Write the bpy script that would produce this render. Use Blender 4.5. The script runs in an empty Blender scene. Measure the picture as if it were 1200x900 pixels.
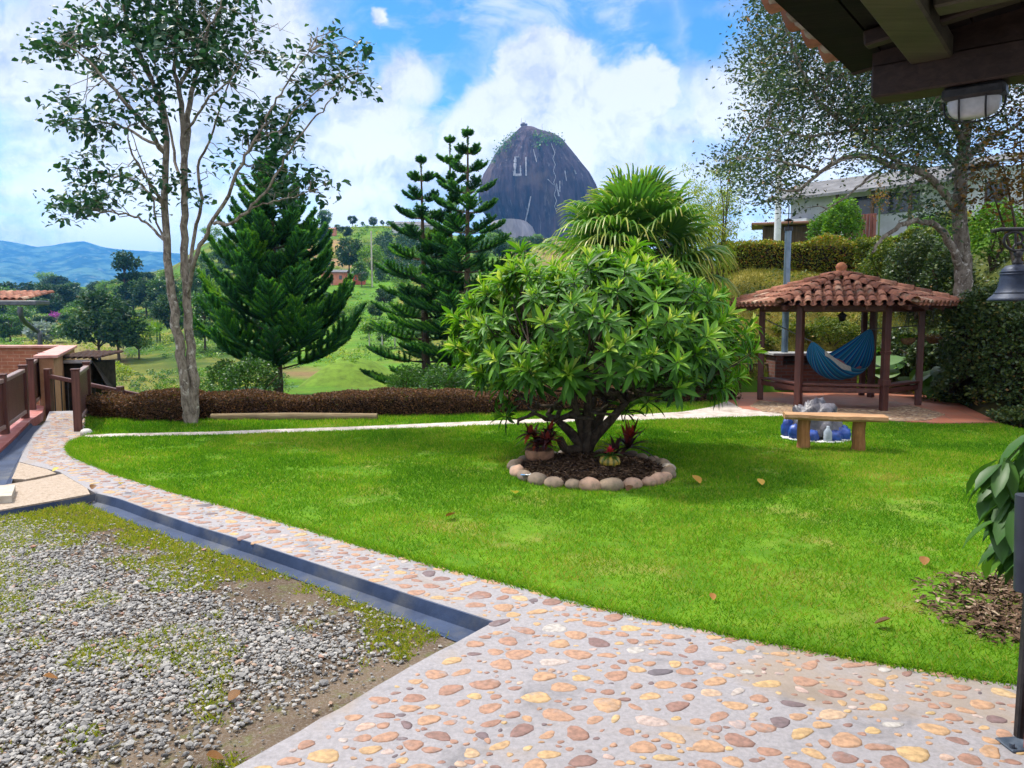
import bpy, math, random
import numpy as np
from mathutils import Vector
from mathutils.geometry import tessellate_polygon

rng = np.random.default_rng(11)
random.seed(11)
S = bpy.context.scene
COL = S.collection
PI = math.pi
R = math.radians

# ------------------------------------------------------------------ camera
CAM_H, FPX, HORIZON = 1.7, 906.0, 370.0          # metres; focal length and horizon row in 1200 x 900 px
PITCH = math.atan((450 - HORIZON) / FPX)
cam_d = bpy.data.cameras.new("camera")
cam = bpy.data.objects.new("camera", cam_d)
COL.objects.link(cam)
cam.location = (0, 0, CAM_H)
cam.rotation_euler = (PI / 2 - PITCH, 0, 0)
cam_d.sensor_width = 36
cam_d.lens = 36 * FPX / 1200
cam_d.clip_start = 0.05
cam_d.clip_end = 30000
S.camera = cam

# ------------------------------------------------------------------ render settings, exposure
S.view_settings.view_transform = 'Standard'
S.view_settings.look = 'None'
S.view_settings.gamma = 1
S.view_settings.use_curve_mapping = False
S.view_settings.exposure = 0.92
try:
    S.cycles.use_denoising = True
    S.cycles.denoiser = 'OPENIMAGEDENOISE'
    S.cycles.denoising_input_passes = 'RGB_ALBEDO_NORMAL'
except Exception:
    pass
S.cycles.max_bounces = 6
S.cycles.diffuse_bounces = 3
S.cycles.glossy_bounces = 2
S.cycles.transmission_bounces = 3
S.cycles.transparent_max_bounces = 4
S.cycles.volume_bounces = 0
S.cycles.sample_clamp_indirect = 4
S.cycles.use_adaptive_sampling = True
S.cycles.adaptive_threshold = 0.02


def ray(px, py):
    """direction (y = 1) of a pixel of the 1200 x 900 photograph"""
    c, s = math.cos(PITCH), math.sin(PITCH)
    dx, dv = px - 600, 450 - py
    d = np.array([dx, FPX * c + dv * s, -FPX * s + dv * c])
    return d / d[1]


def G(px, py, z=0.0):
    """pixel -> point on the plane at height z"""
    d = ray(px, py)
    t = (z - CAM_H) / d[2]
    return np.array([d[0] * t, t, z])


def D(px, py, Y):
    """pixel -> point at distance Y"""
    d = ray(px, py)
    return np.array([d[0] * Y, Y, CAM_H + d[2] * Y])


# ------------------------------------------------------------------ sun
SUN_EL, SUN_AZ = R(60), R(-62)                    # azimuth from +Y, negative towards the left
sun_dir = Vector((math.sin(SUN_AZ) * math.cos(SUN_EL), math.cos(SUN_AZ) * math.cos(SUN_EL), math.sin(SUN_EL)))
sun_d = bpy.data.lights.new("sun", 'SUN')
sun_d.energy = 3.3
sun_d.angle = R(4)
sun_d.color = (1.0, 0.95, 0.86)
sun = bpy.data.objects.new("sun", sun_d)
COL.objects.link(sun)
sun.location = (0, 0, 60)
sun.rotation_euler = (-sun_dir).to_track_quat('-Z', 'Y').to_euler()

# ------------------------------------------------------------------ sky with clouds (world)
W = bpy.data.worlds.new("World")
S.world = W
W.use_nodes = True
wt = W.node_tree
wt.nodes.clear()


class NT:
    """terse node graph helper"""
    def __init__(self, tree):
        self.t = tree

    def n(self, kind, **kw):
        nd = self.t.nodes.new(kind)
        for k, v in kw.items():
            setattr(nd, k, v)
        return nd

    def link(self, a, b):
        self.t.links.new(a, b)

    def put(self, sock, v):
        if hasattr(v, 'links') or isinstance(v, bpy.types.NodeSocket):
            self.link(v, sock)
        elif v is not None:
            sock.default_value = v

    def math(self, op, a, b=None, c=None, clamp=False):
        nd = self.n('ShaderNodeMath', operation=op, use_clamp=clamp)
        self.put(nd.inputs[0], a)
        if b is not None:
            self.put(nd.inputs[1], b)
        if c is not None:
            self.put(nd.inputs[2], c)
        return nd.outputs[0]

    def vmath(self, op, a, b=None, out=0):
        nd = self.n('ShaderNodeVectorMath', operation=op)
        self.put(nd.inputs[0], a)
        if b is not None:
            if op == 'SCALE':
                self.put(nd.inputs['Scale'], b)
            else:
                self.put(nd.inputs[1], b)
        return nd.outputs[out]

    def smooth(self, v, lo, hi, a=0.0, b=1.0):
        nd = self.n('ShaderNodeMapRange', interpolation_type='SMOOTHSTEP')
        self.put(nd.inputs[0], v)
        nd.inputs[1].default_value = lo
        nd.inputs[2].default_value = hi
        nd.inputs[3].default_value = a
        nd.inputs[4].default_value = b
        return nd.outputs[0]

    def noise(self, vec, scale, detail=4.0, rough=0.55, dist=0.0, out=0):
        nd = self.n('ShaderNodeTexNoise')
        if vec is not None:
            self.link(vec, nd.inputs['Vector'])
        nd.inputs['Scale'].default_value = scale
        nd.inputs['Detail'].default_value = detail
        nd.inputs['Roughness'].default_value = rough
        nd.inputs['Distortion'].default_value = dist
        return nd.outputs[out]

    def mix(self, f, a, b, blend='MIX'):
        nd = self.n('ShaderNodeMix', data_type='RGBA', blend_type=blend)
        self.put(nd.inputs[0], f)
        self.put(nd.inputs[6], (*a, 1) if isinstance(a, tuple) and len(a) == 3 else a)
        self.put(nd.inputs[7], (*b, 1) if isinstance(b, tuple) and len(b) == 3 else b)
        return nd.outputs[2]

    def ramp(self, f, stops, interp='LINEAR'):
        nd = self.n('ShaderNodeValToRGB')
        nd.color_ramp.interpolation = interp
        el = nd.color_ramp.elements
        while len(el) < len(stops):
            el.new(0.5)
        for e, (p, c) in zip(el, stops):
            e.position = p
            e.color = (*c, 1)
        self.link(f, nd.inputs[0])
        return nd.outputs[0]


w = NT(wt)
tc = w.n('ShaderNodeTexCoord').outputs['Generated']
dirn = w.vmath('NORMALIZE', tc)
sky = w.n('ShaderNodeTexSky', sky_type='NISHITA')
sky.sun_disc = False
sky.sun_elevation = SUN_EL
sky.sun_rotation = SUN_AZ
sky.altitude = 1900
sky.dust_density = 0.4
sky.ozone_density = 3.0
sep = w.n('ShaderNodeSeparateXYZ')
w.link(dirn, sep.inputs[0])
zz = w.math('ADD', w.math('MAXIMUM', sep.outputs[2], 0.0), 0.22)
comb = w.n('ShaderNodeCombineXYZ')
w.link(w.math('DIVIDE', sep.outputs[0], zz), comb.inputs[0])
w.link(w.math('DIVIDE', sep.outputs[1], zz), comb.inputs[1])
plane = comb.outputs[0]
sheet = w.noise(plane, 1.7, 8, 0.58, 0.5)                 # broken high sheet
wisp = w.noise(plane, 4.5, 9, 0.62, 0.9)
puffn = w.noise(dirn, 9.0, 9, 0.6, 0.2)                    # cumulus edges
puffc = w.noise(dirn, 16.0, 7, 0.58, 0.3, out=1)
warp = w.vmath('SCALE', w.vmath('SUBTRACT', puffc, (0.5, 0.5, 0.5)), 0.075)
wdir = w.vmath('ADD', dirn, warp)


def skydir(px, py):
    d = ray(px, py)
    return tuple(d / np.linalg.norm(d))


def blob(px, py, rad, soft):
    dd = w.vmath('DISTANCE', wdir, skydir(px, py), out=1)
    return w.smooth(dd, rad, rad * soft, 0.0, 1.0)


def union(vals):
    o = vals[0]
    for v in vals[1:]:
        o = w.math('MAXIMUM', o, v)
    return o


holes = union([blob(*h) for h in ((430, 25, .10, .3), (530, 15, .12, .3), (650, 30, .12, .35), (740, 35, .11, .3),
                                   (840, 10, .09, .3), (525, 125, .05, .35), (535, 95, .05, .3), (600, 95, .06, .3), (690, 85, .045, .4),
                                   (60, 10, .07, .3), (95, 25, .06, .3), (-100, 140, .10, .3), (1030, -120, .2, .2))])
cum = union([blob(*h) for h in ((640, 105, .075, .72), (600, 150, .085, .7), (745, 112, .060, .7), (715, 135, .075, .7), (560, 170, .07, .6),
                                (690, 165, .10, .6), (430, 150, .08, .5), (440, 22, .016, .4), (850, 130, .06, .5), (470, 185, .06, .5), (470, 95, .05, .4), (640, 175, .1, .5),
                                (120, 20, .10, .6), (300, 40, .11, .5), (60, 70, .10, .5), (130, 265, .12, .4), (420, 235, .08, .5))])
base_cov = w.smooth(sheet, 0.32, 0.56, 0.62, 1.0)
cov = w.math('SUBTRACT', base_cov, w.math('MULTIPLY', holes, w.smooth(wisp, 0.40, 0.66, 0.95, 0.35)))
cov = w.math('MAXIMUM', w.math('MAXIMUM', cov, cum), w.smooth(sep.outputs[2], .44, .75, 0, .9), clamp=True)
def billow(scale, off, gain):
    # cloud relief: density here against density a little nearer the sun
    a = w.noise(wdir, scale, 7, 0.6, 0.2)
    b = w.noise(w.vmath('ADD', wdir, off), scale, 7, 0.6, 0.2)
    return w.math('MULTIPLY', w.math('SUBTRACT', a, b), gain)


relief = w.math('ADD', billow(6.0, (-.022, 0, .030), 2.6), billow(15.0, (-.009, 0, .012), 2.4))
big = w.smooth(w.noise(wdir, 3.6, 6, 0.58, 0.3), 0.38, 0.62, 0.22, 0.98)
shade = w.math('ADD', w.math('ADD', big, w.math('MULTIPLY', cum, 0.30)), relief, clamp=True)
cloud = w.mix(shade, (2.8, 3.2, 4.5), (6.0, 6.0, 6.1))
cloud = w.mix(w.smooth(sep.outputs[2], .44, .75), cloud, (13.0, 13.0, 13.5))     # bright cloud added above the frame to lift the ambient light
skyc = w.mix(1.0, sky.outputs[0], (0.50, 1.0, 1.25), 'MULTIPLY')
low = w.math('MULTIPLY_ADD', w.smooth(sep.outputs[2], .02, .30, 1.0, 0.0), 0.75, 1.0)      # brighter towards the horizon
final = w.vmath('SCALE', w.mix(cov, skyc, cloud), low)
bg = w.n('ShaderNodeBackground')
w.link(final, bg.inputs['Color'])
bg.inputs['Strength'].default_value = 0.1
wo = w.n('ShaderNodeOutputWorld')
w.link(bg.outputs[0], wo.inputs['Surface'])

# ------------------------------------------------------------------ helpers: noise, meshes, things


def _hash(i, j, k=0):
    h = (i * 374761393 + j * 668265263 + k * 974634777) & 0xffffffff
    h = ((h ^ (h >> 13)) * 1274126177) & 0xffffffff
    return ((h ^ (h >> 16)) & 0xffff) / 65535.0


def vnoise(x, y, scale=1.0, octaves=4, seed=0):
    """value noise, roughly 0..1"""
    x = np.asarray(x, float) / scale
    y = np.asarray(y, float) / scale
    tot, amp, norm = 0, 1.0, 0
    for o in range(octaves):
        xi, yi = np.floor(x).astype(np.int64), np.floor(y).astype(np.int64)
        fx, fy = x - xi, y - yi
        fx, fy = fx * fx * (3 - 2 * fx), fy * fy * (3 - 2 * fy)
        s = seed + o * 17
        v = (_hash(xi, yi, s) * (1 - fx) + _hash(xi + 1, yi, s) * fx) * (1 - fy) + \
            (_hash(xi, yi + 1, s) * (1 - fx) + _hash(xi + 1, yi + 1, s) * fx) * fy
        tot = tot + amp * v
        norm += amp
        amp *= 0.5
        x, y = x * 2.03 + 11.3, y * 2.03 + 5.7
    return tot / norm


def unit(v):
    v = np.asarray(v, float)
    return v / np.maximum(np.linalg.norm(v, axis=-1, keepdims=True), 1e-9)


def rand_dirs(n):
    return unit(rng.normal(size=(n, 3)))


BASE = {}


class Geo:
    """collects geometry in world coordinates; build() links it as ONE mesh object"""
    def __init__(self):
        self.v, self.t, self.c, self.f, self.n = [], [], [], [], 0

    def add(self, v, f, mat=0, tint=0.5, smooth=True):
        v = np.asarray(v, float).reshape(-1, 3)
        f = np.asarray(f, np.int64)
        if len(v) == 0 or len(f) == 0:
            return
        self.v.append(v)
        self.t.append(np.broadcast_to(np.asarray(tint, float), (len(v),)))
        self.f.append((f + self.n, mat, smooth))
        self.n += len(v)

    def build(self, name, mats, parent=None, origin=None, color=None):
        me = bpy.data.meshes.new(name)
        v = np.concatenate(self.v)
        org = np.array(BASE[parent.name]) if parent is not None else (np.zeros(3) if origin is None else np.asarray(origin, float))
        v = v - org
        me.vertices.add(len(v))
        me.vertices.foreach_set('co', v.astype(np.float32).ravel())
        loops = np.concatenate([f.ravel() for f, _, _ in self.f])
        tot = np.concatenate([np.full(len(f), f.shape[1]) for f, _, _ in self.f])
        mi = np.concatenate([np.full(len(f), m) for f, m, _ in self.f])
        sm = np.concatenate([np.full(len(f), s) for f, _, s in self.f])
        me.loops.add(len(loops))
        me.loops.foreach_set('vertex_index', loops.astype(np.int32))
        me.polygons.add(len(tot))
        me.polygons.foreach_set('loop_start', np.concatenate([[0], np.cumsum(tot)[:-1]]).astype(np.int32))
        me.polygons.foreach_set('material_index', mi.astype(np.int32))
        me.polygons.foreach_set('use_smooth', sm.astype(bool))
        a = me.attributes.new('tint', 'FLOAT', 'POINT')
        a.data.foreach_set('value', np.concatenate(self.t).astype(np.float32))
        if color is not None:
            a = me.attributes.new('cover', 'FLOAT_COLOR', 'POINT')
            a.data.foreach_set('color', np.asarray(color, np.float32).ravel())
        me.update(calc_edges=True)
        for m in (mats if isinstance(mats, (list, tuple)) else [mats]):
            me.materials.append(m)
        o = bpy.data.objects.new(name, me)
        COL.objects.link(o)
        if parent is not None:
            o.parent = parent
            BASE[o.name] = tuple(org)
        else:
            o.location = org
            BASE[o.name] = tuple(org)
        return o

    # ---- shapes
    def box(self, c, size, yaw=0.0, mat=0, tint=0.5, axes=None):
        s = np.array(size) / 2
        q = np.array([[x, y, z] for x in (-1, 1) for y in (-1, 1) for z in (-1, 1)], float) * s
        if axes is not None:
            q = q @ np.array(axes, float)
        elif yaw:
            cy, sy = math.cos(yaw), math.sin(yaw)
            q = np.stack([q[:, 0] * cy - q[:, 1] * sy, q[:, 0] * sy + q[:, 1] * cy, q[:, 2]], 1)
        f = [[0, 1, 3, 2], [4, 6, 7, 5], [0, 4, 5, 1], [2, 3, 7, 6], [0, 2, 6, 4], [1, 5, 7, 3]]
        self.add(q + np.array(c), f, mat, tint, False)

    def rbox(self, c, size, yaw=0.0, r=0.01, mat=0, tint=0.5, axes=None):
        """box with chamfered edges"""
        s = np.array(size, float) / 2
        r = min(r, s.min() * 0.9)
        pts, idx = [], {}
        for sx in (-1, 1):
            for sy in (-1, 1):
                for sz in (-1, 1):
                    for ax in range(3):
                        p = np.array([sx, sy, sz]) * (s - r)
                        p[ax] += r * (sx, sy, sz)[ax]
                        idx[(sx, sy, sz, ax)] = len(pts)
                        pts.append(p)
        f4, f3 = [], []
        for ax in range(3):
            o1, o2 = [a for a in range(3) if a != ax]
            for sg in (-1, 1):
                def key(a, b):
                    k = [0, 0, 0]
                    k[ax], k[o1], k[o2] = sg, a, b
                    return idx[(*k, ax)]
                f4.append([key(-1, -1), key(1, -1), key(1, 1), key(-1, 1)])
        for ax in range(3):
            o1, o2 = [a for a in range(3) if a != ax]
            for a in (-1, 1):
                for b in (-1, 1):
                    def key(t, fa):
                        k = [0, 0, 0]
                        k[ax], k[o1], k[o2] = t, a, b
                        return idx[(*k, fa)]
                    f4.append([key(-1, o1), key(1, o1), key(1, o2), key(-1, o2)])
        for sx in (-1, 1):
            for sy in (-1, 1):
                for sz in (-1, 1):
                    f3.append([idx[(sx, sy, sz, 0)], idx[(sx, sy, sz, 1)], idx[(sx, sy, sz, 2)]])
        q = np.array(pts)
        if axes is not None:
            q = q @ np.array(axes, float)
        elif yaw:
            cy, sy = math.cos(yaw), math.sin(yaw)
            q = np.stack([q[:, 0] * cy - q[:, 1] * sy, q[:, 0] * sy + q[:, 1] * cy, q[:, 2]], 1)
        q = q + np.array(c)
        self.add(q, f4, mat, tint, False)
        self.f.append((np.array(f3) + self.n - len(q), mat, False))

    def beam(self, a, b, wdt, hgt, mat=0, tint=0.5, r=0.008, up=(0, 0, 1)):
        """rectangular bar from a to b"""
        a, b = np.array(a, float), np.array(b, float)
        x = b - a
        L = np.linalg.norm(x)
        x = x / L
        y = np.cross(up, x)
        if np.linalg.norm(y) < 1e-6:
            y = np.cross((0, 1, 0), x)
        y = unit(y)
        z = np.cross(x, y)
        self.rbox((a + b) / 2, (L, wdt, hgt), axes=np.array([x, y, z]), r=r, mat=mat, tint=tint)

    def tube(self, pts, rad, seg=8, mat=0, tint=0.5, cap=True):
        p = np.asarray(pts, float)
        n = len(p)
        rad = np.broadcast_to(np.asarray(rad, float), (n,))
        tan = unit(np.gradient(p, axis=0))
        nrm = np.cross(tan[0], (0.3, 0.5, 0.81))
        if np.linalg.norm(nrm) < 0.1:
            nrm = np.cross(tan[0], (1, 0, 0))
        nrm = unit(nrm)
        ang = np.linspace(0, 2 * PI, seg, endpoint=False)
        V = []
        for i in range(n):
            nrm = unit(nrm - tan[i] * np.dot(nrm, tan[i]))
            bi = np.cross(tan[i], nrm)
            V.append(p[i] + rad[i] * (np.cos(ang)[:, None] * nrm + np.sin(ang)[:, None] * bi))
        V = np.concatenate(V)
        i = np.arange(n - 1)[:, None] * seg
        j = np.arange(seg)[None]
        k = (j + 1) % seg
        F = np.stack([i + j, i + k, i + seg + k, i + seg + j], -1).reshape(-1, 4)
        self.add(V, F, mat, np.repeat(np.broadcast_to(tint, (n,)), seg) if np.ndim(tint) else tint, True)
        if cap:
            for s, rev in ((0, True), (n - 1, False)):
                c = p[s]
                ring = V[s * seg:(s + 1) * seg]
                fv = np.concatenate([ring, [c]])
                ff = [[a, (a + 1) % seg, seg] if not rev else [(a + 1) % seg, a, seg] for a in range(seg)]
                self.add(fv, ff, mat, float(np.mean(tint)), False)

    def lathe(self, prof, c, seg=24, mat=0, tint=0.5):
        prof = np.asarray(prof, float)
        n = len(prof)
        ang = np.linspace(0, 2 * PI, seg, endpoint=False)
        V = np.stack([prof[:, 0, None] * np.cos(ang), prof[:, 0, None] * np.sin(ang), np.repeat(prof[:, 1, None], seg, 1)], -1).reshape(-1, 3)
        i = np.arange(n - 1)[:, None] * seg
        j = np.arange(seg)[None]
        k = (j + 1) % seg
        F = np.stack([i + j, i + k, i + seg + k, i + seg + j], -1).reshape(-1, 4)
        self.add(V + np.array(c), F, mat, tint, True)

    def grid(self, P, mat=0, tint=0.5, smooth=True):
        """P: (n, m, 3) sheet of points"""
        n, m = P.shape[:2]
        i = np.arange(n - 1)[:, None] * m
        j = np.arange(m - 1)[None]
        F = np.stack([i + j, i + j + 1, i + m + j + 1, i + m + j], -1).reshape(-1, 4)
        self.add(P.reshape(-1, 3), F, mat, np.asarray(tint).ravel() if np.ndim(tint) else tint, smooth)

    def slab(self, poly, ztop, zbot, mat=0, side=None, tint=0.5):
        """flat polygon with thickness; poly (n, 2)"""
        p = [Vector((a[0], a[1], 0)) for a in poly]
        tri = np.array(tessellate_polygon([p]))
        xy = np.array([[a[0], a[1]] for a in poly])
        top = np.column_stack([xy, np.full(len(xy), ztop)])
        e1, e2 = xy[tri[:, 1]] - xy[tri[:, 0]], xy[tri[:, 2]] - xy[tri[:, 0]]
        cr = e1[:, 0] * e2[:, 1] - e1[:, 1] * e2[:, 0]
        tri[cr < 0] = tri[cr < 0][:, ::-1]
        self.add(top, tri, mat, tint, False)
        n = len(xy)
        bot = np.column_stack([xy, np.full(n, zbot)])
        F = [[i, (i + 1) % n, n + (i + 1) % n, n + i] for i in range(n)]
        self.add(np.concatenate([top, bot]), F, mat if side is None else side, tint, False)

    def leaves(self, tmpl, pos, ax, nrm, scale, tint, mat=0, width=1.0):
        """many copies of a leaf template (verts, faces): x = along, y = across, z = up"""
        tv, tf = tmpl
        pos = np.asarray(pos, float)
        N = len(pos)
        if N == 0:
            return
        X = unit(np.broadcast_to(ax, (N, 3)))
        Y = unit(np.cross(np.broadcast_to(nrm, (N, 3)), X))
        Z = np.cross(X, Y)
        s = np.broadcast_to(np.asarray(scale, float), (N,))[:, None, None]
        wd = np.broadcast_to(np.asarray(width, float), (N,))[:, None, None]
        V = pos[:, None] + s * (tv[None, :, 0:1] * X[:, None] + wd * tv[None, :, 1:2] * Y[:, None] + tv[None, :, 2:3] * Z[:, None])
        k = len(tv)
        F = (tf[None] + (np.arange(N) * k)[:, None, None]).reshape(-1, tf.shape[1])
        self.add(V.reshape(-1, 3), F, mat, np.repeat(np.broadcast_to(np.asarray(tint, float), (N,)), k), True)


def A(x):
    return np.array(x, float)


LEAF_QUAD = (A([[0, 0, 0], [.5, -.5, .06], [1, 0, 0], [.5, .5, .06]]), np.array([[0, 1, 2, 3]]))
LEAF_FOLD = (A([[0, 0, 0], [.35, -.5, .10], [.75, -.36, .06], [1, 0, -.06], [.75, .36, .06], [.35, .5, .10], [.4, 0, 0]]),
             np.array([[0, 1, 2, 6], [6, 2, 3, 3], [0, 6, 4, 5], [6, 3, 4, 4]])[:, :4])
LEAF_FOLD = (A([[0, 0, 0], [.4, -.5, .12], [.8, -.3, .02], [1, 0, -.1], [.8, .3, .02], [.4, .5, .12], [.45, 0, .0], [.8, 0, -.04]]),
             np.array([[0, 1, 6, 6], [1, 2, 7, 6], [2, 3, 7, 7], [0, 6, 5, 5], [5, 6, 7, 4], [4, 7, 3, 3]]))
# degenerate quads above become triangles: write them as triangles
_t = []
for q in LEAF_FOLD[1]:
    q = list(dict.fromkeys(q))
    _t += [q] if len(q) == 3 else [[q[0], q[1], q[2]], [q[0], q[2], q[3]]]
LEAF_FOLD = (LEAF_FOLD[0], np.array(_t))


def lance(n=4, fold=0.12, droop=0.25):
    """long pointed leaf, folded along the midrib, tip drooping"""
    xs = np.linspace(0, 1, n + 1)
    V, F = [], []
    for x in xs:
        wv = 0.5 * (math.sin(PI * min(x * 0.9 + 0.06, 1)) ** 0.8) if 0 < x < 1 else (0.12 if x == 0 else 0.0)
        z = 0.15 * x - droop * x * x
        V += [[x, -wv, z + fold * wv], [x, 0, z], [x, wv, z + fold * wv]]
    for i in range(n):
        a = i * 3
        F += [[a, a + 3, a + 4, a + 1], [a + 1, a + 4, a + 5, a + 2]]
    return A(V), np.array(F)


LANCE4, LANCE3 = lance(4), lance(3, 0.3, 0.35)
NEEDLE = (A([[0, -.5, 0], [0, .5, 0], [1, 0, 0]]), np.array([[0, 1, 2]]))


def mark(o, label=None, cat=None, group=None, kind=None):
    if label:
        o['label'] = label
    if cat:
        o['category'] = cat
    if group:
        o['group'] = group
    if kind:
        o['kind'] = kind
    return o


def thing(name, label, cat, base, group=None):
    o = bpy.data.objects.new(name, None)
    o.empty_display_size = 0.2
    COL.objects.link(o)
    o.location = tuple(base)
    BASE[o.name] = tuple(base)
    return mark(o, label, cat, group)


def kids(o):
    return [c for c in bpy.data.objects if c.parent == o]


def copy_thing(root, loc, rz=0.0, sc=1.0, label=None, group=None, tree=None):
    r = root.copy()
    COL.objects.link(r)
    r.location = tuple(loc)
    r.rotation_euler = (0, 0, rz)
    r.scale = (sc, sc, sc) if np.isscalar(sc) else sc
    if label:
        r['label'] = label
    if group:
        r['group'] = group
    for ch in (tree if tree is not None else kids(root)):
        c = ch.copy()
        COL.objects.link(c)
        c.parent = r
    return r


# ------------------------------------------------------------------ materials
def new_mat(name):
    m = bpy.data.materials.new(name)
    m.use_nodes = True
    m.node_tree.nodes.clear()
    g = NT(m.node_tree)
    out = g.n('ShaderNodeOutputMaterial')
    return m, g, out


def principled(g, out, color, rough=0.8, spec=0.3, bump=None, bump_d=0.01, bump_s=0.5, metal=0.0):
    p = g.n('ShaderNodeBsdfPrincipled')
    g.put(p.inputs['Base Color'], (*color, 1) if isinstance(color, tuple) else color)
    g.put(p.inputs['Roughness'], rough)
    p.inputs['Specular IOR Level'].default_value = spec
    p.inputs['Metallic'].default_value = metal
    if bump is not None:
        b = g.n('ShaderNodeBump')
        b.inputs['Strength'].default_value = bump_s
        b.inputs['Distance'].default_value = bump_d
        g.link(bump, b.inputs['Height'])
        g.link(b.outputs[0], p.inputs['Normal'])
    g.link(p.outputs[0], out.inputs['Surface'])
    return p


def obj_co(g):
    return g.n('ShaderNodeTexCoord').outputs['Object']


def world_co(g):
    return g.n('ShaderNodeNewGeometry').outputs['Position']


def tint_of(g):
    return g.n('ShaderNodeAttribute', attribute_name='tint').outputs['Fac']


def mat_leaf(name, stops, trans=0.35, rough=0.45, spec=0.35, patch=None):
    """leaf: colour from the leaf's own tint, part of the light passes through"""
    m, g, out = new_mat(name)
    col = g.ramp(tint_of(g), stops)
    if patch:
        scale, c2, lo, hi = patch
        col = g.mix(g.smooth(g.noise(world_co(g), scale, 3), lo, hi), col, c2)
    p = g.n('ShaderNodeBsdfPrincipled')
    g.link(col, p.inputs['Base Color'])
    p.inputs['Roughness'].default_value = rough
    p.inputs['Specular IOR Level'].default_value = spec
    t = g.n('ShaderNodeBsdfTranslucent')
    tcol = g.mix(1.0, col, (1.25, 1.3, 0.6), 'MULTIPLY')
    g.link(tcol, t.inputs['Color'])
    mx = g.n('ShaderNodeMixShader')
    mx.inputs[0].default_value = trans
    g.link(p.outputs[0], mx.inputs[1])
    g.link(t.outputs[0], mx.inputs[2])
    g.link(mx.outputs[0], out.inputs['Surface'])
    return m


def mat_noise(name, c1, c2, scale=4.0, rough=0.8, spec=0.25, bump=0.01, bscale=None, c3=None, stretch=None, detail=6, metal=0.0, lo=.35, hi=.65):
    """two or three colours broken by noise, fine bump"""
    m, g, out = new_mat(name)
    co = obj_co(g)
    if stretch:
        mp = g.n('ShaderNodeMapping')
        mp.inputs['Scale'].default_value = stretch
        g.link(co, mp.inputs[0])
        co = mp.outputs[0]
    n1 = g.noise(co, scale, detail, 0.6)
    col = g.mix(g.smooth(n1, lo, hi), c1, c2)
    if c3:
        col = g.mix(g.smooth(g.noise(co, scale * 0.37, 5, 0.65), 0.5, 0.7), col, c3)
    principled(g, out, col, rough, spec, g.noise(co, bscale or scale * 6, 5, 0.6), bump, 0.6, metal)
    return m


def mat_tint(name, stops, rough=0.8, spec=0.25, scale=20.0, bump=0.003, var=0.25, interp='LINEAR', dirt=None):
    """colour by the piece's own tint, mottled"""
    m, g, out = new_mat(name)
    co = obj_co(g)
    col = g.ramp(tint_of(g), stops, interp)
    nz = g.noise(co, scale, 5, 0.6)
    col = g.mix(g.smooth(nz, 0.3, 0.7, 0, var), col, (0.03, 0.028, 0.025))
    if dirt:
        col = g.mix(g.smooth(g.noise(co, dirt[0], 5, 0.65), dirt[2], dirt[3]), col, dirt[1])
    principled(g, out, col, rough, spec, nz, bump, 0.6)
    return m


def mat_bark(name, c1, c2, c3, scale=9.0, bump=0.02):
    m, g, out = new_mat(name)
    co = obj_co(g)
    mp = g.n('ShaderNodeMapping')
    mp.inputs['Scale'].default_value = (1, 1, 0.45)
    g.link(co, mp.inputs[0])
    n1 = g.noise(mp.outputs[0], scale, 8, 0.7, 0.4)
    n2 = g.noise(co, scale * 0.6, 6, 0.65, 0.3)
    col = g.mix(g.smooth(n1, .35, .62), c1, c2)
    col = g.mix(g.smooth(n2, .55, .66), col, c3)
    principled(g, out, col, 0.9, 0.15, n1, bump, 0.9)
    return m


def mat_wood(name, c1, c2, axis=0, scale=6.0, rough=0.6, spec=0.3):
    m, g, out = new_mat(name)
    co = obj_co(g)
    mp = g.n('ShaderNodeMapping')
    s = [8.0, 8.0, 8.0]
    s[axis] = 0.6
    mp.inputs['Scale'].default_value = s
    g.link(co, mp.inputs[0])
    n1 = g.noise(mp.outputs[0], scale, 6, 0.65, 0.6)
    n2 = g.noise(co, 2.3, 4)
    col = g.mix(g.smooth(n1, .3, .7), c1, c2)
    col = g.mix(g.smooth(n2, .45, .75, 0, .45), col, tuple(x * .45 for x in c1))
    principled(g, out, col, rough, spec, n1, 0.004, 0.5)
    return m

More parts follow.
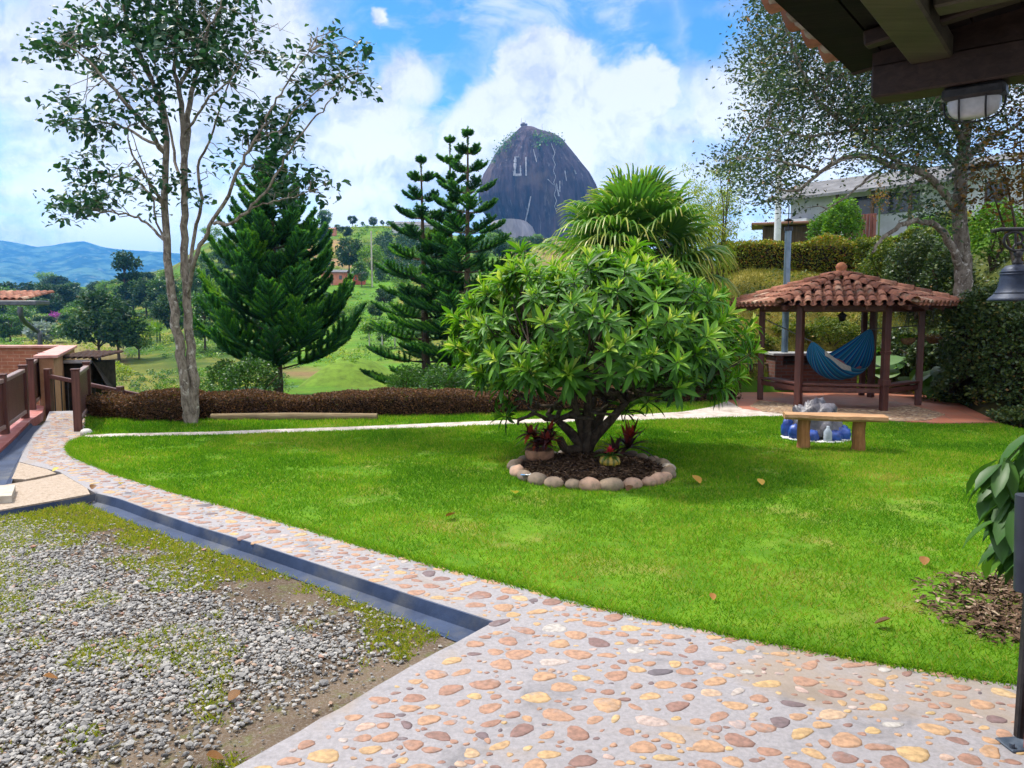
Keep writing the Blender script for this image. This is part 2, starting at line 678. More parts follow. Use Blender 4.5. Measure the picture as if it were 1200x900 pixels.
# ================================================================== TERRAIN
# height along a few compass columns (photo column: distance -> height), blended sideways
PROF = {
    -500: [(0, 0), (9, 0), (12, -1.5), (40, -4), (120, -4), (250, 2), (450, 12), (700, 24), (900, 15), (1500, 12), (3600, 12)],
    0: [(0, 0), (13.6, 0), (15.5, -1.6), (40, -3.5), (115, -4), (200, -2.5), (300, 0.5), (450, 7), (700, 20), (900, 14), (1500, 12), (3600, 12)],
    90: [(0, 0), (13.4, 0), (15.2, -1.2), (40, -3.4), (90, -4.2), (120, -4), (190, -1.6), (270, 3), (420, 14), (640, 26), (900, 16), (1500, 12), (3600, 12)],
    165: [(0, 0), (13.6, 0), (15.5, -.5), (19, -1.6), (40, -3.2), (80, -4.2), (115, -3.2), (180, -.5), (250, 6), (400, 23), (520, 25), (900, 16), (1500, 12), (3600, 12)],
    255: [(0, 0), (14, 0), (17, -.5), (27, -1.3), (50, -3), (90, -3.4), (140, 0), (200, 9), (300, 30.5), (360, 32), (600, 24), (1500, 16), (3600, 14)],
    330: [(0, 0), (14.5, 0), (17, -.5), (27, -1.1), (40, -1.8), (60, -2.0), (100, -.6), (150, 5), (220, 15), (320, 38.5), (380, 40), (700, 36), (1500, 20), (3600, 14)],
    450: [(0, 0), (15, 0), (17, -.4), (27, -1.0), (40, -1.8), (60, -1.9), (100, -.3), (150, 5), (220, 15), (330, 39.5), (390, 41), (700, 42), (1500, 26), (3600, 14)],
    560: [(0, 0), (15.5, 0), (18, -.3), (27, -.8), (45, -1.2), (70, -.6), (120, 2.5), (200, 13), (330, 35), (450, 42), (700, 62), (900, 80), (1500, 50), (3600, 20)],
    640: [(0, 0), (16, 0), (20, -.1), (30, 0), (60, 1), (120, 5), (200, 14), (330, 30), (600, 57), (820, 83), (950, 88), (1500, 60), (3600, 20)],
    750: [(0, 0), (16.5, 0), (20, .3), (30, 1.2), (60, 4), (120, 10), (300, 25), (600, 52), (900, 80), (1500, 60), (3600, 20)],
    830: [(0, 0), (16.6, 0), (19, 1.0), (22, 2.2), (25, 3.1), (30, 3.5), (60, 5.5), (120, 9), (300, 20), (900, 60), (3600, 20)],
    880: [(0, 0), (16.8, 0), (17.6, .5), (19, 1.5), (21, 2.4), (23, 3.0), (25, 3.2), (30, 3.7), (60, 6), (120, 10), (300, 20), (900, 40), (3600, 20)],
    1000: [(0, 0), (17.4, 0), (18.6, .9), (21, 2.2), (23, 2.9), (26, 3.4), (31, 4.6), (40, 5.4), (60, 7), (120, 10), (300, 16), (3600, 16)],
    1080: [(0, 0), (17.2, 0), (18.4, 1.0), (21, 2.5), (24, 3.6), (30, 5.0), (40, 5.8), (60, 7), (120, 10), (300, 16), (3600, 16)],
    1130: [(0, 0), (14.4, 0), (15.4, .35), (17, 1.3), (20, 2.7), (24, 4.2), (30, 5.4), (40, 6), (60, 7), (120, 10), (3600, 16)],
    1190: [(0, 0), (12.2, 0), (13.2, .35), (14.5, 1.3), (17, 2.6), (24, 4.6), (40, 6.4), (60, 7), (120, 10), (3600, 16)],
    1500: [(0, 0), (8.6, 0), (9.5, .4), (11, 1.4), (14, 2.4), (24, 4.6), (40, 6.4), (120, 10), (3600, 16)],
    2100: [(0, 0), (6.5, 0), (8, .8), (11, 1.6), (24, 4.6), (120, 10), (3600, 16)],
}
PK = sorted(PROF)


def hz(x, y):
    """terrain height at world x, y (arrays)"""
    x, y = np.broadcast_arrays(np.asarray(x, float), np.asarray(y, float))
    px = 600 + FPX * x / np.maximum(y, 6.0)
    Z = np.stack([np.interp(y, [p[0] for p in PROF[k]], [p[1] for p in PROF[k]]) for k in PK])
    pc = np.clip(px, PK[0], PK[-1])
    i = np.clip(np.searchsorted(PK, pc) - 1, 0, len(PK) - 2)
    ka = np.array(PK, float)
    t = (pc - ka[i]) / (ka[i + 1] - ka[i])
    t = t * t * (3 - 2 * t)
    Zf = Z.reshape(len(PK), -1)
    ii, cols = i.ravel(), np.arange(i.size)
    z = (Zf[ii, cols] * (1 - t.ravel()) + Zf[ii + 1, cols] * t.ravel()).reshape(x.shape)
    amp = np.clip((y - 16) / 60, 0, 1) * 0.5 + np.clip((y - 120) / 300, 0, 1) * 3.0
    z = z + amp * (vnoise(x, y, 38, 4, 3) - 0.5) + np.clip((y - 17) / 6, 0, 1) * 0.12 * (vnoise(x, y, 1.7, 3, 8) - .5)
    # mown mound beyond the hedge
    m = D(400, 446, 36)
    r = np.sqrt(((x - m[0]) / 2.9) ** 2 + ((y - m[1] - 2) / 4.5) ** 2)
    z = z + 1.35 * np.clip(1 - r * r, 0, 1) ** 1.2
    # little pond basin
    p = D(318, 449, 38)
    r = np.sqrt(((x - p[0]) / 3.6) ** 2 + ((y - p[1]) / 5.0) ** 2)
    z = z - 0.8 * np.clip(1 - r * r, 0, 1)
    return z


def T(px, py, d0=9.0, d1=3000):
    """pixel -> first point of the terrain along its ray"""
    r = ray(px, py)
    ds = d0 * (d1 / d0) ** np.linspace(0, 1, 2600)
    h = hz(r[0] * ds, ds)
    zr = CAM_H + r[2] * ds
    k = np.argmax(zr <= h) if (zr <= h).any() else len(ds) - 1
    return np.array([r[0] * ds[k], ds[k], h[k]])


cols = np.concatenate([np.linspace(-900, -50, 35), np.linspace(-40, 1260, 330), np.linspace(1275, 2300, 45)])
rows = np.concatenate([np.linspace(-25, 8, 34), 8.25 * (26 / 8.25) ** np.linspace(0, 1, 90), 26.4 * (420 / 26.4) ** np.linspace(0, 1, 190), 428 * (7500 / 428) ** np.linspace(0, 1, 55)])
CX, RY = np.meshgrid(cols, rows)
X = (CX - 600) / FPX * np.maximum(RY, 8.0)
Z = hz(X, RY) - 0.12 * np.clip((18 - RY) / 2, 0, 1)
# what grows or lies on it, by place (grass, dry grass, bare soil, ploughed rows)
PXm, PYm = 600 + FPX * X / np.maximum(RY, 1), HORIZON - FPX * (Z - CAM_H) / np.maximum(RY, 1)
n1, n2, n3 = vnoise(X, RY, 30, 4, 1), vnoise(X, RY, 9, 4, 2), vnoise(X, RY, 2.2, 4, 5)


def lerp(a, b, t):
    t = np.clip(t, 0, 1)[..., None]
    return np.asarray(a) * (1 - t) + np.asarray(b) * t


g_fresh, g_dark, g_dry, soil, clay = A([.085, .20, .012]), A([.035, .085, .012]), A([.20, .19, .03]), A([.16, .095, .045]), A([.36, .21, .11])
cv = lerp(g_fresh, g_dark, (n1 - .42) * 5)
cv = lerp(cv, g_dry, (n2 - .52) * 5)


def zone(px0, px1, py0, py1, soft=12):
    f = lambda v, lo, hi: np.clip((v - lo) / soft + .5, 0, 1) * np.clip((hi - v) / soft + .5, 0, 1)
    j = (n2 - .5) * 30
    return f(PXm + j, px0, px1) * f(PYm + j * .4, py0, py1) * (RY > 17)


cv = lerp(cv, soil, zone(80, 150, 415, 428, 8) * .9)
cv = lerp(cv, A([.30, .22, .09]), zone(30, 140, 398, 417, 8) * .75)
cv = lerp(cv, g_dry, zone(100, 200, 425, 470, 20) * .55)
cv = lerp(cv, clay, zone(345, 412, 284, 312, 6) * .9)
cv = lerp(cv, clay * .8, zone(400, 425, 268, 277, 5) * .8)
cv = lerp(cv, A([.16, .24, .03]), zone(250, 345, 275, 330, 14) * .5)
cv = lerp(cv, A([.10, .26, .015]), zone(340, 470, 318, 430, 12) * .7)
cv = lerp(cv, A([.11, .25, .015]), zone(340, 460, 262, 284, 6) * .7)
cv = lerp(cv, clay * .9, zone(590, 680, 278, 312, 10) * .7)
cv = lerp(cv, clay * .6, zone(318, 380, 433, 442, 5) * .9)
mnd = D(400, 446, 36)
rr = np.sqrt(((X - mnd[0]) / 2.9) ** 2 + ((RY - mnd[1] - 2) / 4.5) ** 2)
cv = lerp(cv, A([.15, .26, .03]), np.clip((1.05 - rr) * 6, 0, 1) * .9)
cv = lerp(cv, A([.24, .20, .05]), zone(790, 1010, 296, 430, 14) * (RY < 24) * .95)
cv = lerp(cv, A([.07, .06, .02]), zone(1010, 1260, 200, 520, 14) * (RY < 22) * .8)
cv = lerp(cv, A([.10, .13, .02]), zone(1090, 1260, 470, 500, 8) * (RY < 16) * .8)
cv = lerp(cv, A([.05, .04, .025]), np.clip((16.5 - RY) / 2, 0, 1))
cv = cv * (0.6 + 0.5 * n3[..., None])
tg = Geo()
tg.grid(np.stack([X, RY, Z], -1))
m, g, out = new_mat("hillside_ground")
co = world_co(g)
base = g.n('ShaderNodeAttribute', attribute_name='cover').outputs['Color']
f1 = g.noise(co, 2.2, 6, 0.7)
f2 = g.noise(co, 0.35, 5, 0.65)
col = g.mix(g.smooth(f1, .35, .7, 0, .55), base, (.03, .045, .01))
col = g.mix(g.smooth(f2, .5, .75, 0, .45), col, (.17, .16, .03))
principled(g, out, col, 0.95, 0.1, f1, 0.06, 0.8)
ground = tg.build('terrain', m, color=np.concatenate([cv.reshape(-1, 3), np.ones((cv.size // 3, 1))], 1))
mark(ground, kind='structure')

# ------------------------------------------------------------------ mountains beyond the valley
ridge = [(-900, 300), (-400, 270), (-150, 276), (-60, 278), (0, 282), (22, 285), (50, 290), (72, 287), (92, 284), (106, 283), (124, 289), (150, 292), (190, 294), (240, 299), (320, 308), (450, 325), (700, 345), (900, 365)]
mc = np.linspace(-880, 880, 260)
mr = np.linspace(3000, 6600, 110)
MC, MR = np.meshgrid(mc, mr)
MX = (MC - 600) / FPX * MR
top = CAM_H + (HORIZON - np.interp(MC, [r[0] for r in ridge], [r[1] for r in ridge])) / FPX * 5300
sh = np.interp(MR, [3000, 3800, 5300, 6600], [0, .38, 1, .35])
rn = np.abs(vnoise(MX, MR, 620, 6, 21) - .5) * 2
rn2 = vnoise(MX, MR, 200, 5, 22)
MZ = 5 + (top - 5) * sh - rn * 210 * sh * np.interp(MR, [3000, 4600, 5300], [1, 1, .06]) + (rn2 - .5) * 70 * np.interp(MR, [3000, 5100, 5300], [1, 1, .3])
mg = Geo()
mg.grid(np.stack([MX, MR, MZ], -1))
m, g, out = new_mat("mountain_forest")
co = world_co(g)
a1 = g.noise(co, 0.006, 7, 0.65)
a2 = g.noise(co, 0.018, 6, 0.7)
col = g.mix(g.smooth(a1, .45, .62), (.010, .045, .045), (.09, .17, .11))
col = g.mix(g.smooth(a2, .55, .68, 0, .8), col, (.20, .23, .15))
principled(g, out, col, 0.95, 0.05, a2, 12.0, 0.9)
mark(mg.build('mountains', m), kind='structure')

# ================================================================== NEAR GROUND: path, lawn, gravel, channels
def line(pts, z=0.0):
    return A([G(p[0], p[1], z)[:2] for p in pts])


def wavy(pts, amp=0.02, step=0.12, seed=0, closed=False):
    """resample a world polyline and roughen it sideways"""
    pts = np.asarray(pts, float)
    if closed:
        pts = np.concatenate([pts, pts[:1]])
    seg = np.linalg.norm(np.diff(pts, axis=0), axis=1)
    s = np.concatenate([[0], np.cumsum(seg)])
    n = max(int(s[-1] / step), 2)
    t = np.linspace(0, s[-1], n)
    q = np.column_stack([np.interp(t, s, pts[:, 0]), np.interp(t, s, pts[:, 1])])
    q[1:-1, 0] += (vnoise(t[1:-1], t[1:-1] * 0, .3, 3, seed) - .5) * 2 * amp
    q[1:-1, 1] += (vnoise(t[1:-1], t[1:-1] * 0, .3, 3, seed + 5) - .5) * 2 * amp
    return q[:-1] if closed else q


def inside(poly, p):
    poly = np.asarray(poly)
    x, y = p[:, 0], p[:, 1]
    r = np.zeros(len(p), bool)
    j = len(poly) - 1
    for i in range(len(poly)):
        xi, yi, xj, yj = *poly[i], *poly[j]
        c = ((yi > y) != (yj > y)) & (x < (xj - xi) * (y - yi) / (yj - yi + 1e-12) + xi)
        r ^= c
        j = i
    return r


def scatter_in(poly, n):
    poly = np.asarray(poly)
    lo, hi = poly.min(0), poly.max(0)
    p = rng.uniform(lo, hi, (int(n), 2))
    return p[inside(poly, p)]


def poly_area(poly):
    x, y = np.asarray(poly).T
    return 0.5 * abs(np.dot(x, np.roll(y, 1)) - np.dot(y, np.roll(x, 1)))


def seg_dist(p, pts):
    d = np.full(len(p), 1e9)
    for a, b in zip(pts[:-1], pts[1:]):
        ab = b - a
        t = np.clip(((p - a) @ ab) / (ab @ ab + 1e-12), 0, 1)
        d = np.minimum(d, np.linalg.norm(p - a - t[:, None] * ab, axis=1))
    return d


lawn_edge = wavy(line([(98, 513), (84, 519), (80, 526), (85, 533), (100, 542), (140, 557), (200, 575), (240, 586), (300, 602), (350, 617), (400, 632), (450, 647), (500, 660), (550, 673), (600, 685), (700, 711),
                       (800, 733), (900, 754), (1000, 772), (1100, 789), (1200, 803), (1330, 825)]), 0.018, 0.10, 4)
chan_up = line([(112, 578), (140, 585), (178, 599), (231, 617), (300, 638), (400, 671), (500, 704), (578, 729)])
chan_lo = line([(92, 584), (130, 598), (171, 614), (213, 629), (256, 642), (299, 655), (400, 691), (500, 730), (546, 748)])
path_near = wavy(line([(545, 747), (520, 760), (480, 782), (430, 811), (390, 834), (340, 864), (270, 902)]), 0.03, 0.10, 9)
path_end = A([[-1.7, 1.2], [-1.7, -3.0], [4.5, -3.0]])

# far end of the path by the fence
path_left = line([(112, 578), (70, 553), (22, 541), (26, 530), (40, 508), (53, 494), (58, 482)])
path_poly = np.concatenate([line([(100, 481)]), line([(103, 490), (99, 505)]), lawn_edge, A([[4.5, 2.9], [4.5, -3.0]]), A([[-1.7, -3.0], [-1.7, 1.2]]),
                            path_near[::-1], chan_up[::-1], path_left])
m, g, out = new_mat("path_mortar")
co = world_co(g)
a1, a2, a3 = g.noise(co, 2.4, 7, 0.68, 0.5), g.noise(co, 42, 6, 0.75), g.noise(co, 0.9, 5, 0.6, 0.8)
col = g.mix(g.smooth(a2, .3, .7), (.20, .188, .195), (.285, .268, .278))
col = g.mix(g.smooth(a1, .52, .72, 0, .75), col, (.095, .09, .095))
col = g.mix(g.smooth(a3, .52, .68, 0, .6), col, (.24, .175, .11))
pr = principled(g, out, col, g.smooth(a1, .4, .7, .85, .45), 0.4, a2, 0.004, 0.7)
M_mortar = m
m = mat_tint("path_cobble", [(0, (.13, .11, .125)), (.12, (.20, .12, .11)), (.3, (.30, .165, .12)), (.5, (.38, .22, .145)), (.68, (.44, .27, .15)), (.8, (.48, .33, .15)), (.92, (.44, .31, .265)), (1, (.40, .37, .34))],
             0.7, 0.3, 38, 0.003, 0.45, dirt=(6, (.22, .21, .22), .56, .74))
pg = Geo()
pg.slab(path_poly, 0.0, -0.14)


def cobbles(geo, poly, n, smin, smax, tries=30, gap=0.78, margin=0.02, yaw0=0.0, zb=0.0):
    """flat river stones bedded in mortar, placed without overlap"""
    P = scatter_in(poly, n)
    sz = rng.uniform(0, 1, len(P)) ** 2.0 * (smax - smin) + smin
    fld = vnoise(P[:, 0], P[:, 1], .9, 3, 17)
    sz = smin + (sz - smin) * np.clip(.45 + 1.2 * fld, .4, 1.35)
    rgap = rng.choice([-.010, -.004, .002, .013], len(P))
    order = np.argsort(-sz + rng.uniform(0, .05, len(sz)))
    cell = 0.3
    grid, keep = {}, []
    for i in order:
        cx, cy = int(P[i, 0] // cell), int(P[i, 1] // cell)
        ok = True
        for a in (-1, 0, 1):
            for b in (-1, 0, 1):
                for k in grid.get((cx + a, cy + b), ()):
                    if np.hypot(*(P[k] - P[i])) < (sz[k] + sz[i]) * gap + rgap[i]:
                        ok = False
                        break
        if ok:
            grid.setdefault((cx, cy), []).append(i)
            keep.append(i)
    seg = 11
    ang = np.linspace(0, 2 * PI, seg, endpoint=False)
    for i in keep:
        s = sz[i]
        asp = rng.uniform(.5, .9)
        yaw = yaw0 + rng.normal(0, .55)
        ra = 1 + .10 * np.sin(2 * ang + rng.uniform(0, 6)) + .10 * np.sin(3 * ang + rng.uniform(0, 6)) + rng.normal(0, .035, seg)
        h = rng.uniform(.002, .007) * (0.6 + s * 5)
        rings = []
        for q, zq in ((1.0, -.006), (.96, h * .35), (.78, h * .85), (.42, h * 1.02)):
            ex, ey = s * q * ra * np.cos(ang), s * asp * q * ra * np.sin(ang)
            rings.append(np.column_stack([P[i, 0] + ex * math.cos(yaw) - ey * math.sin(yaw), P[i, 1] + ex * math.sin(yaw) + ey * math.cos(yaw), np.full(seg, zb + zq)]))
        V = np.concatenate(rings + [A([[P[i, 0], P[i, 1], zb + h * 1.05]])])
        F4 = [[r * seg + j, r * seg + (j + 1) % seg, (r + 1) * seg + (j + 1) % seg, (r + 1) * seg + j] for r in range(3) for j in range(seg)]
        F3 = [[3 * seg + j, 3 * seg + (j + 1) % seg, 4 * seg] for j in range(seg)]
        t = float(np.clip(rng.choice([.05, .2, .32, .42, .52, .62, .72, .8, .93, 1.0], p=[.05, .07, .15, .17, .15, .12, .12, .06, .07, .04]) + rng.normal(0, .03), 0, 1))
        b0 = geo.n
        geo.add(V, F4, 1, t)
        geo.f.append((np.array(F3) + b0, 1, True))


stone_zone = np.concatenate([line([(104, 486)]), lawn_edge[2:] * 1.0, A([[3.8, 2.7], [3.8, 1.0], [-1.2, 1.0]]), path_near[::-1] + A([.10, .0]), chan_up[::-1][:-1] + A([.03, .03]), line([(125, 576), (74, 551), (30, 536), (45, 510), (60, 494), (62, 484)])])
cobbles(pg, stone_zone, 130000, .014, .063, yaw0=0.15, gap=0.98)
mark(pg.build('path', [M_mortar, m]), kind='structure')

# aggregate concrete apron by the fence, with a lifted lid
m_agg = mat_noise("exposed_aggregate", (.27, .21, .155), (.37, .30, .24), 55, 0.85, .25, .004, 90, (.20, .15, .10))
ag = Geo()
ap = line([(22, 541), (70, 553), (112, 578), (92, 583), (40, 592), (0, 599), (-60, 610), (-60, 575), (12, 568)])
jt = line([(66, 550), (8, 563)])
ag.slab(wavy(line([(22, 542), (69, 553.5), (64, 556), (12, 565.5)]), .004, .3, 1, True), 0.004, -.12)
ag.slab(wavy(line([(73, 555.5), (111, 578), (92, 582), (40, 591), (0, 598), (-60, 609), (-60, 576), (12, 568), (64, 558.5)]), .004, .3, 2, True), 0.004, -.12)
mark(ag.build('apron', m_agg), kind='structure')
lid = Geo()
lid.slab(line([(-50, 570), (18, 568), (13.5, 581), (-50, 584)], .07), 0.07, 0.006)
o = lid.build('concrete_lid', mat_noise("pale_concrete", (.32, .28, .23), (.42, .38, .32), 9, .85, .2, .004), origin=G(-10, 578))
mark(o, 'thick pale concrete lid lying on the apron at the corner of the gravel yard', 'slab')

# painted drain channels
m_ch = mat_noise("blue_drain_paint", (.013, .026, .062), (.03, .05, .105), 3, .6, .3, .006, 24, (.085, .09, .10), lo=.3, hi=.7)
cg = Geo()
n = 40


def resample(l, n):
    s = np.concatenate([[0], np.cumsum(np.linalg.norm(np.diff(l, axis=0), axis=1))])
    t = np.linspace(0, s[-1], n)
    return np.column_stack([np.interp(t, s, l[:, 0]), np.interp(t, s, l[:, 1])])


def channel(geo, up, lo, zu, prof):
    """open gutter between two edges; prof = (share across, height)"""
    u, l = resample(up, n), resample(lo, n)
    P = np.stack([np.column_stack([u * (1 - t) + l * t, np.full(n, zu + z)]) for t, z in prof], 1)
    geo.grid(P, smooth=False)
    geo.add(P[-1], [list(range(len(prof)))], smooth=False) if len(prof) == 4 else None


channel(cg, chan_up, chan_lo, 0.0, [(-.03, .003), (.0, .0), (.10, -.075), (.55, -.085), (.9, -.045), (1.0, -.040)])
mark(cg.build('channel', m_ch), kind='structure')
cg = Geo()
channel(cg, line([(53, 494.5), (40, 509), (26, 531), (21, 541.5), (12, 567), (0, 590)]), line([(36, 495.5), (15, 517), (0, 531), (-20, 545), (-60, 570), (-80, 595)]), 0.0, [(-.02, .003), (0.0, .002), (.12, -.05), (.85, -.05), (1.0, .0)])
mark(cg.build('channel', m_ch), kind='structure')
cg = Geo()
channel(cg, line([(112, 578.5), (92, 583.5), (40, 592.5), (0, 599.5), (-60, 610)]), line([(100, 583), (60, 592), (20, 600), (-60, 615)]), 0.0, [(0, .001), (.1, -.06), (1, -.06)])
mark(cg.build('channel', m_ch), kind='structure')

# red tiled kerb strip under the fence
m_red = mat_noise("red_floor_paint", (.30, .085, .07), (.38, .13, .11), 7, .5, .4, .002, 40, (.46, .30, .28))
kg = Geo()
kerb = line([(36, 495), (15, 516.5), (0, 530.5), (-20, 544.5), (-60, 569)])
kerb2 = line([(30, 491), (10, 505), (-5, 516), (-30, 531), (-80, 560)])
kg.slab(np.concatenate([kerb + A([-.01, 0]), line([(-120, 600), (-160, 590), (-60, 515), (-10, 490), (30, 474), (52, 478), (50, 485)])]), 0.03, -.12)
mark(kg.build('kerb', m_red), kind='structure')

# lawn base and the narrow concrete walk across it
strip_up = wavy(line([(100, 511), (130, 509.5), (250, 507), (400, 501.5), (520, 496.5), (640, 491.5), (740, 487), (800, 483.5), (832, 478), (852, 470)]), .012, .15, 31)
strip_lo = wavy(line([(98, 514), (130, 513.2), (250, 511), (400, 506), (520, 501.5), (640, 497), (740, 493.5), (820, 491.5), (880, 489.5), (940, 489.5)]), .012, .15, 33)
lawn_far = line([(940, 489.5), (1000, 492), (1050, 496), (1100, 498.5), (1172, 498), (1260, 520), (1400, 560), (1420, 700)])
lawn_main = np.concatenate([lawn_edge, A([[4.6, 3.1]]), lawn_far[::-1], strip_lo[::-1]])
lawn_back = np.concatenate([strip_up, line([(850, 472), (780, 474), (700, 477), (600, 480), (450, 482), (300, 485), (200, 486), (130, 484), (106, 481), (101, 490)])])
m_soil = mat_noise("turf_soil", (.06, .14, .010), (.10, .20, .014), 3, .95, .05, .01, 40, (.17, .18, .04))
lg = Geo()
lg.slab(lawn_main, 0.012, -.12)
lg.slab(lawn_back, 0.012, -.12)
mark(lg.build('lawn', m_soil), kind='structure')

sg = Geo()
walk = np.concatenate([strip_up + A([0, -.0]), strip_lo[::-1]])
sg.slab(walk, 0.016, -.12)
mark(sg.build('walkway', mat_noise("walk_concrete", (.36, .31, .27), (.50, .44, .40), 8, .85, .2, .004, 50, (.24, .19, .15))), kind='structure')

# grass blades
bed_c = np.array([G(692, 552)[0], 8.32, 0])
bed_rx, bed_ry = .84, .90
mulch_patch = line([(1085, 690), (1130, 680), (1200, 676), (1300, 690), (1300, 775), (1210, 765), (1150, 745), (1100, 720)])


def grass(geo, poly, dens, hmin, hmax, wid, seed):
    p = scatter_in(poly, dens)
    near = ((p[:, 0] - bed_c[0]) / bed_rx) ** 2 + ((p[:, 1] - bed_c[1]) / bed_ry) ** 2 < 1
    p = p[~near]
    k = (inside(mulch_patch, p) | (seg_dist(p, np.concatenate([mulch_patch, mulch_patch[:1]])) < .16 * vnoise(p[:, 0], p[:, 1], .2, 2, 5))) & (rng.random(len(p)) < .80)
    p = p[~k]
    patch = vnoise(p[:, 0], p[:, 1], .9, 4, seed)
    thin = vnoise(p[:, 0], p[:, 1], .35, 3, seed + 9)
    p, patch, thin = (q[(thin > .30) | (rng.random(len(thin)) < .45)] for q in (p, patch, thin)) if False else (p, patch, thin)
    keep = (thin > .33) | (rng.random(len(p)) < .4)
    p, patch, thin = p[keep], patch[keep], thin[keep]
    N = len(p)
    yaw = rng.uniform(0, 2 * PI, N)
    lean = rng.uniform(.15, 1.1, N)
    ax = np.column_stack([np.cos(yaw) * np.sin(lean), np.sin(yaw) * np.sin(lean), np.cos(lean)])
    L = rng.uniform(hmin, hmax, N) * (0.6 + .8 * thin)
    dist = np.hypot(p[:, 0], p[:, 1])
    wd = np.clip(dist / 7, .8, 2.2) * wid / L
    tint = np.clip(.42 + (patch - .5) * 1.1 + .20 * np.clip((6.5 - p[:, 1]) / 3, 0, 1) + rng.normal(0, .24, N) + (rng.random(N) < .05) * .5 + .35 * np.clip(vnoise(p[:, 0], p[:, 1], .5, 4, seed + 3) - .66, 0, 1) * 6 * (rng.random(N) < .6), 0, 1)
    nrm = np.column_stack([-np.sin(yaw), np.cos(yaw), np.zeros(N) + .3])
    geo.leaves(NEEDLE, np.column_stack([p, np.full(N, .010)]), ax, nrm + ax * 0.01, L, tint, width=wd)


M_grass = mat_leaf("grass_blade", [(0, (.045, .145, .007)), (.35, (.105, .26, .012)), (.65, (.18, .345, .016)), (.86, (.29, .37, .025)), (1, (.40, .33, .09))], .45, .6, .15)
gg = Geo()
a_main = (lawn_main.max(0) - lawn_main.min(0)).prod()
near_poly = lawn_main
grass(gg, lawn_main, a_main * 4600, .018, .05, .0075, 41)
ab = (lawn_back.max(0) - lawn_back.min(0)).prod()
grass(gg, lawn_back, ab * 3200, .03, .07, .007, 43)
# ragged overhang along the edges
for e, nn in ((lawn_edge, 9000), (strip_lo, 2500), (strip_up, 2500)):
    s = resample(e, nn) + rng.normal(0, .022, (nn, 2))
    keepm = s[:, 1] > 2.6
    s = s[keepm]
    N = len(s)
    yaw = rng.uniform(0, 2 * PI, N)
    lean = rng.uniform(.3, 1.3, N)
    ax = np.column_stack([np.cos(yaw) * np.sin(lean), np.sin(yaw) * np.sin(lean), np.cos(lean)])
    L = rng.uniform(.03, .075, N)
    gg.leaves(NEEDLE, np.column_stack([s, np.full(N, .002)]), ax, np.column_stack([-np.sin(yaw), np.cos(yaw), np.zeros(N) + .3]), L, np.clip(rng.normal(.5, .2, N), 0, 1), width=.007 / L)
mark(gg.build('grass', M_grass), 'bright green mown lawn grass around the tree bed', 'grass', kind='stuff')

# ------------------------------------------------------------------ gravel yard
yard = np.concatenate([path_near, A([[-1.7, 1.2], [-1.7, -2.5], [-9, -2.5], [-9, 6.0]]), line([(-60, 612), (0, 601), (60, 591), (100, 584)]), chan_lo])
m, g, out = new_mat("yard_soil")
co = world_co(g)
a1, a2, a3 = g.noise(co, 1.1, 6, .65, .4), g.noise(co, 9, 5, .7), g.noise(co, 70, 4, .7)
col = g.mix(g.smooth(a1, .4, .6), (.075, .052, .034), (.135, .10, .07))
col = g.mix(g.smooth(a2, .5, .72, 0, .7), col, (.10, .12, .03))
col = g.mix(g.smooth(a3, .45, .7, 0, .45), col, (.26, .24, .22))
principled(g, out, col, .95, .1, a3, .012, .8)
yg = Geo()
yg.slab(yard, -0.045, -.14)
mark(yg.build('yard', m), kind='structure')

ICO_V = []
ph = (1 + 5 ** .5) / 2
for a in (-1, 1):
    for b in (-ph, ph):
        ICO_V += [[0, a, b], [a, b, 0], [b, 0, a]]
ICO_V = unit(A(ICO_V))
ICO_F = []
_dm = np.linalg.norm(ICO_V[:, None] - ICO_V[None], axis=2)
for i in range(12):
    for j in range(i + 1, 12):
        for k in range(j + 1, 12):
            if max(_dm[i, j], _dm[j, k], _dm[i, k]) < 1.1:
                nn = np.cross(ICO_V[j] - ICO_V[i], ICO_V[k] - ICO_V[i])
                ICO_F.append([i, j, k] if nn @ ICO_V[i] > 0 else [i, k, j])
ICO_F = np.array(ICO_F)


def pebbles(geo, P, z, size, tint, flat=(.35, .7)):
    """many small angular stones"""
    N = len(P)
    V = ICO_V[None] * (1 + rng.normal(0, .16, (N, 12, 1)))
    V = V * np.stack([np.ones(N), rng.uniform(.55, .95, N), rng.uniform(*flat, N)], 1)[:, None]
    tx = rng.normal(0, .25, N)[:, None]
    V = np.stack([V[..., 0], V[..., 1] * np.cos(tx) - V[..., 2] * np.sin(tx), V[..., 1] * np.sin(tx) + V[..., 2] * np.cos(tx)], -1)
    yw = rng.uniform(0, 2 * PI, N)[:, None]
    V = np.stack([V[..., 0] * np.cos(yw) - V[..., 1] * np.sin(yw), V[..., 0] * np.sin(yw) + V[..., 1] * np.cos(yw), V[..., 2]], -1)
    V = V * np.asarray(size)[:, None, None] + np.column_stack([P, np.broadcast_to(z, (N,))])[:, None]
    F = (ICO_F[None] + (np.arange(N) * 12)[:, None, None]).reshape(-1, 3)
    geo.add(V.reshape(-1, 3), F, 0, np.repeat(tint, 12), False)


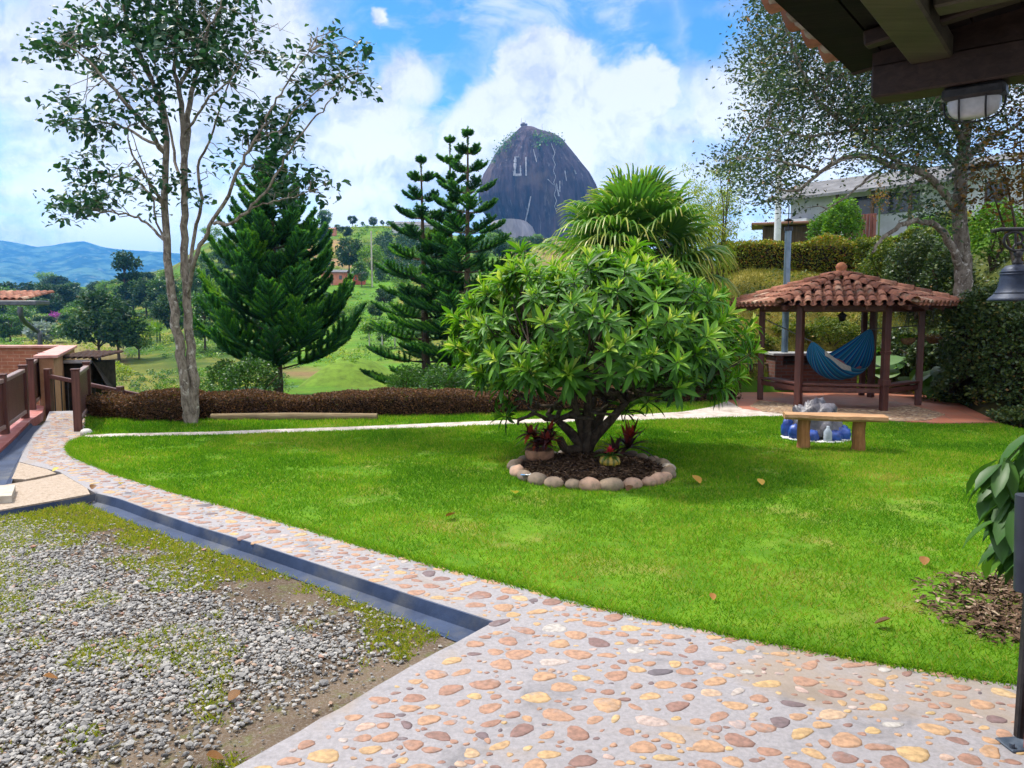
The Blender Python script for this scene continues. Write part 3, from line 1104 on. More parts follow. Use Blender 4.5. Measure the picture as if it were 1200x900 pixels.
M_gravel = mat_tint("gravel_stone", [(0, (.075, .073, .073)), (.25, (.185, .18, .175)), (.5, (.275, .265, .25)), (.72, (.39, .37, .34)), (.82, (.33, .24, .17)), (.9, (.29, .155, .11)), (1, (.44, .42, .39))], .8, .25, 60, .002, .2)
gv = Geo()
vis_yard = yard[yard[:, 1] > 1.0] if False else np.concatenate([path_near, A([[-1.7, 1.2], [-6.5, 1.2], [-7.0, 6.6]]), line([(-20, 604), (0, 601), (60, 591), (100, 584)]), chan_lo])
P = scatter_in(vis_yard, 260000)
edge_d = np.minimum(seg_dist(P, path_near), seg_dist(P, chan_lo))
dn = vnoise(P[:, 0], P[:, 1], 1.3, 4, 61)
far = np.clip((P[:, 1] - 5.6) / 1.6, 0, 1)
nearc = np.clip((3.0 - P[:, 1]) / 1.0, 0, 1)
dens = np.clip(.95 - .95 * np.clip(1.25 - edge_d / .75, 0, 1) - .78 * far + 1.1 * (dn - .5) - .45 * nearc, .02, 1)
P = P[rng.random(len(P)) < dens]
sz = .0055 + .012 * rng.random(len(P)) ** 2.6
big = rng.random(len(P)) < .012
sz[big] = rng.uniform(.017, .028, big.sum())
pebbles(gv, P, -.043 + sz * .25 + rng.uniform(0, .012, len(P)), sz, np.clip(rng.normal(.42, .2, len(P)) + (rng.random(len(P)) < .07) * .4, 0, 1))
mark(gv.build('gravel', M_gravel), 'grey river gravel scattered over the bare yard', 'gravel', kind='stuff')

# weeds and moss in the yard
wg = Geo()
P = scatter_in(vis_yard, 75000)
wn = vnoise(P[:, 0], P[:, 1], .55, 4, 71)
wn2 = vnoise(P[:, 0], P[:, 1], .18, 3, 72)
far = np.clip((P[:, 1] - 5.2) / 1.6, 0, 1)
leftn = np.clip((-3.2 - P[:, 0]) / 1.6, 0, 1) * np.clip((P[:, 1] - 3.6) / 1, 0, 1)
ed = np.exp(-seg_dist(P, chan_lo) / .3) - 1.5 * np.clip(1.15 - seg_dist(P, path_near) / .45, 0, 1)
ok = wn + .36 * far + .20 * leftn + .20 * ed + .40 * (wn2 - .5) > .535
P, nearness = P[ok], far[ok]
clump = np.repeat(P, 4, 0) + rng.normal(0, .02, (len(P) * 4, 2))
N = len(clump)
yaw, lean = rng.uniform(0, 2 * PI, N), rng.uniform(.25, 1.35, N)
ax = np.column_stack([np.cos(yaw) * np.sin(lean), np.sin(yaw) * np.sin(lean), np.cos(lean)])
L = rng.uniform(.012, .05, N)
wg.leaves(NEEDLE, np.column_stack([clump, np.full(N, -.042)]), ax, np.column_stack([-np.sin(yaw), np.cos(yaw), np.full(N, .3)]), L, np.clip(rng.normal(.5, .25, N), 0, 1), width=.009 / L)
M_weed = mat_leaf("weed_blade", [(0, (.11, .17, .016)), (.45, (.24, .30, .025)), (.8, (.40, .38, .04)), (1, (.42, .32, .07))], .3, .6, .2)
mark(wg.build('weeds', M_weed), 'low yellow green weeds creeping over the gravel', 'weeds', kind='stuff')

# ================================================================== FOLIAGE MATERIALS
M_loquat = mat_leaf("loquat_leaf", [(0, (.020, .065, .010)), (.4, (.05, .16, .012)), (.65, (.11, .27, .015)), (.85, (.24, .38, .03)), (1, (.46, .52, .13))], .38, .48, .28)
M_palm = mat_leaf("palm_leaf", [(0, (.03, .11, .018)), (.45, (.09, .22, .025)), (.75, (.28, .34, .05)), (1, (.55, .47, .12))], .4, .42, .4)
M_pine = mat_leaf("pine_needle", [(0, (.016, .07, .030)), (.5, (.05, .19, .040)), (.8, (.13, .34, .030)), (1, (.24, .43, .04))], .25, .5, .3)  # upper stops colour the needles as sunlit
M_talltree = mat_leaf("ash_leaf", [(0, (.010, .042, .028)), (.5, (.020, .080, .038)), (.85, (.05, .13, .045)), (1, (.10, .20, .05))], .25, .4, .4)
M_olive = mat_leaf("olive_leaf", [(0, (.014, .034, .024)), (.5, (.036, .074, .036)), (.8, (.085, .13, .034)), (.95, (.17, .17, .05)), (1, (.26, .13, .05))], .3, .45, .35)
M_brownhedge = mat_leaf("russet_leaf", [(0, (.03, .018, .012)), (.45, (.10, .050, .027)), (.75, (.20, .10, .042)), (.9, (.26, .095, .035)), (1, (.10, .15, .02))], .2, .6, .2)
M_yellowhedge = mat_leaf("golden_hedge_leaf", [(0, (.03, .06, .012)), (.4, (.08, .13, .016)), (.7, (.21, .24, .02)), (.9, (.33, .27, .025)), (1, (.36, .13, .03))], .3, .5, .25)
M_ivy = mat_leaf("ivy_leaf", [(0, (.022, .045, .016)), (.5, (.058, .10, .026)), (.8, (.13, .16, .032)), (1, (.26, .14, .045))], .2, .42, .4)
M_green = mat_leaf("shrub_leaf", [(0, (.018, .055, .013)), (.45, (.045, .125, .018)), (.8, (.10, .22, .022)), (1, (.22, .32, .04))], .3, .45, .35)
M_bright = mat_leaf("bright_leaf", [(0, (.035, .10, .012)), (.45, (.09, .22, .018)), (.8, (.19, .32, .025)), (1, (.34, .40, .05))], .35, .45, .3)
M_lime = mat_leaf("lime_leaf", [(0, (.07, .13, .015)), (.45, (.18, .27, .025)), (.8, (.34, .38, .04)), (1, (.45, .42, .08))], .4, .5, .25)
M_darkwood = mat_leaf("forest_leaf", [(0, (.012, .04, .018)), (.5, (.028, .075, .024)), (.85, (.06, .12, .03)), (1, (.12, .17, .035))], .2, .6, .2)
M_autumn = mat_leaf("copper_leaf", [(0, (.05, .03, .012)), (.5, (.15, .08, .02)), (.8, (.26, .13, .03)), (1, (.12, .14, .03))], .35, .5, .25)
M_croton = mat_leaf("croton_leaf", [(0, (.018, .010, .012)), (.55, (.06, .018, .022)), (.8, (.28, .03, .02)), (1, (.40, .13, .04))], .2, .35, .5)
M_redflower = mat_leaf("red_bract", [(0, (.30, .012, .03)), (1, (.62, .03, .06))], .2, .4, .4)
M_purple = mat_leaf("purple_flower", [(0, (.20, .03, .22)), (1, (.42, .10, .48))], .3, .6, .2)
M_goldflower = mat_leaf("gold_flower", [(0, (.30, .20, .02)), (1, (.58, .40, .05))], .3, .6, .2)
M_silver = mat_leaf("silver_leaf", [(0, (.12, .17, .16)), (1, (.30, .36, .36))], .3, .6, .2)
B_grey = mat_bark("grey_bark", (.085, .068, .052), (.24, .205, .165), (.38, .36, .31), 16, .02)
B_dark = mat_bark("dark_bark", (.030, .022, .016), (.075, .055, .04), (.10, .085, .065), 16, .01)
B_brown = mat_bark("brown_bark", (.05, .035, .022), (.11, .08, .055), (.15, .12, .09), 10, .012)
B_lichen = mat_bark("lichen_bark", (.09, .068, .052), (.26, .225, .185), (.56, .53, .48), 13, .02)


def smooth_line(pts, n):
    """Catmull-Rom through points"""
    p = np.asarray(pts, float)
    p = np.concatenate([[2 * p[0] - p[1]], p, [2 * p[-1] - p[-2]]])
    out = []
    k = len(p) - 3
    for t in np.linspace(0, k - 1e-6, n):
        i = int(t)
        f = t - i
        a, b, c, d = p[i:i + 4]
        out.append(.5 * ((2 * b) + (-a + c) * f + (2 * a - 5 * b + 4 * c - d) * f * f + (-a + 3 * b - 3 * c + d) * f ** 3))
    return np.array(out)


def crooked(a, b, n=6, amp=.06, sag=0.0):
    a, b = A(a), A(b)
    L = np.linalg.norm(b - a)
    t = np.linspace(0, 1, n)[:, None]
    p = a * (1 - t) + b * t
    j = rng.normal(0, 1, (n, 3)) * amp * L
    j[0] = 0
    j[-1] = 0
    p = p + j
    p[:, 2] += sag * L * np.sin(PI * t[:, 0])
    return p


def leaf_cloud(geo, tmpl, pos, size, up=0.6, droop=0.0, tint0=.45, tvar=.2, mat=0, width=.5, out=None):
    """leaves with random headings, faces tending upwards"""
    N = len(pos)
    ax = rand_dirs(N)
    ax[:, 2] = ax[:, 2] * .6 - droop
    if out is not None:
        ax = unit(ax) + out
    nrm = rand_dirs(N) * (1 - up) + A([0, 0, 1]) * up
    geo.leaves(tmpl, pos, ax, nrm, size * rng.uniform(.6, 1.25, N), np.clip(tint0 + rng.normal(0, tvar, N), 0, 1), mat, width)


# ================================================================== LOQUAT-LIKE TREE IN THE STONE RING
tb = G(686, 541)
t = thing('garden_tree', 'broad low garden tree with rosettes of long leaves growing in the stone ringed bed', 'tree', tb)
tr, cr = Geo(), Geo()
cc = tb + A([.19, .15, 1.33])
RX, RY_, RZ = 1.60, 1.5, .98
N = 440
dirs = []
while len(dirs) < N:
    d = rand_dirs(1)[0]
    if d[2] < -.52:
        continue
    if d[2] < -.1 and rng.random() < .35:
        continue
    dirs.append(d)
dirs = A(dirs)
lump = .66 + .64 * vnoise(dirs[:, 0] * 2 + dirs[:, 2] * 1.3, dirs[:, 1] * 2 - dirs[:, 2] * 1.3, .8, 3, 91)
rad = np.where(rng.random(N) < .74, rng.uniform(.9, 1.05, N), rng.uniform(.45, .88, N)) * lump
ros = cc + dirs * rad[:, None] * A([RX, RY_, RZ])
rq = np.hypot((ros[:, 0] - cc[0]) / RX, (ros[:, 1] - cc[1]) / RY_)
ros[:, 2] = np.maximum(ros[:, 2], tb[2] + .44 + .50 * rq ** 1.6 + .22 * rng.random(N))
extra = A([G(0, 0)] * 0 + [D(590, 488, 9.0), D(596, 470, 9.1), D(585, 455, 9.2), D(536, 392, 9.4), D(530, 410, 9.3), D(545, 425, 9.3), D(876, 400, 9.6), D(880, 380, 9.7), D(868, 425, 9.5),
                          D(745, 290, 9.4), D(742, 300, 9.3), D(611, 296, 9.5), D(760, 470, 8.9), D(735, 480, 9.0)])
ros = np.concatenate([ros, extra])
N = len(ros)
fork = tb + A([0, 0, .22])
stems = []
for (px, py, dy, r0) in ((652, 492, -.15, .05), (672, 462, .4, .045), (690, 452, -.35, .05), (712, 470, .3, .055), (735, 470, -.1, .05), (700, 440, .5, .045), (668, 448, -.5, .04)):
    e = D(px, py, tb[1] + dy)
    ln = smooth_line([tb + A([rng.normal(0, .03), rng.normal(0, .03), -.05]), fork + A([(px - 690) * .0012, dy * .1, rng.uniform(-.05, .06)]), (fork + e) / 2 + A([(px - 690) * .001, 0, .02]), e], 10)
    tr.tube(ln, np.linspace(.085 if r0 > .047 else .06, r0 * .72, 10), 8)
    stems.append((ln[-1], r0 * .72))
# a sawn-off limb at the foot
tr.tube(smooth_line([fork + A([0, 0, -.05]), D(664, 527, tb[1] - .1), D(656, 514, tb[1] - .15)], 7), [.07, .06, .055, .05, .05, .048, .045], 8)
sec = []
for (e, r0) in stems:
    for k in range(7):
        d = unit((e - fork) * .4 + rand_dirs(1)[0] * A([1.0, 1.0, .45]) + A([0, 0, .35]))
        q = e + d * A([.95, .85, .55]) * rng.uniform(.6, 1.0)
        ln = crooked(e, q, 6, .05, .05)
        tr.tube(ln, np.linspace(r0 * .8, .013, 6), 6, cap=False)
        sec.append(ln[3])
        sec.append(q)
sec = A(sec)
axis = unit((ros - (cc - A([0, 0, .7]))) * A([1, 1, .9]) + A([0, 0, .55]) + rand_dirs(N) * .22)
for i in range(N):
    k = np.argmin(np.linalg.norm(sec - (ros[i] - axis[i] * .25), axis=1))
    mid = ros[i] - axis[i] * .16
    tr.tube([sec[k], sec[k] * .4 + mid * .6 + A([0, 0, -.03]), mid, ros[i] + axis[i] * .02], [.010, .008, .007, .006], 4, cap=False)
side = unit(np.cross(axis, rand_dirs(N)))
side2 = np.cross(axis, side)
for (cnt, ang, spread, L, tlo, off, w_) in ((4, .28, .12, .105, .92, .03, .2), (5, .75, .15, .165, .66, .015, .23), (7, 1.25, .18, .20, .47, -.01, .24), (7, 1.75, .22, .20, .30, -.05, .25)):
    keep = rng.random((N, cnt)) < .92
    ph_ = rng.uniform(0, 2 * PI, (N, 1)) + np.arange(cnt)[None] * 2 * PI / cnt + rng.normal(0, .25, (N, cnt))
    an = ang + rng.normal(0, spread, (N, cnt))
    rd = side[:, None] * np.cos(ph_)[..., None] + side2[:, None] * np.sin(ph_)[..., None]
    ax = axis[:, None] * np.cos(an)[..., None] + rd * np.sin(an)[..., None]
    ax[..., 2] -= .12 * (ang > 1)
    nrm = axis[:, None] * np.sin(an)[..., None] - rd * np.cos(an)[..., None]
    pos = ros[:, None] + axis[:, None] * off + rd * .008
    young = rng.random((N, 1)) * .3 - .15
    tt = np.clip(tlo + young + rng.normal(0, .10, (N, cnt)), 0, 1)
    k = keep.ravel()
    LL = L * rng.uniform(.75, 1.2, (N, cnt)) * (.85 + .3 * rng.random((N, 1)))
    cr.leaves(LANCE4, pos.reshape(-1, 3)[k], ax.reshape(-1, 3)[k], nrm.reshape(-1, 3)[k], LL.ravel()[k] * 1.10 * np.repeat(rng.uniform(.72, 1.18, N), cnt)[k], tt.ravel()[k], width=w_ / .5 * .46)
tr.build('trunk', B_dark, t)
cr.build('crown', M_loquat, t)

# ================================================================== FAN PALM
pb = G(745, 478)
pb = A([D(742, 300, 16.9)[0], 16.9, 0])
t = thing('fan_palm', 'large fan palm with drooping yellow tipped fronds rising behind the garden tree', 'palm', pb)
tr, cr = Geo(), Geo()
heart = pb + A([0, 0, 2.75])
tr.tube(smooth_line([pb + A([0, 0, -.1]), pb + A([.05, 0, 1.2]), heart], 10), np.linspace(.21, .15, 10), 10)
for i in range(58):
    az = i * 2.39996 + rng.normal(0, .15)
    el = R(84 - 100 * (i / 57) ** .9) + rng.normal(0, .08)
    d = A([math.cos(az) * math.cos(el), math.sin(az) * math.cos(el), math.sin(el)])
    pl = rng.uniform(1.0, 1.35) * (1.0 if el > .3 else 1.0)
    hub = heart + d * pl + A([0, 0, -.12 * (1 - math.sin(max(el, 0)))])
    tr.tube(smooth_line([heart, heart + d * pl * .55 + A([0, 0, .03]), hub], 5), np.linspace(.022, .013, 5), 4, cap=False)
    sidev = unit(np.cross(d, A([0, 0, 1])) + 1e-6)
    upv = np.cross(sidev, d)
    nseg = 40
    th = np.linspace(-1.9, 1.9, nseg) + rng.normal(0, .02, nseg)
    LR = 1.22 * (0.72 + .28 * np.cos(th * .6)) * rng.uniform(.85, 1.05)
    rs = A([0.02, .25, .5, .7, .86, 1.0])
    wid = A([.016, .030, .030, .022, .013, .003])
    drp = A([0, 0, .02, .10, .28, .58]) * rng.uniform(.7, 1.3) * (.22 + .78 * (1 - max(el, 0) / 1.47))
    old = np.clip((i - 26) / 30, 0, 1)
    for k in range(nseg):
        if rng.random() < .06:
            continue
        sd = d * math.cos(th[k]) + sidev * math.sin(th[k])
        crs = unit(np.cross(sd, upv))
        fold = upv * .02 * (1 if k % 2 else -1)
        ctr = hub + sd[None] * (rs * LR[k])[:, None] + upv * .10 * math.cos(th[k]) * np.sin(rs * 2)[:, None] - A([0, 0, 1]) * (drp * (1 + .4 * rng.random()))[:, None]
        P = np.stack([ctr - crs * wid[:, None] + fold, ctr + crs * wid[:, None]], 1)
        tt = np.clip(A([.18, .24, .30, .42, .62, .90]) + (.20 * old - .1) + rng.normal(0, .06) + (rng.random() < .12 + .25 * old) * .25, 0, 1)
        cr.grid(P, tint=np.repeat(tt, 2))
# fruiting stalks and hanging dead skirt
for i in range(26):
    az = rng.uniform(0, 2 * PI)
    d = A([math.cos(az), math.sin(az), .2])
    hub = heart + d * rng.uniform(.25, .5) - A([0, 0, .25])
    for k in range(16):
        e = hub + A([d[0] * .25, d[1] * .25, -1]) * rng.uniform(.5, .95) + rng.normal(0, .13, 3)
        ctr = smooth_line([hub, (hub + e) / 2 + d * .1, e], 4)
        crs = unit(np.cross(e - hub, rand_dirs(1)[0]))
        P = np.stack([ctr - crs * A([.02, .02, .014, .003])[:, None], ctr + crs * A([.02, .02, .014, .003])[:, None]], 1)
        cr.grid(P, tint=float(np.clip(rng.normal(.85, .12), 0, 1)))
tr.build('trunk', B_brown, t)
cr.build('crown', M_palm, t)


# ================================================================== NORFOLK PINES
def foxtail(geo, ln, r, tint, dens=1.0, nl=.06):
    """branchlet densely clothed in short needles"""
    L = np.linalg.norm(ln[-1] - ln[0])
    n = max(int(L * 300 * dens), 12)
    t = rng.random(n) ** .9
    i = np.minimum((t * (len(ln) - 1)).astype(int), len(ln) - 2)
    f = (t * (len(ln) - 1) - i)[:, None]
    p = ln[i] * (1 - f) + ln[i + 1] * f
    tan = unit(ln[i + 1] - ln[i])
    rd = rand_dirs(n)
    rd = unit(rd - tan * np.sum(rd * tan, 1, keepdims=True))
    ax = unit(rd * 1.0 + tan * .75 + A([0, 0, .15]))
    tt = np.clip(tint + .34 * rd[:, 2] + .30 * (t - .5) + rng.normal(0, .1, n), 0, 1)  # upward needles lighter: sunlit side put into the tint
    geo.leaves(NEEDLE, p, ax, np.cross(ax, tan) + rd * .2, r * rng.uniform(.75, 1.2, n) * (1 - .35 * t), tt, width=.34)


def norfolk(base, height, radius, whorls, label, seed, bushy=1.0, gap=.0, name='norfolk_pine', r0=.055, dens=1.0, low=.12, lift=.32, taper=1.0, nlat=9):
    global rng
    keep = rng
    rng = np.random.default_rng(seed)
    t = thing(name, label, 'pine tree', base, 'norfolk pines beyond the hedge')
    tr, cr = Geo(), Geo()
    base = A(base)
    topp = base + A([rng.normal(0, .06), rng.normal(0, .06), height])
    tr.tube(smooth_line([base - A([0, 0, .3]), base * .5 + topp * .5, topp], 14), np.linspace(.16, .015, 14), 8)
    hs = low + (1 - low) * np.linspace(0, 1, whorls) ** .92
    for wi, h in enumerate(hs):
        L = radius * (1 - h) ** taper * (0.92 + .16 * rng.random()) + .10
        if h < .25:
            L *= .85 + .15 * h / .25
        nb = 6 if h < .7 else 5
        a0 = rng.uniform(0, 2 * PI)
        for b in range(nb):
            az = a0 + b * 2 * PI / nb + rng.normal(0, .12)
            Lb = L * rng.uniform(.82, 1.08)
            d = A([math.cos(az), math.sin(az), 0])
            o = base + A([0, 0, h * height + rng.normal(0, .03)]) + (topp - base) * A([1, 1, 0]) * h
            rise = lift + .25 * h
            ln = smooth_line([o, o + d * Lb * .4 + A([0, 0, Lb * rise * .18 - .02]), o + d * Lb * .75 + A([0, 0, Lb * rise * .45]), o + d * Lb + A([0, 0, Lb * rise * .95])], 9)
            tr.tube(ln, np.linspace(.016 + .012 * (1 - h), .006, 9), 4, cap=False)
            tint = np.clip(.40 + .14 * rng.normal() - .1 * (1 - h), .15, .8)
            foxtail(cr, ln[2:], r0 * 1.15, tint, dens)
            nl = int(nlat * bushy * (0.4 + .6 * Lb / radius)) + 2
            for k in range(nl):
                u = .22 + .74 * (k + .5) / nl
                ii = u * 8
                i0 = min(int(ii), 7)
                p = ln[i0] * (1 - ii + i0) + ln[i0 + 1] * (ii - i0)
                tan = unit(ln[i0 + 1] - ln[i0])
                for sgn in (-1, 1):
                    sd = np.cross(tan, A([0, 0, 1])) * sgn
                    ll = Lb * .40 * (1.15 - u) * rng.uniform(.75, 1.15) + .09
                    e = p + unit(sd * .85 + tan * .75) * ll + A([0, 0, ll * (.18 + .3 * rng.random())])
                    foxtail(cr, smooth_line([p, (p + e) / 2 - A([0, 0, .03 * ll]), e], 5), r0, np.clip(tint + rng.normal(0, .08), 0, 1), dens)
    lead = np.stack([topp - A([0, 0, .35]), topp, topp + A([0, 0, .22])])
    foxtail(cr, lead, r0 * .9, .5, dens)
    tr.build('trunk', B_brown, t)
    cr.build('crown', M_pine, t)
    rng = keep
    return t


lp = D(327, 459, 26.0)
lp[2] = float(hz(lp[0], lp[1]))
norfolk(lp, D(318, 186, 26)[2] - lp[2], 3.3, 21, 'full dark norfolk pine with thick upswept branches beside the pond', 5, 1.15, r0=.13, dens=1.25, low=.12, lift=.55, taper=.82, nlat=6)
for (px, top, Y, rad, wh, sd, lab) in ((549, 156, 23.5, 2.5, 13, 6, 'tallest airy norfolk pine with open flat tiers in front of the great rock'),
                                       (531, 166, 25.2, 1.9, 12, 7, 'slender norfolk pine close behind the tallest open tiered pine'),
                                       (502, 190, 24.6, 2.4, 12, 8, 'shorter norfolk pine on the valley side of the tallest pine')):
    b = D(px - 2, 440, Y)
    b[2] = float(hz(b[0], b[1])) - .05
    norfolk(b, D(px, top, Y)[2] - b[2], rad, wh, lab, sd, 1.0, r0=.092, dens=1.1, low=.04, lift=.18, taper=.82, nlat=7)


# ================================================================== TREES DRAWN LIMB BY LIMB
def limbs(tr, specs, Y, wood):
    """specs: list of (points (px, py, depth offset), radius at start and end in metres)"""
    for pts, r0, r1 in specs:
        P = [D(p[0], p[1], Y + (p[2] if len(p) > 2 else 0)) for p in pts]
        n = 4 * len(P)
        ln = smooth_line(P, n)
        ln[1:-1] += rng.normal(0, .012, (n - 2, 3))
        tr.tube(ln, np.linspace(r0, r1, n), 9 if r0 > .05 else 6, cap=True)
        wood.append((ln, np.linspace(r0, r1, n)))


t0 = G(223, 498)
Y0 = t0[1]
t = thing('tall_tree', 'tall slim grey barked tree with forked trunk and sparse leaves behind the low hedge', 'tree', t0)
tr, cr = Geo(), Geo()
wood = []
limbs(tr, [
    ([(221, 501), (220, 470), (213, 420), (206, 380), (199, 330), (196, 290), (193, 230), (194, 165), (188, 120), (170, 80), (150, 30), (138, -40)], .088, .02),
    ([(225, 501), (228, 455, .05), (223, 400, .1), (219, 345, .1), (216, 290, .1), (217, 230, .05), (216, 170), (212, 120), (205, 80), (207, 30), (204, -60)], .082, .02),
    ([(215, 200), (222, 130, .3), (228, 90, .5), (245, 45, .7), (262, 0, .9), (272, -60, 1.0)], .05, .014),
    ([(221, 350, .1), (228, 310, -.2), (240, 275, -.4), (262, 240, -.6), (285, 190, -.8), (300, 160, -.9), (313, 138, -1.0), (330, 108, -1.1), (350, 78, -1.2), (362, 60, -1.2)], .038, .006),
    ([(218, 330, .1), (229, 270, .4), (237, 235, .5), (232, 195, .6), (244, 170, .7), (253, 145, .8), (264, 105, .9), (280, 70, 1.0), (300, 35, 1.0)], .032, .006),
    ([(251, 262, -.5), (272, 261, -.7), (291, 247, -.9), (311, 224, -1.0), (326, 200, -1.1), (341, 174, -1.2), (366, 140, -1.3), (384, 122, -1.4), (405, 100, -1.4)], .028, .006),
    ([(195, 250), (181, 222, -.3), (166, 200, -.5), (152, 172, -.7), (149, 150, -.8)], .03, .006),
    ([(194, 180), (166, 142, -.5), (140, 112, -.8), (112, 82, -1.0), (90, 60, -1.1), (62, 46, -1.2)], .035, .006),
    ([(196, 285), (172, 262, .3), (150, 251, .5), (112, 247, .7), (64, 241, .8)], .026, .005),
    ([(195, 242), (160, 213, .6), (132, 205, .8), (102, 199, 1.0), (72, 195, 1.1)], .024, .005),
    ([(194, 175), (152, 153, .4), (122, 143, .6), (84, 140, .8), (62, 150, .9)], .026, .005),
    ([(178, 92), (152, 45, .5), (122, 12, .8), (98, -22, 1.0)], .03, .008),
    ([(209, 105), (230, 62, -.4), (250, 22, -.7), (268, -15, -.9)], .03, .008),
    ([(190, 130), (160, 90, .3), (120, 60, .5), (96, 40, .6)], .022, .005),
    ([(215, 160), (240, 120, -.5), (268, 95, -.8), (292, 60, -1.0)], .022, .005),
    ([(300, 165, -.9), (330, 150, -1.0), (352, 122, -1.1), (392, 92, -1.2), (432, 86, -1.3)], .018, .004),
    ([(291, 247, -.9), (320, 235, -1.0), (350, 230, -1.0), (384, 214, -1.1)], .014, .004),
    ([(196, 290), (185, 262, .2), (178, 230, .3), (160, 170, .4), (140, 130, .5)], .02, .004),
    ([(217, 240), (206, 190, .5), (196, 140, .8), (180, 60, 1.0), (170, 10, 1.2)], .03, .006),
], Y0, wood)
WP = np.concatenate([a[0] for a in wood])
clumps = [(60, 45, 24, 50), (36, 36, 16, 22), (100, 60, 26, 45), (86, 118, 18, 22), (70, 142, 16, 26), (98, 150, 20, 34), (122, 120, 16, 16), (110, 140, 16, 16), (62, 236, 20, 36), (42, 234, 10, 16), (95, 240, 18, 26),
          (120, 240, 18, 20), (80, 198, 18, 24), (104, 203, 18, 24), (135, 207, 14, 12), (152, 214, 16, 14), (170, 100, 24, 40), (130, 30, 30, 60), (180, 28, 34, 80), (232, 28, 34, 80), (203, 62, 34, 70),
          (252, 42, 22, 40), (152, 62, 26, 45), (270, 66, 16, 20), (300, 55, 20, 24), (322, 150, 18, 22), (340, 152, 16, 20), (362, 118, 20, 26), (352, 80, 18, 22), (390, 92, 22, 34), (420, 86, 18, 24), (436, 82, 8, 10), (300, 164, 18, 22),
          (334, 172, 16, 22), (346, 182, 14, 16), (270, 192, 12, 12), (372, 214, 16, 26), (388, 222, 9, 10), (350, 236, 14, 16), (330, 222, 12, 10), (240, 132, 12, 10), (262, 60, 14, 16), (160, 0, 40, 80), (230, -15, 40, 90), (110, 12, 24, 40),
          (280, 10, 30, 45), (200, 5, 40, 90), (195, -40, 60, 140), (205, 215, 14, 14), (182, 200, 12, 12), (170, 135, 18, 22), (240, 90, 20, 26), (300, 130, 14, 14), (320, 200, 10, 10), (236, 238, 10, 8), (186, 240, 12, 10), (405, 62, 10, 6), (390, 60, 8, 6)]
for (px, py, r, n) in clumps:
    Yc = Y0 + rng.uniform(-.9, .9)
    c = D(px, py, Yc)
    k = np.argmin(np.linalg.norm((WP - c) * A([1, .45, 1]), axis=1))
    c[1] = .5 * c[1] + .5 * WP[k][1]
    rm = r / FPX * Y0
    n = int(n * 2.3)
    nt = max(4, n // 9)
    for j in range(nt):
        e = c + rng.normal(0, .55, 3) * rm
        kk = np.argmin(np.linalg.norm(WP - e, axis=1))
        ln = crooked(WP[kk], e, 5, .07)
        tr.tube(ln, np.linspace(.008, .003, 5), 4, cap=False)
        m_ = int(n / nt * 1.7)
        p = e + rng.normal(0, .10, (m_, 3)) * A([1.2, 1.2, .7])
        leaf_cloud(cr, LEAF_FOLD, p, .118, .55, .25, .45, .2, width=.62)
bare = [(330, 60), (345, 40), (318, 80), (308, 90), (340, 25), (282, 130), (270, 150), (262, 170), (160, 240), (150, 190), (140, 175), (256, 200), (245, 215), (295, 100)]
for px, py in bare:
    e = D(px, py, Y0 + rng.uniform(-.8, .6))
    kk = np.argmin(np.linalg.norm(WP - e, axis=1))
    tr.tube(crooked(WP[kk], e, 5, .06), np.linspace(.008, .0025, 5), 4, cap=False)
tr.build('trunk', B_grey, t)
cr.build('crown', M_talltree, t)

# ---- big small-leaved tree over the bank
Y1 = 15.0
b1 = D(1124, 452, Y1)
b1[2] = float(hz(b1[0], Y1))
t = thing('lichen_tree', 'large spreading tree with pale lichen mottled trunk growing behind the gazebo', 'tree', b1)
tr, cr = Geo(), Geo()
wood = []
limbs(tr, [
    ([(1122, 462), (1126, 420), (1131, 370), (1129, 330), (1127, 290), (1124, 240), (1128, 190), (1138, 120), (1148, 50), (1155, -60)], .21, .06),
    ([(1128, 320), (1112, 285, -.3), (1096, 263, -.5), (1062, 261, -.8), (1036, 278, -1.0), (1022, 296, -1.1)], .085, .02),
    ([(1125, 250), (1085, 205, -.4), (1042, 192, -.8), (1002, 182, -1.0), (962, 202, -1.2), (932, 224, -1.3), (902, 216, -1.4)], .075, .012),
    ([(1062, 198, -.7), (1002, 152, -.9), (962, 122, -1.0), (932, 62, -1.2), (916, 8, -1.3), (910, -40, -1.3)], .05, .012),
    ([(1127, 200), (1062, 132, .4), (1012, 142, .6), (976, 102, .8), (940, 110, 1.0)], .06, .012),
    ([(1128, 190), (1160, 162, .3), (1186, 150, .5), (1220, 120, .6)], .07, .02),
    ([(1130, 170), (1090, 100, -.5), (1050, 40, -.9), (1010, -40, -1.2)], .07, .02),
    ([(1042, 192, -.8), (1010, 215, -1.0), (985, 235, -1.1), (960, 250, -1.2)], .03, .008),
    ([(962, 202, -1.2), (920, 190, -1.3), (880, 185, -1.4), (845, 190, -1.5)], .03, .006),
    ([(1000, 152, -.9), (950, 160, -1.0), (900, 150, -1.2), (868, 160, -1.3)], .03, .006),
    ([(1085, 205, -.4), (1060, 225, -.6), (1050, 245, -.7)], .03, .01),
], Y1, wood)
WP = np.concatenate([a[0] for a in wood])
crown_px = A([(905, -60), (884, 20), (872, 60), (866, 95), (884, 108), (858, 140), (836, 172), (828, 200), (850, 212), (880, 232), (905, 236), (935, 246), (960, 244), (1000, 236), (1040, 230), (1075, 240), (1092, 268), (1130, 262),
              (1150, 230), (1185, 222), (1260, 200), (1290, 60), (1260, -140), (1100, -160), (980, -150)])
pp = scatter_in(crown_px, 3600)
dn = vnoise(pp[:, 0], pp[:, 1], 60, 3, 131)
keepc = (dn > .36) | (rng.random(len(pp)) < .22)
edge = np.clip((pp[:, 0] - 835) / 60, .35, 1)
keepc &= rng.random(len(pp)) < edge
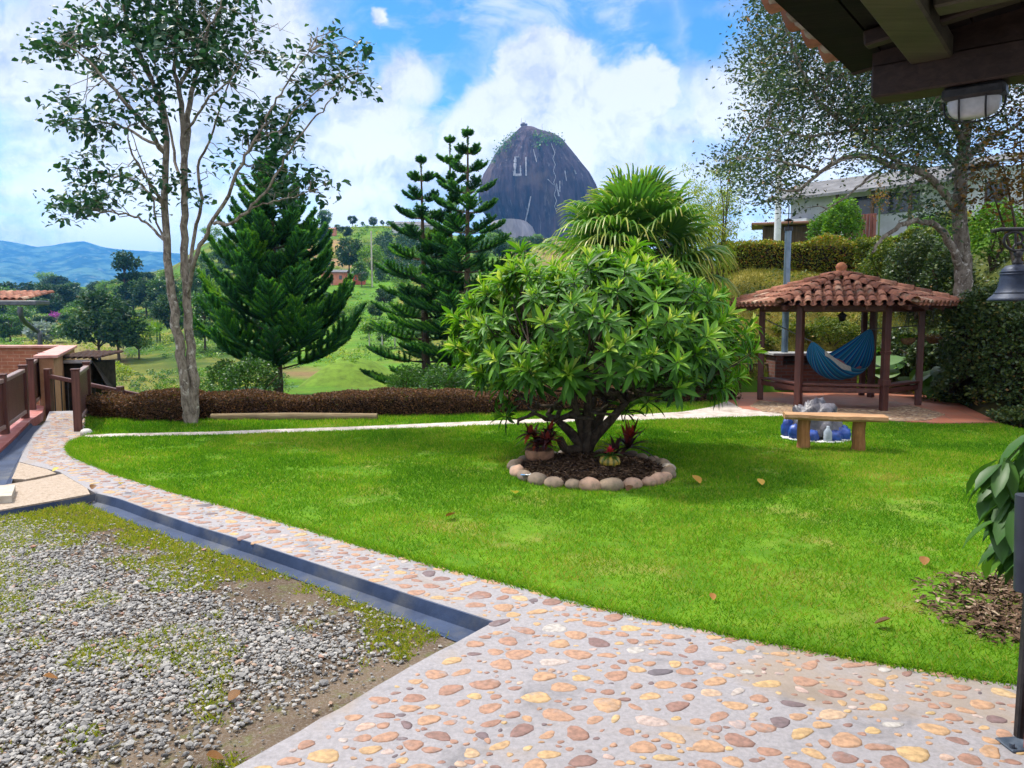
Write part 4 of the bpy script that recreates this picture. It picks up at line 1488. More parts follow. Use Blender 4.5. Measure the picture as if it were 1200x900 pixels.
keepc &= ~((pp[:, 1] > 185 - .05 * (pp[:, 0] - 900)) & (pp[:, 0] > 890) & (rng.random(len(pp)) < .34))
keepc &= ~((pp[:, 0] > 1120) & (pp[:, 1] > 100) & (rng.random(len(pp)) < .6))
pp = pp[keepc][:1000]
for (px, py) in pp:
    e = D(px, py, Y1 + rng.normal(-.3, 1.2))
    kk = np.argmin(np.linalg.norm((WP - e), axis=1))
    if rng.random() < .6:
        tr.tube(crooked(WP[kk], e, 5, .06), np.linspace(.013, .004, 5), 4, cap=False)
    n_ = int(rng.uniform(55, 110))
    p = e + rng.normal(0, .17, (n_, 3)) * A([1.3, 1.3, .9])
    leaf_cloud(cr, LEAF_QUAD, p, .092, .4, .25, .45, .24, width=.42)
tr.build('trunk', B_lichen, t)
cr.build('crown', M_olive, t)

# ---- feathery lime tree between palm and slope
Y2 = 21.0
b2 = D(838, 300, Y2)
b2[2] = float(hz(b2[0], Y2))
t = thing('feathery_tree', 'thin lime green feathery tree between the palm and the grassy slope', 'tree', b2)
tr, cr = Geo(), Geo()
for i in range(11):
    e = D(rng.uniform(805, 872), rng.uniform(182, 250), Y2 + rng.normal(0, .8))
    ln = smooth_line([b2 + A([rng.normal(0, .1), 0, -.1]), b2 * .5 + e * .5 + A([rng.normal(0, .1), 0, .4]), e], 8)
    tr.tube(ln, np.linspace(.03, .006, 8), 5, cap=False)
    for j in range(26):
        k = rng.integers(2, 8)
        c = ln[k] + rng.normal(0, .26, 3)
        p = c + rng.normal(0, .10, (26, 3))
        leaf_cloud(cr, LEAF_QUAD, p, .12, .3, .6, .5, .2, width=.22)
tr.build('trunk', B_brown, t)
cr.build('crown', M_lime, t)

# ---- copper leaved tree at the edge of the bank
Y3 = 14.2
b3 = D(1215, 330, Y3)
t = thing('copper_tree', 'copper brown leaved tree on the bank beyond the hanging bell', 'tree', A([b3[0], Y3, float(hz(b3[0], Y3))]))
tr, cr = Geo(), Geo()
bb = A([b3[0], Y3, float(hz(b3[0], Y3))])
for (px, py) in ((1175, 190), (1195, 160), (1215, 120), (1240, 170), (1185, 240), (1205, 215), (1260, 130), (1160, 215)):
    e = D(px, py, Y3 + rng.normal(0, .5))
    ln = smooth_line([bb - A([0, 0, .1]), bb * .5 + e * .5 + A([0, 0, .2]), e], 7)
    tr.tube(ln, np.linspace(.05, .01, 7), 5, cap=False)
    for j in range(9):
        c = e + rng.normal(0, .3, 3)
        leaf_cloud(cr, LEAF_QUAD, c + rng.normal(0, .14, (32, 3)), .10, .4, .2, .5, .25, width=.5)
tr.build('trunk', B_brown, t)
cr.build('crown', M_autumn, t)

# ================================================================== HEDGES AND SHRUBS
def bush(name, label, cat, base, rx, ry, h, leaf, n, mat, group=None, width=.55, up=.4, seed=0, tint0=.45, lumpy=.35, stems=True, tmpl=LEAF_QUAD, obj=True, geo=None, zlow=.0, droop=.1, fill=.3):
    """rounded shrub: lumpy mass of leaves over a few stems"""
    base = A(base)
    g_ = geo or Geo()
    d = rand_dirs(int(n))
    d[:, 2] = np.abs(d[:, 2]) * np.where(rng.random(len(d)) < .82, 1, -.55)
    r = 1 - fill * rng.random(len(d)) ** 1.6 * 1.2
    lm = (1 - lumpy) + 2 * lumpy * vnoise(d[:, 0] * 1.7 + d[:, 2] * .7, d[:, 1] * 1.7 + d[:, 2], .55, 3, seed + 7)
    p = d * (r * lm)[:, None] * A([rx, ry, h * .56]) + base + A([0, 0, h * .47])
    p[:, 2] = np.maximum(p[:, 2], base[2] + zlow + .02)
    leaf_cloud(g_, tmpl, p, leaf, up, droop, tint0, .2, width=width, out=d * .5)
    if geo is not None:
        return None
    if stems:
        t = thing(name, label, cat, base, group)
        s_ = Geo()
        for k in range(4):
            e = base + A([rng.normal(0, rx * .4), rng.normal(0, ry * .4), h * .7])
            s_.tube(crooked(base - A([0, 0, .05]), e, 5, .06), np.linspace(.03, .01, 5) * max(h, .4), 5, cap=False)
        g_.build('foliage', mat, t)
        s_.build('stem', B_brown, t)
        return t
    o = g_.build(name, mat, origin=base)
    return mark(o, label, cat, group)


def hedge(name, label, pts, width, height, leaf, n, mat, seed, rough=.12, lw=.55, tint0=.45, zfun=None, group=None, core_mat=None):
    """clipped hedge along a line of world points"""
    pts = A(pts)
    q = wavy(pts[:, :2], .03, .3, seed)
    s = np.concatenate([[0], np.cumsum(np.linalg.norm(np.diff(q, axis=0), axis=1))])
    tt = rng.random(int(n)) * s[-1]
    c = np.column_stack([np.interp(tt, s, q[:, 0]), np.interp(tt, s, q[:, 1])])
    tan = np.column_stack([np.interp(tt, s, np.gradient(q[:, 0], s)), np.interp(tt, s, np.gradient(q[:, 1], s))])
    nr = unit(np.column_stack([-tan[:, 1], tan[:, 0]]))
    a = rng.uniform(-.35, PI + .35, len(tt))
    ex = np.sign(np.cos(a)) * np.abs(np.cos(a)) ** .55
    ez = np.clip(np.sin(a), -.2, 1)
    ez = np.sign(ez) * np.abs(ez) ** .5
    hh = height * (1 + rough * 2 * (vnoise(tt, tt * 0, .8, 4, seed + 3) - .5) * 2)
    dep = 1 - .28 * rng.random(len(tt)) ** 2 + rough * (vnoise(tt, a * 2, .5, 3, seed) - .5)
    z0 = zfun(c[:, 0], c[:, 1]) if zfun else np.zeros(len(tt))
    wob = width * (1 + rough * 1.6 * (vnoise(tt, tt * 0 + 5, .9, 3, seed + 8) - .5) * 2)
    p = np.column_stack([c + nr * (ex * dep * wob / 2)[:, None], z0 + np.maximum(hh * (.12 + .88 * np.maximum(ez, 0) * dep) * np.where(ez > 0, 1, .4), .01)])
    # flatten: side leaves run over the full height
    side = np.abs(np.cos(a)) > .75
    p[side, 2] = z0[side] + hh[side] * rng.random(side.sum()) * .95
    g_ = Geo()
    outw = np.column_stack([nr * ex[:, None], np.maximum(ez, 0)])
    leaf_cloud(g_, LEAF_QUAD, p, leaf, .35, .05, tint0, .22, width=lw, out=outw * .6)
    base = np.append(pts[0][:2], z0.min() if len(z0) else 0)
    t = thing(name, label, 'hedge', base, group)
    g_.build('foliage', mat, t)
    # twiggy inside
    k = Geo()
    m_ = max(int(s[-1] / .25), 6)
    ss = np.linspace(.05, s[-1] - .05, m_)
    cc_ = np.column_stack([np.interp(ss, s, q[:, 0]), np.interp(ss, s, q[:, 1])])
    tn = unit(np.column_stack([np.gradient(cc_[:, 0]), np.gradient(cc_[:, 1])]))
    nn = np.column_stack([-tn[:, 1], tn[:, 0]])
    z1 = zfun(cc_[:, 0], cc_[:, 1]) if zfun else np.zeros(m_)
    prof = [(-.36, .0), (-.38, .5), (-.28, .78), (0, .84), (.28, .78), (.38, .5), (.36, .0)]
    P = np.stack([np.column_stack([cc_ + nn * (a_ * width), z1 + b_ * height * .95]) for a_, b_ in prof], 1)
    k.grid(P)
    k.add(P[0], [list(range(7))][:1], smooth=False)
    k.add(P[-1], [list(range(7))][:1], smooth=False)
    k.build('twigs', core_mat or M_twig, t)
    return t


M_twig = mat_noise("hedge_twigs", (.018, .013, .010), (.045, .03, .02), 22, .95, .05, .02)

# low russet hedge at the end of the lawn, in three runs
hedge('low_hedge', 'low russet hedge running behind the tall grey tree to the garden tree', A([G(240, 489), G(330, 488), G(450, 486), G(560, 484), G(650, 480), G(720, 478)]), .8, .40, .036, 60000, M_brownhedge, 3, .13)
hedge('low_hedge', 'rounded sprawling russet hedge beside the stair railing', A([G(118, 486), G(150, 488), G(190, 491), G(236, 493)]), .9, .40, .036, 24000, M_brownhedge, 5, .22)
hedge('low_hedge', 'short dark clipped hedge between the garden tree and the terrace', A([G(780, 471), G(815, 470), G(852, 467)]), .75, .50, .034, 16000, M_brownhedge, 9, .07, tint0=.34)
# log that edges the lawn
lg_ = Geo()
M_log = mat_wood("weathered_log", (.14, .10, .055), (.25, .19, .11), 0, 5, .85, .15)
a_, b_ = G(248, 493.5), G(442, 493)
lg_.tube([a_ + A([0, 0, .06]), a_ * .5 + b_ * .5 + A([0, .01, .065]), b_ + A([0, 0, .06])], [.065, .07, .06], 12)
o = lg_.build('log', M_log, origin=a_)
mark(o, 'long weathered log lying along the lawn in front of the russet hedge', 'log')

# golden hedge across the slope behind the gazebo
tz = lambda x, y: hz(x, y)


def on(px, Y):
    x = (px - 600) / FPX * Y
    return A([x, Y, float(hz(x, Y))])


hedge('slope_hedge', 'long golden green hedge across the slope below the white house', A([on(838, 24.6), on(900, 24.0), on(960, 23.6), on(1010, 23.2)]), 1.0, 1.0, .075, 16000, M_yellowhedge, 13, .16, .55, .66, tz)
hedge('slope_hedge', 'shaggy darker hedge on the slope between gazebo roof and red gate', A([on(1010, 22.8), on(1040, 22.2), on(1085, 21.6)]), 1.4, 1.25, .085, 12000, M_yellowhedge, 15, .26, .5, .45, tz)
# thick ivy covered bank
hedge('ivy_bank', 'tall dark ivy covered hedge on the bank beyond the hanging bell', A([on(1143, 14.6), on(1175, 13.7), on(1225, 12.8), on(1300, 11.8), on(1400, 10.6)]), 1.3, 1.75, .062, 46000, M_ivy, 17, .14, .75, .42, tz)

# shrubs
def sbush(px, py, Y, wpx, hpx, leaf, n, mat, label, name='shrub', ground_=True, **kw):
    x = (px - 600) / FPX * Y
    z = float(hz(x, Y)) if ground_ else 0
    rx = wpx / 2 / FPX * Y
    zt = CAM_H + (HORIZON - (py - hpx)) / FPX * Y
    return bush(name, label, 'shrub', A([x, Y, z - .03]), rx, rx * .85, max(zt - z, .25), leaf, n, mat, seed=int(px * 7 + py), **kw)


sbush(980, 292, 27.0, 46, 55, .10, 5200, M_bright, 'round bright green bush standing before the grey house', width=.6)
sbush(957, 292, 27.6, 26, 38, .10, 1600, M_bright, 'small yellow green bush tucked beside the round bright bush', width=.6)
sbush(1084, 312, 22.5, 60, 60, .11, 3600, M_bright, 'pale lime shrub with arching leaves beyond the low lichen branch', width=.3, droop=.3)
sbush(1112, 300, 23.5, 40, 50, .11, 2400, M_yellowhedge, 'mustard yellow shrub beside the lichen trunk', width=.4, tint0=.7)
sbush(1158, 300, 19.5, 60, 60, .10, 3400, M_bright, 'bright green shrub high on the bank above the ivy', width=.5)
sbush(1070, 345, 19.5, 74, 66, .09, 6000, M_ivy, 'dark bush on the slope over the gazebo roof edge', width=.6, tint0=.36)
sbush(1105, 360, 18.6, 60, 70, .09, 5000, M_ivy, 'dark bush against the lichen trunk above the gazebo eave', width=.6, tint0=.32)
sbush(1030, 335, 20.5, 50, 48, .09, 3200, M_yellowhedge, 'olive bush close behind the gazebo roof finial', width=.5, tint0=.35)
sbush(975, 420, 18.7, 66, 46, .07, 4200, M_yellowhedge, 'dry olive shrub behind the brick barbecue', width=.45, tint0=.40)
sbush(925, 410, 18.8, 44, 32, .07, 2200, M_yellowhedge, 'small yellowish shrub on the slope beside the chimney pipe', width=.45, tint0=.52)
sbush(888, 425, 18.2, 40, 34, .07, 2200, M_yellowhedge, 'low dry shrub behind the bamboo railing', width=.45, tint0=.45)
sbush(1060, 440, 17.6, 56, 52, .08, 4200, M_ivy, 'dark leafy shrub in the shade behind the hanging fern', width=.7, tint0=.34)
sbush(1098, 455, 16.4, 60, 64, .08, 5200, M_ivy, 'dark glossy shrub at the foot of the lichen trunk', width=.7, tint0=.33)
sbush(1122, 466, 14.9, 44, 24, .06, 2600, M_ivy, 'low mossy shrub on the bank edge by the terrace corner', width=.7, tint0=.55)
sbush(1200, 496, 12.2, 60, 18, .055, 3000, M_ivy, 'low creeping plant spilling over the bank onto the terrace edge', width=.7, tint0=.52)
# beyond the russet hedge
sbush(292, 462, 22.0, 66, 40, .08, 4200, M_green, 'dark green shrub between tall tree and norfolk pine', width=.6, tint0=.34)
sbush(262, 455, 25.0, 40, 34, .09, 1800, M_green, 'mid green shrub right behind the forked grey trunk', width=.6)
sbush(196, 470, 19.5, 40, 26, .07, 1800, M_bright, 'light fern green shrub behind the sprawling russet hedge', width=.3, droop=.3)
sbush(235, 470, 20.5, 46, 24, .07, 1800, M_green, 'low green shrub peeping over the russet hedge at the grey trunk', width=.5)
sbush(478, 462, 19.5, 46, 34, .07, 2600, M_green, 'leafy green shrub in front of the mown mound', width=.5)
sbush(520, 466, 18.5, 60, 36, .06, 3600, M_green, 'fine leaved shrub below the tallest pine', width=.5, tint0=.35)
sbush(568, 466, 18.0, 66, 46, .06, 4200, M_green, 'dark fine leaved shrub between pines and garden tree', width=.5, tint0=.3)
sbush(620, 470, 17.6, 70, 56, .06, 4200, M_green, 'shrub half hidden behind the garden tree crown', width=.5, tint0=.3)
sbush(770, 480, 15.4, 66, 50, .06, 4600, M_green, 'fine pale green shrub under the palm beside the short dark hedge', width=.5, tint0=.5)
sbush(690, 470, 18.5, 90, 70, .08, 4600, M_green, 'dark shrub behind the crown of the garden tree', width=.5, tint0=.26)
sbush(830, 440, 18.3, 70, 60, .08, 4200, M_green, 'green shrub behind the garden tree beside the dry slope', width=.5, tint0=.38)

# big arching leaves (taro) behind the gazebo and plants on the terrace edge
def arching(name, label, base, n, L, wdt, mat, stalk=.5, seed=1, tint0=.5, spread=.8):
    base = A(base)
    t = thing(name, label, 'plant', base)
    g_, s_ = Geo(), Geo()
    for k in range(n):
        az, el = rng.uniform(0, 2 * PI), rng.uniform(.5, 1.35)
        d = A([math.cos(az) * math.cos(el) * spread, math.sin(az) * math.cos(el) * spread, math.sin(el)])
        tip = base + d * stalk * rng.uniform(.6, 1.2)
        s_.tube(smooth_line([base, base * .5 + tip * .5 + A([0, 0, .06]), tip], 5), np.linspace(.012, .006, 5), 4, cap=False)
        hd = A([math.cos(az), math.sin(az), -.35 - .5 * rng.random()])
        g_.leaves(LANCE4, [tip], [hd], [A([0, 0, 1]) + hd * .3], L * rng.uniform(.7, 1.2), float(np.clip(rng.normal(tint0, .15), 0, 1)), width=wdt)
    g_.build('leaf', mat, t)
    s_.build('stem', M_stem, t)
    return t


M_stem = mat_noise("green_stem", (.06, .11, .03), (.11, .17, .05), 20, .6, .3, .001)
arching('taro_plant', 'broad leaved taro behind the hammock end of the gazebo', on(1032, 17.5), 14, .42, 1.6, M_green, .95, tint0=.5)
arching('taro_plant', 'broad leaved taro beside the hanging fern baskets', on(1060, 17.2), 16, .40, 1.6, M_green, .85, tint0=.45)
arching('taro_plant', 'dark strap leaved plant at the back corner of the terrace', on(1098, 15.6), 18, .5, .6, M_green, .55, tint0=.35)
arching('taro_plant', 'leafy plants along the wall top behind the barbecue', on(965, 17.6), 18, .28, 1.1, M_green, .55, tint0=.42)

# ================================================================== STONE RING AND ITS PLANTS
mu = Geo()
an = np.linspace(0, 2 * PI, 40, endpoint=False)
rr_ = A([0.02, .3, .6, .85, 1.0])
P = np.stack([np.column_stack([bed_c[0] + bed_rx * .95 * r * np.cos(an), bed_c[1] + bed_ry * .95 * r * np.sin(an), .03 + .10 * (1 - r * r) + .02 * vnoise(r * 3 * np.cos(an), r * 3 * np.sin(an), .5, 2, 3)]) for r in rr_], 1)
P = np.concatenate([P, P[:1]])
mu.grid(P)
m_mulch = mat_noise("bark_mulch_soil", (.028, .016, .010), (.075, .045, .028), 14, .95, .1, .02, 60, (.045, .03, .02))
mark(mu.build('soil', m_mulch), kind='structure')
M_chip = mat_tint("bark_chip", [(0, (.03, .018, .012)), (.5, (.085, .05, .03)), (.85, (.17, .11, .07)), (1, (.30, .23, .16))], .9, .1, 30, .002, .2)


def chips(name, label, P, z, smin, smax, tmean=.4):
    g_ = Geo()
    N = len(P)
    ax = rand_dirs(N) * A([1, 1, .22])
    g_.leaves(LEAF_FOLD, np.column_stack([P, z]), ax, A([0, 0, 1]) + rand_dirs(N) * .35, rng.uniform(smin, smax, N), np.clip(rng.normal(tmean, .25, N), 0, 1), width=rng.uniform(.2, .45, N))
    return mark(g_.build(name, M_chip), label, 'mulch', kind='stuff')


aa, r_ = rng.uniform(0, 2 * PI, 5200), np.sqrt(rng.random(5200)) * .93
chips('mulch', 'dark bark mulch inside the stone ring', np.column_stack([bed_c[0] + bed_rx * r_ * np.cos(aa), bed_c[1] + bed_ry * r_ * np.sin(aa)]), .045 + .10 * (1 - r_ * r_), .02, .075, .38)
P = scatter_in(mulch_patch, 7000) + rng.normal(0, .10, (1, 2)) * 0
P = P + rng.normal(0, .07, P.shape)
ed = vnoise(P[:, 0], P[:, 1], .25, 3, 77)
P = P[(ed > .40) | (rng.random(len(P)) < .25)]
P = P[~(inside(lawn_main, P) == 0)]
mark(chips('leaf_litter', 'brown leaf litter on a bare patch at the lawn edge', P, rng.uniform(.012, .045, len(P)), .02, .075, .62))

M_stone = mat_tint("ring_stone", [(0, (.17, .13, .10)), (.3, (.27, .20, .14)), (.55, (.36, .27, .19)), (.8, (.40, .25, .18)), (1, (.46, .42, .36))], .8, .25, 18, .006, .3, dirt=(7, (.10, .10, .06), .55, .75))
ang = 0.0
sts = []
while ang < 2 * PI - .12:
    w_ = rng.uniform(.075, .125)
    sts.append((ang, w_))
    rr0 = math.hypot(bed_rx * math.sin(ang), bed_ry * math.cos(ang))
    ang += 2 * w_ * .94 / rr0
seg_u, seg_v = 14, 9
for a_, w_ in sts:
    c = A([bed_c[0] + bed_rx * math.cos(a_), bed_c[1] + bed_ry * math.sin(a_), .045])
    tx = A([-bed_rx * math.sin(a_), bed_ry * math.cos(a_), 0])
    tx = unit(tx)
    ty = np.cross(A([0, 0, 1]), tx)
    th = np.linspace(0, PI, seg_v)[:, None]
    ph2 = np.linspace(0, 2 * PI, seg_u + 1)[None]
    q = np.stack([np.sin(th) * np.cos(ph2), np.sin(th) * np.sin(ph2), np.cos(th) * np.ones_like(ph2)], -1)
    sd = rng.uniform(0, 50)
    k = 1 + .22 * (vnoise(q[..., 0] + q[..., 2] + sd, q[..., 1] - q[..., 2] * .5 + sd, .9, 2, 5) - .5) * 2
    k[:, -1] = k[:, 0]
    q = q * k[..., None] * A([w_ * 1.02, w_ * rng.uniform(.65, .85), w_ * rng.uniform(.55, .75)])
    P = c + q[..., 0:1] * tx + q[..., 1:2] * ty + q[..., 2:3] * A([0, 0, 1])
    g_ = Geo()
    g_.grid(P, tint=float(rng.choice([.1, .3, .45, .6, .75, .95])))
    o = g_.build('ring_stone', M_stone, origin=c)
    s_ = math.sin(a_)
    lab = ('rounded river stone in the front arc of the ring round the garden tree' if s_ < -.5 else
           'rounded stone in the back arc of the ring behind the garden tree trunk' if s_ > .5 else
           'rounded stone at the croton end of the ring round the garden tree' if math.cos(a_) < 0 else
           'rounded stone at the gazebo end of the ring round the garden tree')
    mark(o, lab, 'stone', 'stones ringing the tree bed')


def strap_rosette(geo, c, n, L, wdt, el0, el1, t0, t1, curve=.5):
    for i in range(n):
        u = i / max(n - 1, 1)
        az = i * 2.4 + rng.normal(0, .2)
        el = el0 + (el1 - el0) * u + rng.normal(0, .1)
        l = L * rng.uniform(.75, 1.1)
        d = A([math.cos(az), math.sin(az), 0])
        ts = np.linspace(0, 1, 6)[:, None]
        ctr = c + d * l * ts * math.cos(el) + A([0, 0, 1]) * (l * ts * math.sin(el) - curve * l * ts ** 2 * math.cos(el))
        sd = np.cross(d, A([0, 0, 1]))
        wv = (wdt * np.array([.8, 1, .95, .75, .45, .04]))[:, None] / 2
        P = np.stack([ctr - sd * wv + A([0, 0, .3]) * wv, ctr, ctr + sd * wv + A([0, 0, .3]) * wv], 1)
        geo.grid(P, tint=float(np.clip(t0 + (t1 - t0) * rng.random(), 0, 1)))


M_terra = mat_noise("old_terracotta", (.16, .085, .05), (.28, .15, .09), 12, .85, .2, .004)
# dark croton in a squat pot
c = A([D(632, 541, 8.6)[0], 8.55, .08])
t = thing('croton', 'dark croton with red leaves in a squat brown pot beside the trunk', 'potted plant', c)
g_ = Geo()
g_.lathe([(0, 0), (.13, 0), (.16, .05), (.165, .11), (.15, .135), (.135, .12), (0, .11)], c, 20)
g_.build('pot', M_terra, t)
g_ = Geo()
for k in range(9):
    p0 = c + A([rng.normal(0, .05), rng.normal(0, .05), .12])
    tip = p0 + A([rng.normal(0, .10), rng.normal(0, .08), rng.uniform(.06, .22)])
    strap_rosette(g_, tip, 18, .20, .05, 1.2, .0, .2, .9, .5)
g_.build('leaf', M_croton, t)
# dark bromeliad behind, red flowered one in front
c = A([D(738, 545, 8.7)[0], 8.8, .10])
t = thing('bromeliad', 'dark wine red bromeliad with long spreading leaves against the trunk', 'plant', c)
g_ = Geo()
strap_rosette(g_, c + A([0, 0, .08]), 22, .42, .055, 1.35, .25, .1, .75, .45)
strap_rosette(g_, c + A([-.16, -.08, .03]), 14, .30, .05, 1.3, .2, .1, .6, .45)
strap_rosette(g_, c + A([.02, -.1, .22]), 12, .26, .045, 1.4, .5, .3, .9, .4)
g_.build('leaf', M_croton, t)
c = A([D(715, 556, 8.05)[0], 8.1, .08])
t = thing('bromeliad', 'red flowered bromeliad in a ribbed yellow pot at the front of the bed', 'potted plant', c)
g_ = Geo()
prof = A([(0, 0), (.06, 0), (.10, .03), (.115, .08), (.10, .125), (.07, .145), (.06, .135), (0, .12)])
seg = 48
an = np.linspace(0, 2 * PI, seg + 1)
rib = 1 - .14 * np.abs(np.sin(an * 5)) ** .0 * (np.abs(np.cos(an * 5)) ** 6)
P = np.stack([np.column_stack([c[0] + r * rib * np.cos(an), c[1] + r * rib * np.sin(an), np.full(seg + 1, c[2] + z)]) for r, z in prof], 0)
g_.grid(P, tint=np.tile((np.cos(an * 5) ** 2), (len(prof), 1)))
g_.build('pot', mat_tint("striped_glaze", [(0, (.40, .26, .03)), (.6, (.30, .24, .03)), (1, (.06, .10, .02))], .35, .5, 20, .001, .15), t)
g_ = Geo()
strap_rosette(g_, c + A([0, 0, .13]), 12, .20, .045, 1.0, .1, .3, .8, .5)
g_.build('leaf', M_green, t)
g_ = Geo()
strap_rosette(g_, c + A([0, 0, .17]), 16, .10, .04, 1.4, .3, .2, .95, .3)
g_.build('flower', M_redflower, t)
# little blue and white scrap by the stones
c = G(617, 566)
g_ = Geo()
u, v = np.meshgrid(np.linspace(-1, 1, 7), np.linspace(-1, 1, 6))
g_.grid(np.stack([c[0] + u * .055 + .01 * v, c[1] + v * .035, .075 + .025 * vnoise(u * 2, v * 2, .6, 2, 8)], -1), tint=(u > -.2) * 1.0)
o = g_.build('wrapper', mat_tint("wrapper_film", [(0, (.10, .28, .55)), (.5, (.10, .28, .55)), (.51, (.75, .78, .8)), (1, (.7, .75, .8))], .4, .5, 30, .001, .1), origin=c)
mark(o, 'small crumpled blue and white wrapper resting on the ring stones', 'litter')

# fallen leaves on lawn, path and yard
M_fallen = mat_leaf("fallen_leaf", [(0, (.10, .05, .02)), (.35, (.30, .13, .03)), (.7, (.50, .30, .05)), (1, (.48, .42, .10))], .25, .6, .25)
for px, py, L, tn, lab in ((820, 567, .17, .55, 'curled orange leaf lying on the lawn right of the stone ring'), (893, 569, .13, .7, 'yellow leaf lying on the lawn between ring and bench'),
                           (735, 576, .12, .0, 'dark dry leaf lying on the grass in front of the stone ring'), (523, 606, .13, .1, 'brown leaf on the lawn well in front of the low hedge'),
                           (836, 704, .07, .35, 'small tan leaf on the lawn near the path edge'), (1083, 663, .11, .25, 'pinkish brown leaf on the lawn close to the litter patch'),
                           (1025, 732, .11, .0, 'dark shrivelled leaf on the lawn near the bare patch'), (688, 573, .12, .95, 'pale yellow leaf at the foot of the front ring stones'),
                           (604, 579, .14, .95, 'yellow green leaf on the grass at the croton end of the ring'),
                           (62, 553, .10, .95, 'yellow leaves on the joint of the concrete apron'), (141, 568, .08, .85, 'yellow leaf on the path by the lawn corner'), (108, 574, .10, .1, 'brown dry leaf at the tip of the blue channel')):
    c = G(px, py, .03)
    L = L * .75
    g_ = Geo()
    yaw = rng.uniform(0, 2 * PI)
    g_.leaves(lance(5, .4, -.2), [c + A([0, 0, .005])], [A([math.cos(yaw), math.sin(yaw), .12])], [A([.1, .1, 1])], L, tn, width=.8)
    o = g_.build('fallen_leaf', M_fallen, origin=c)
    mark(o, lab, 'leaf', 'fallen leaves')
for px, py, L, tn, lab in ((268, 821, .10, .12, 'reddish brown dry leaf on the gravel near the path'), (262, 889, .11, .15, 'dark red leaf on the gravel close to the mortar edge'), (67, 795, .10, .2, 'rusty leaf scrap in the middle of the gravel')):
    c = G(px, py, -.02)
    L = L * .6
    g_ = Geo()
    yaw = rng.uniform(0, 2 * PI)
    g_.leaves(lance(5, .4, -.2), [c], [A([math.cos(yaw), math.sin(yaw), .1])], [A([.1, .1, 1])], L, tn, width=1.1)
    mark(g_.build('fallen_leaf', M_fallen, origin=c), lab, 'leaf', 'fallen leaves')

# ================================================================== TERRACE AND GAZEBO
m, g, out = new_mat("terrace_tiles")
co = world_co(g)
mp = g.n('ShaderNodeMapping')
mp.inputs['Rotation'].default_value = (0, 0, R(18))
g.link(co, mp.inputs[0])
br = g.n('ShaderNodeTexBrick', offset=0.0, squash=1.0)
g.link(mp.outputs[0], br.inputs['Vector'])
br.inputs['Scale'].default_value = 1.0
br.inputs['Brick Width'].default_value = .42
br.inputs['Row Height'].default_value = .42
br.inputs['Mortar Size'].default_value = .008
br.inputs['Color1'].default_value = (.36, .115, .065, 1)
br.inputs['Color2'].default_value = (.42, .15, .085, 1)
br.inputs['Mortar'].default_value = (.22, .13, .09, 1)
n1 = g.noise(co, 3, 6, .65)
col = g.mix(g.smooth(n1, .4, .7, 0, .5), br.outputs[0], (.30, .17, .13))
principled(g, out, col, .55, .4, n1, .003, .4)
M_terrace = m
tg_ = Geo()
terr = np.concatenate([line([(852, 470), (870, 480), (940, 488), (1000, 490.5), (1050, 494.5), (1100, 497), (1171, 496.5)]), line([(1120, 472), (1074, 449)]), A([[9.2, 19.2], [4.9, 19.2]]), line([(850, 462)])])
tg_.slab(terr, .022, -.14)
mark(tg_.build('terrace', M_terrace), kind='structure')
GC = A([6.33, 15.0, .022])
m = mat_tint("mosaic_pebble", [(0, (.16, .09, .06)), (.4, (.30, .19, .11)), (.75, (.40, .29, .18)), (1, (.46, .38, .29))], .7, .3, 50, .001, .2)
ms = Geo()
moz = [(880, 476), (895, 482), (940, 487), (1000, 489.5), (1050, 493.5), (1085, 493), (1108, 486), (1080, 478), (1040, 470), (985, 476), (930, 473), (890, 470)]
mzp = line(moz, .022)
ms.slab(mzp, .027, .0)
cobbles(ms, mzp, 14000, .02, .055, gap=.9, zb=.027)
mark(ms.build('mosaic', [mat_noise("mosaic_mortar", (.17, .115, .08), (.26, .18, .13), 9, .85, .2, .003), m]), kind='structure')
# clean concrete in the middle of the gazebo floor
fl = Geo()
hexp = [(GC[0] + 1.30 * math.cos(R(-80 + 60 * k)), GC[1] + 1.30 * math.sin(R(-80 + 60 * k))) for k in range(6)]
fl.slab(hexp, .031, .0)
mark(fl.build('floor', mat_noise("worn_red_floor", (.28, .115, .085), (.36, .17, .13), 3.2, .6, .4, .002, 30, (.30, .20, .165))), kind='structure')

M_gwood = mat_wood("red_brown_timber", (.055, .018, .014), (.105, .036, .027), 2, 4, .5, .35)
M_gwood_x = mat_wood("red_brown_plank", (.06, .020, .016), (.12, .042, .032), 0, 4, .5, .35)
M_tile = mat_tint("clay_roof_tile", [(0, (.16, .06, .04)), (.35, (.29, .11, .07)), (.65, (.42, .18, .115)), (.88, (.50, .26, .17)), (1, (.56, .40, .29))], .8, .2, 14, .006, .5, dirt=(4.5, (.15, .11, .08), .54, .72))
gz = thing('gazebo', 'small six sided gazebo with red brown posts and clay tile roof on the terrace', 'gazebo', GC)
PR, RR, ZE, ZA = 1.42, 2.06, 1.885, 2.45
pa = [R(-80 + 60 * k) for k in range(6)]
posts = [GC + A([PR * math.cos(a), PR * math.sin(a), 0]) for a in pa]
for k, p in enumerate(posts):
    g_ = Geo()
    g_.beam(p, p + A([0, 0, 1.845]), .115, .115, up=(math.cos(pa[k]), math.sin(pa[k]), 0))
    if k == 0:
        g_.rbox(p + A([0, 0, .50]), (.16, .16, .11), pa[k], .01)
        g_.rbox(p + A([0, 0, 1.03]), (.14, .14, .05), pa[k], .01)
    g_.build('post', M_gwood, gz)
g_ = Geo()
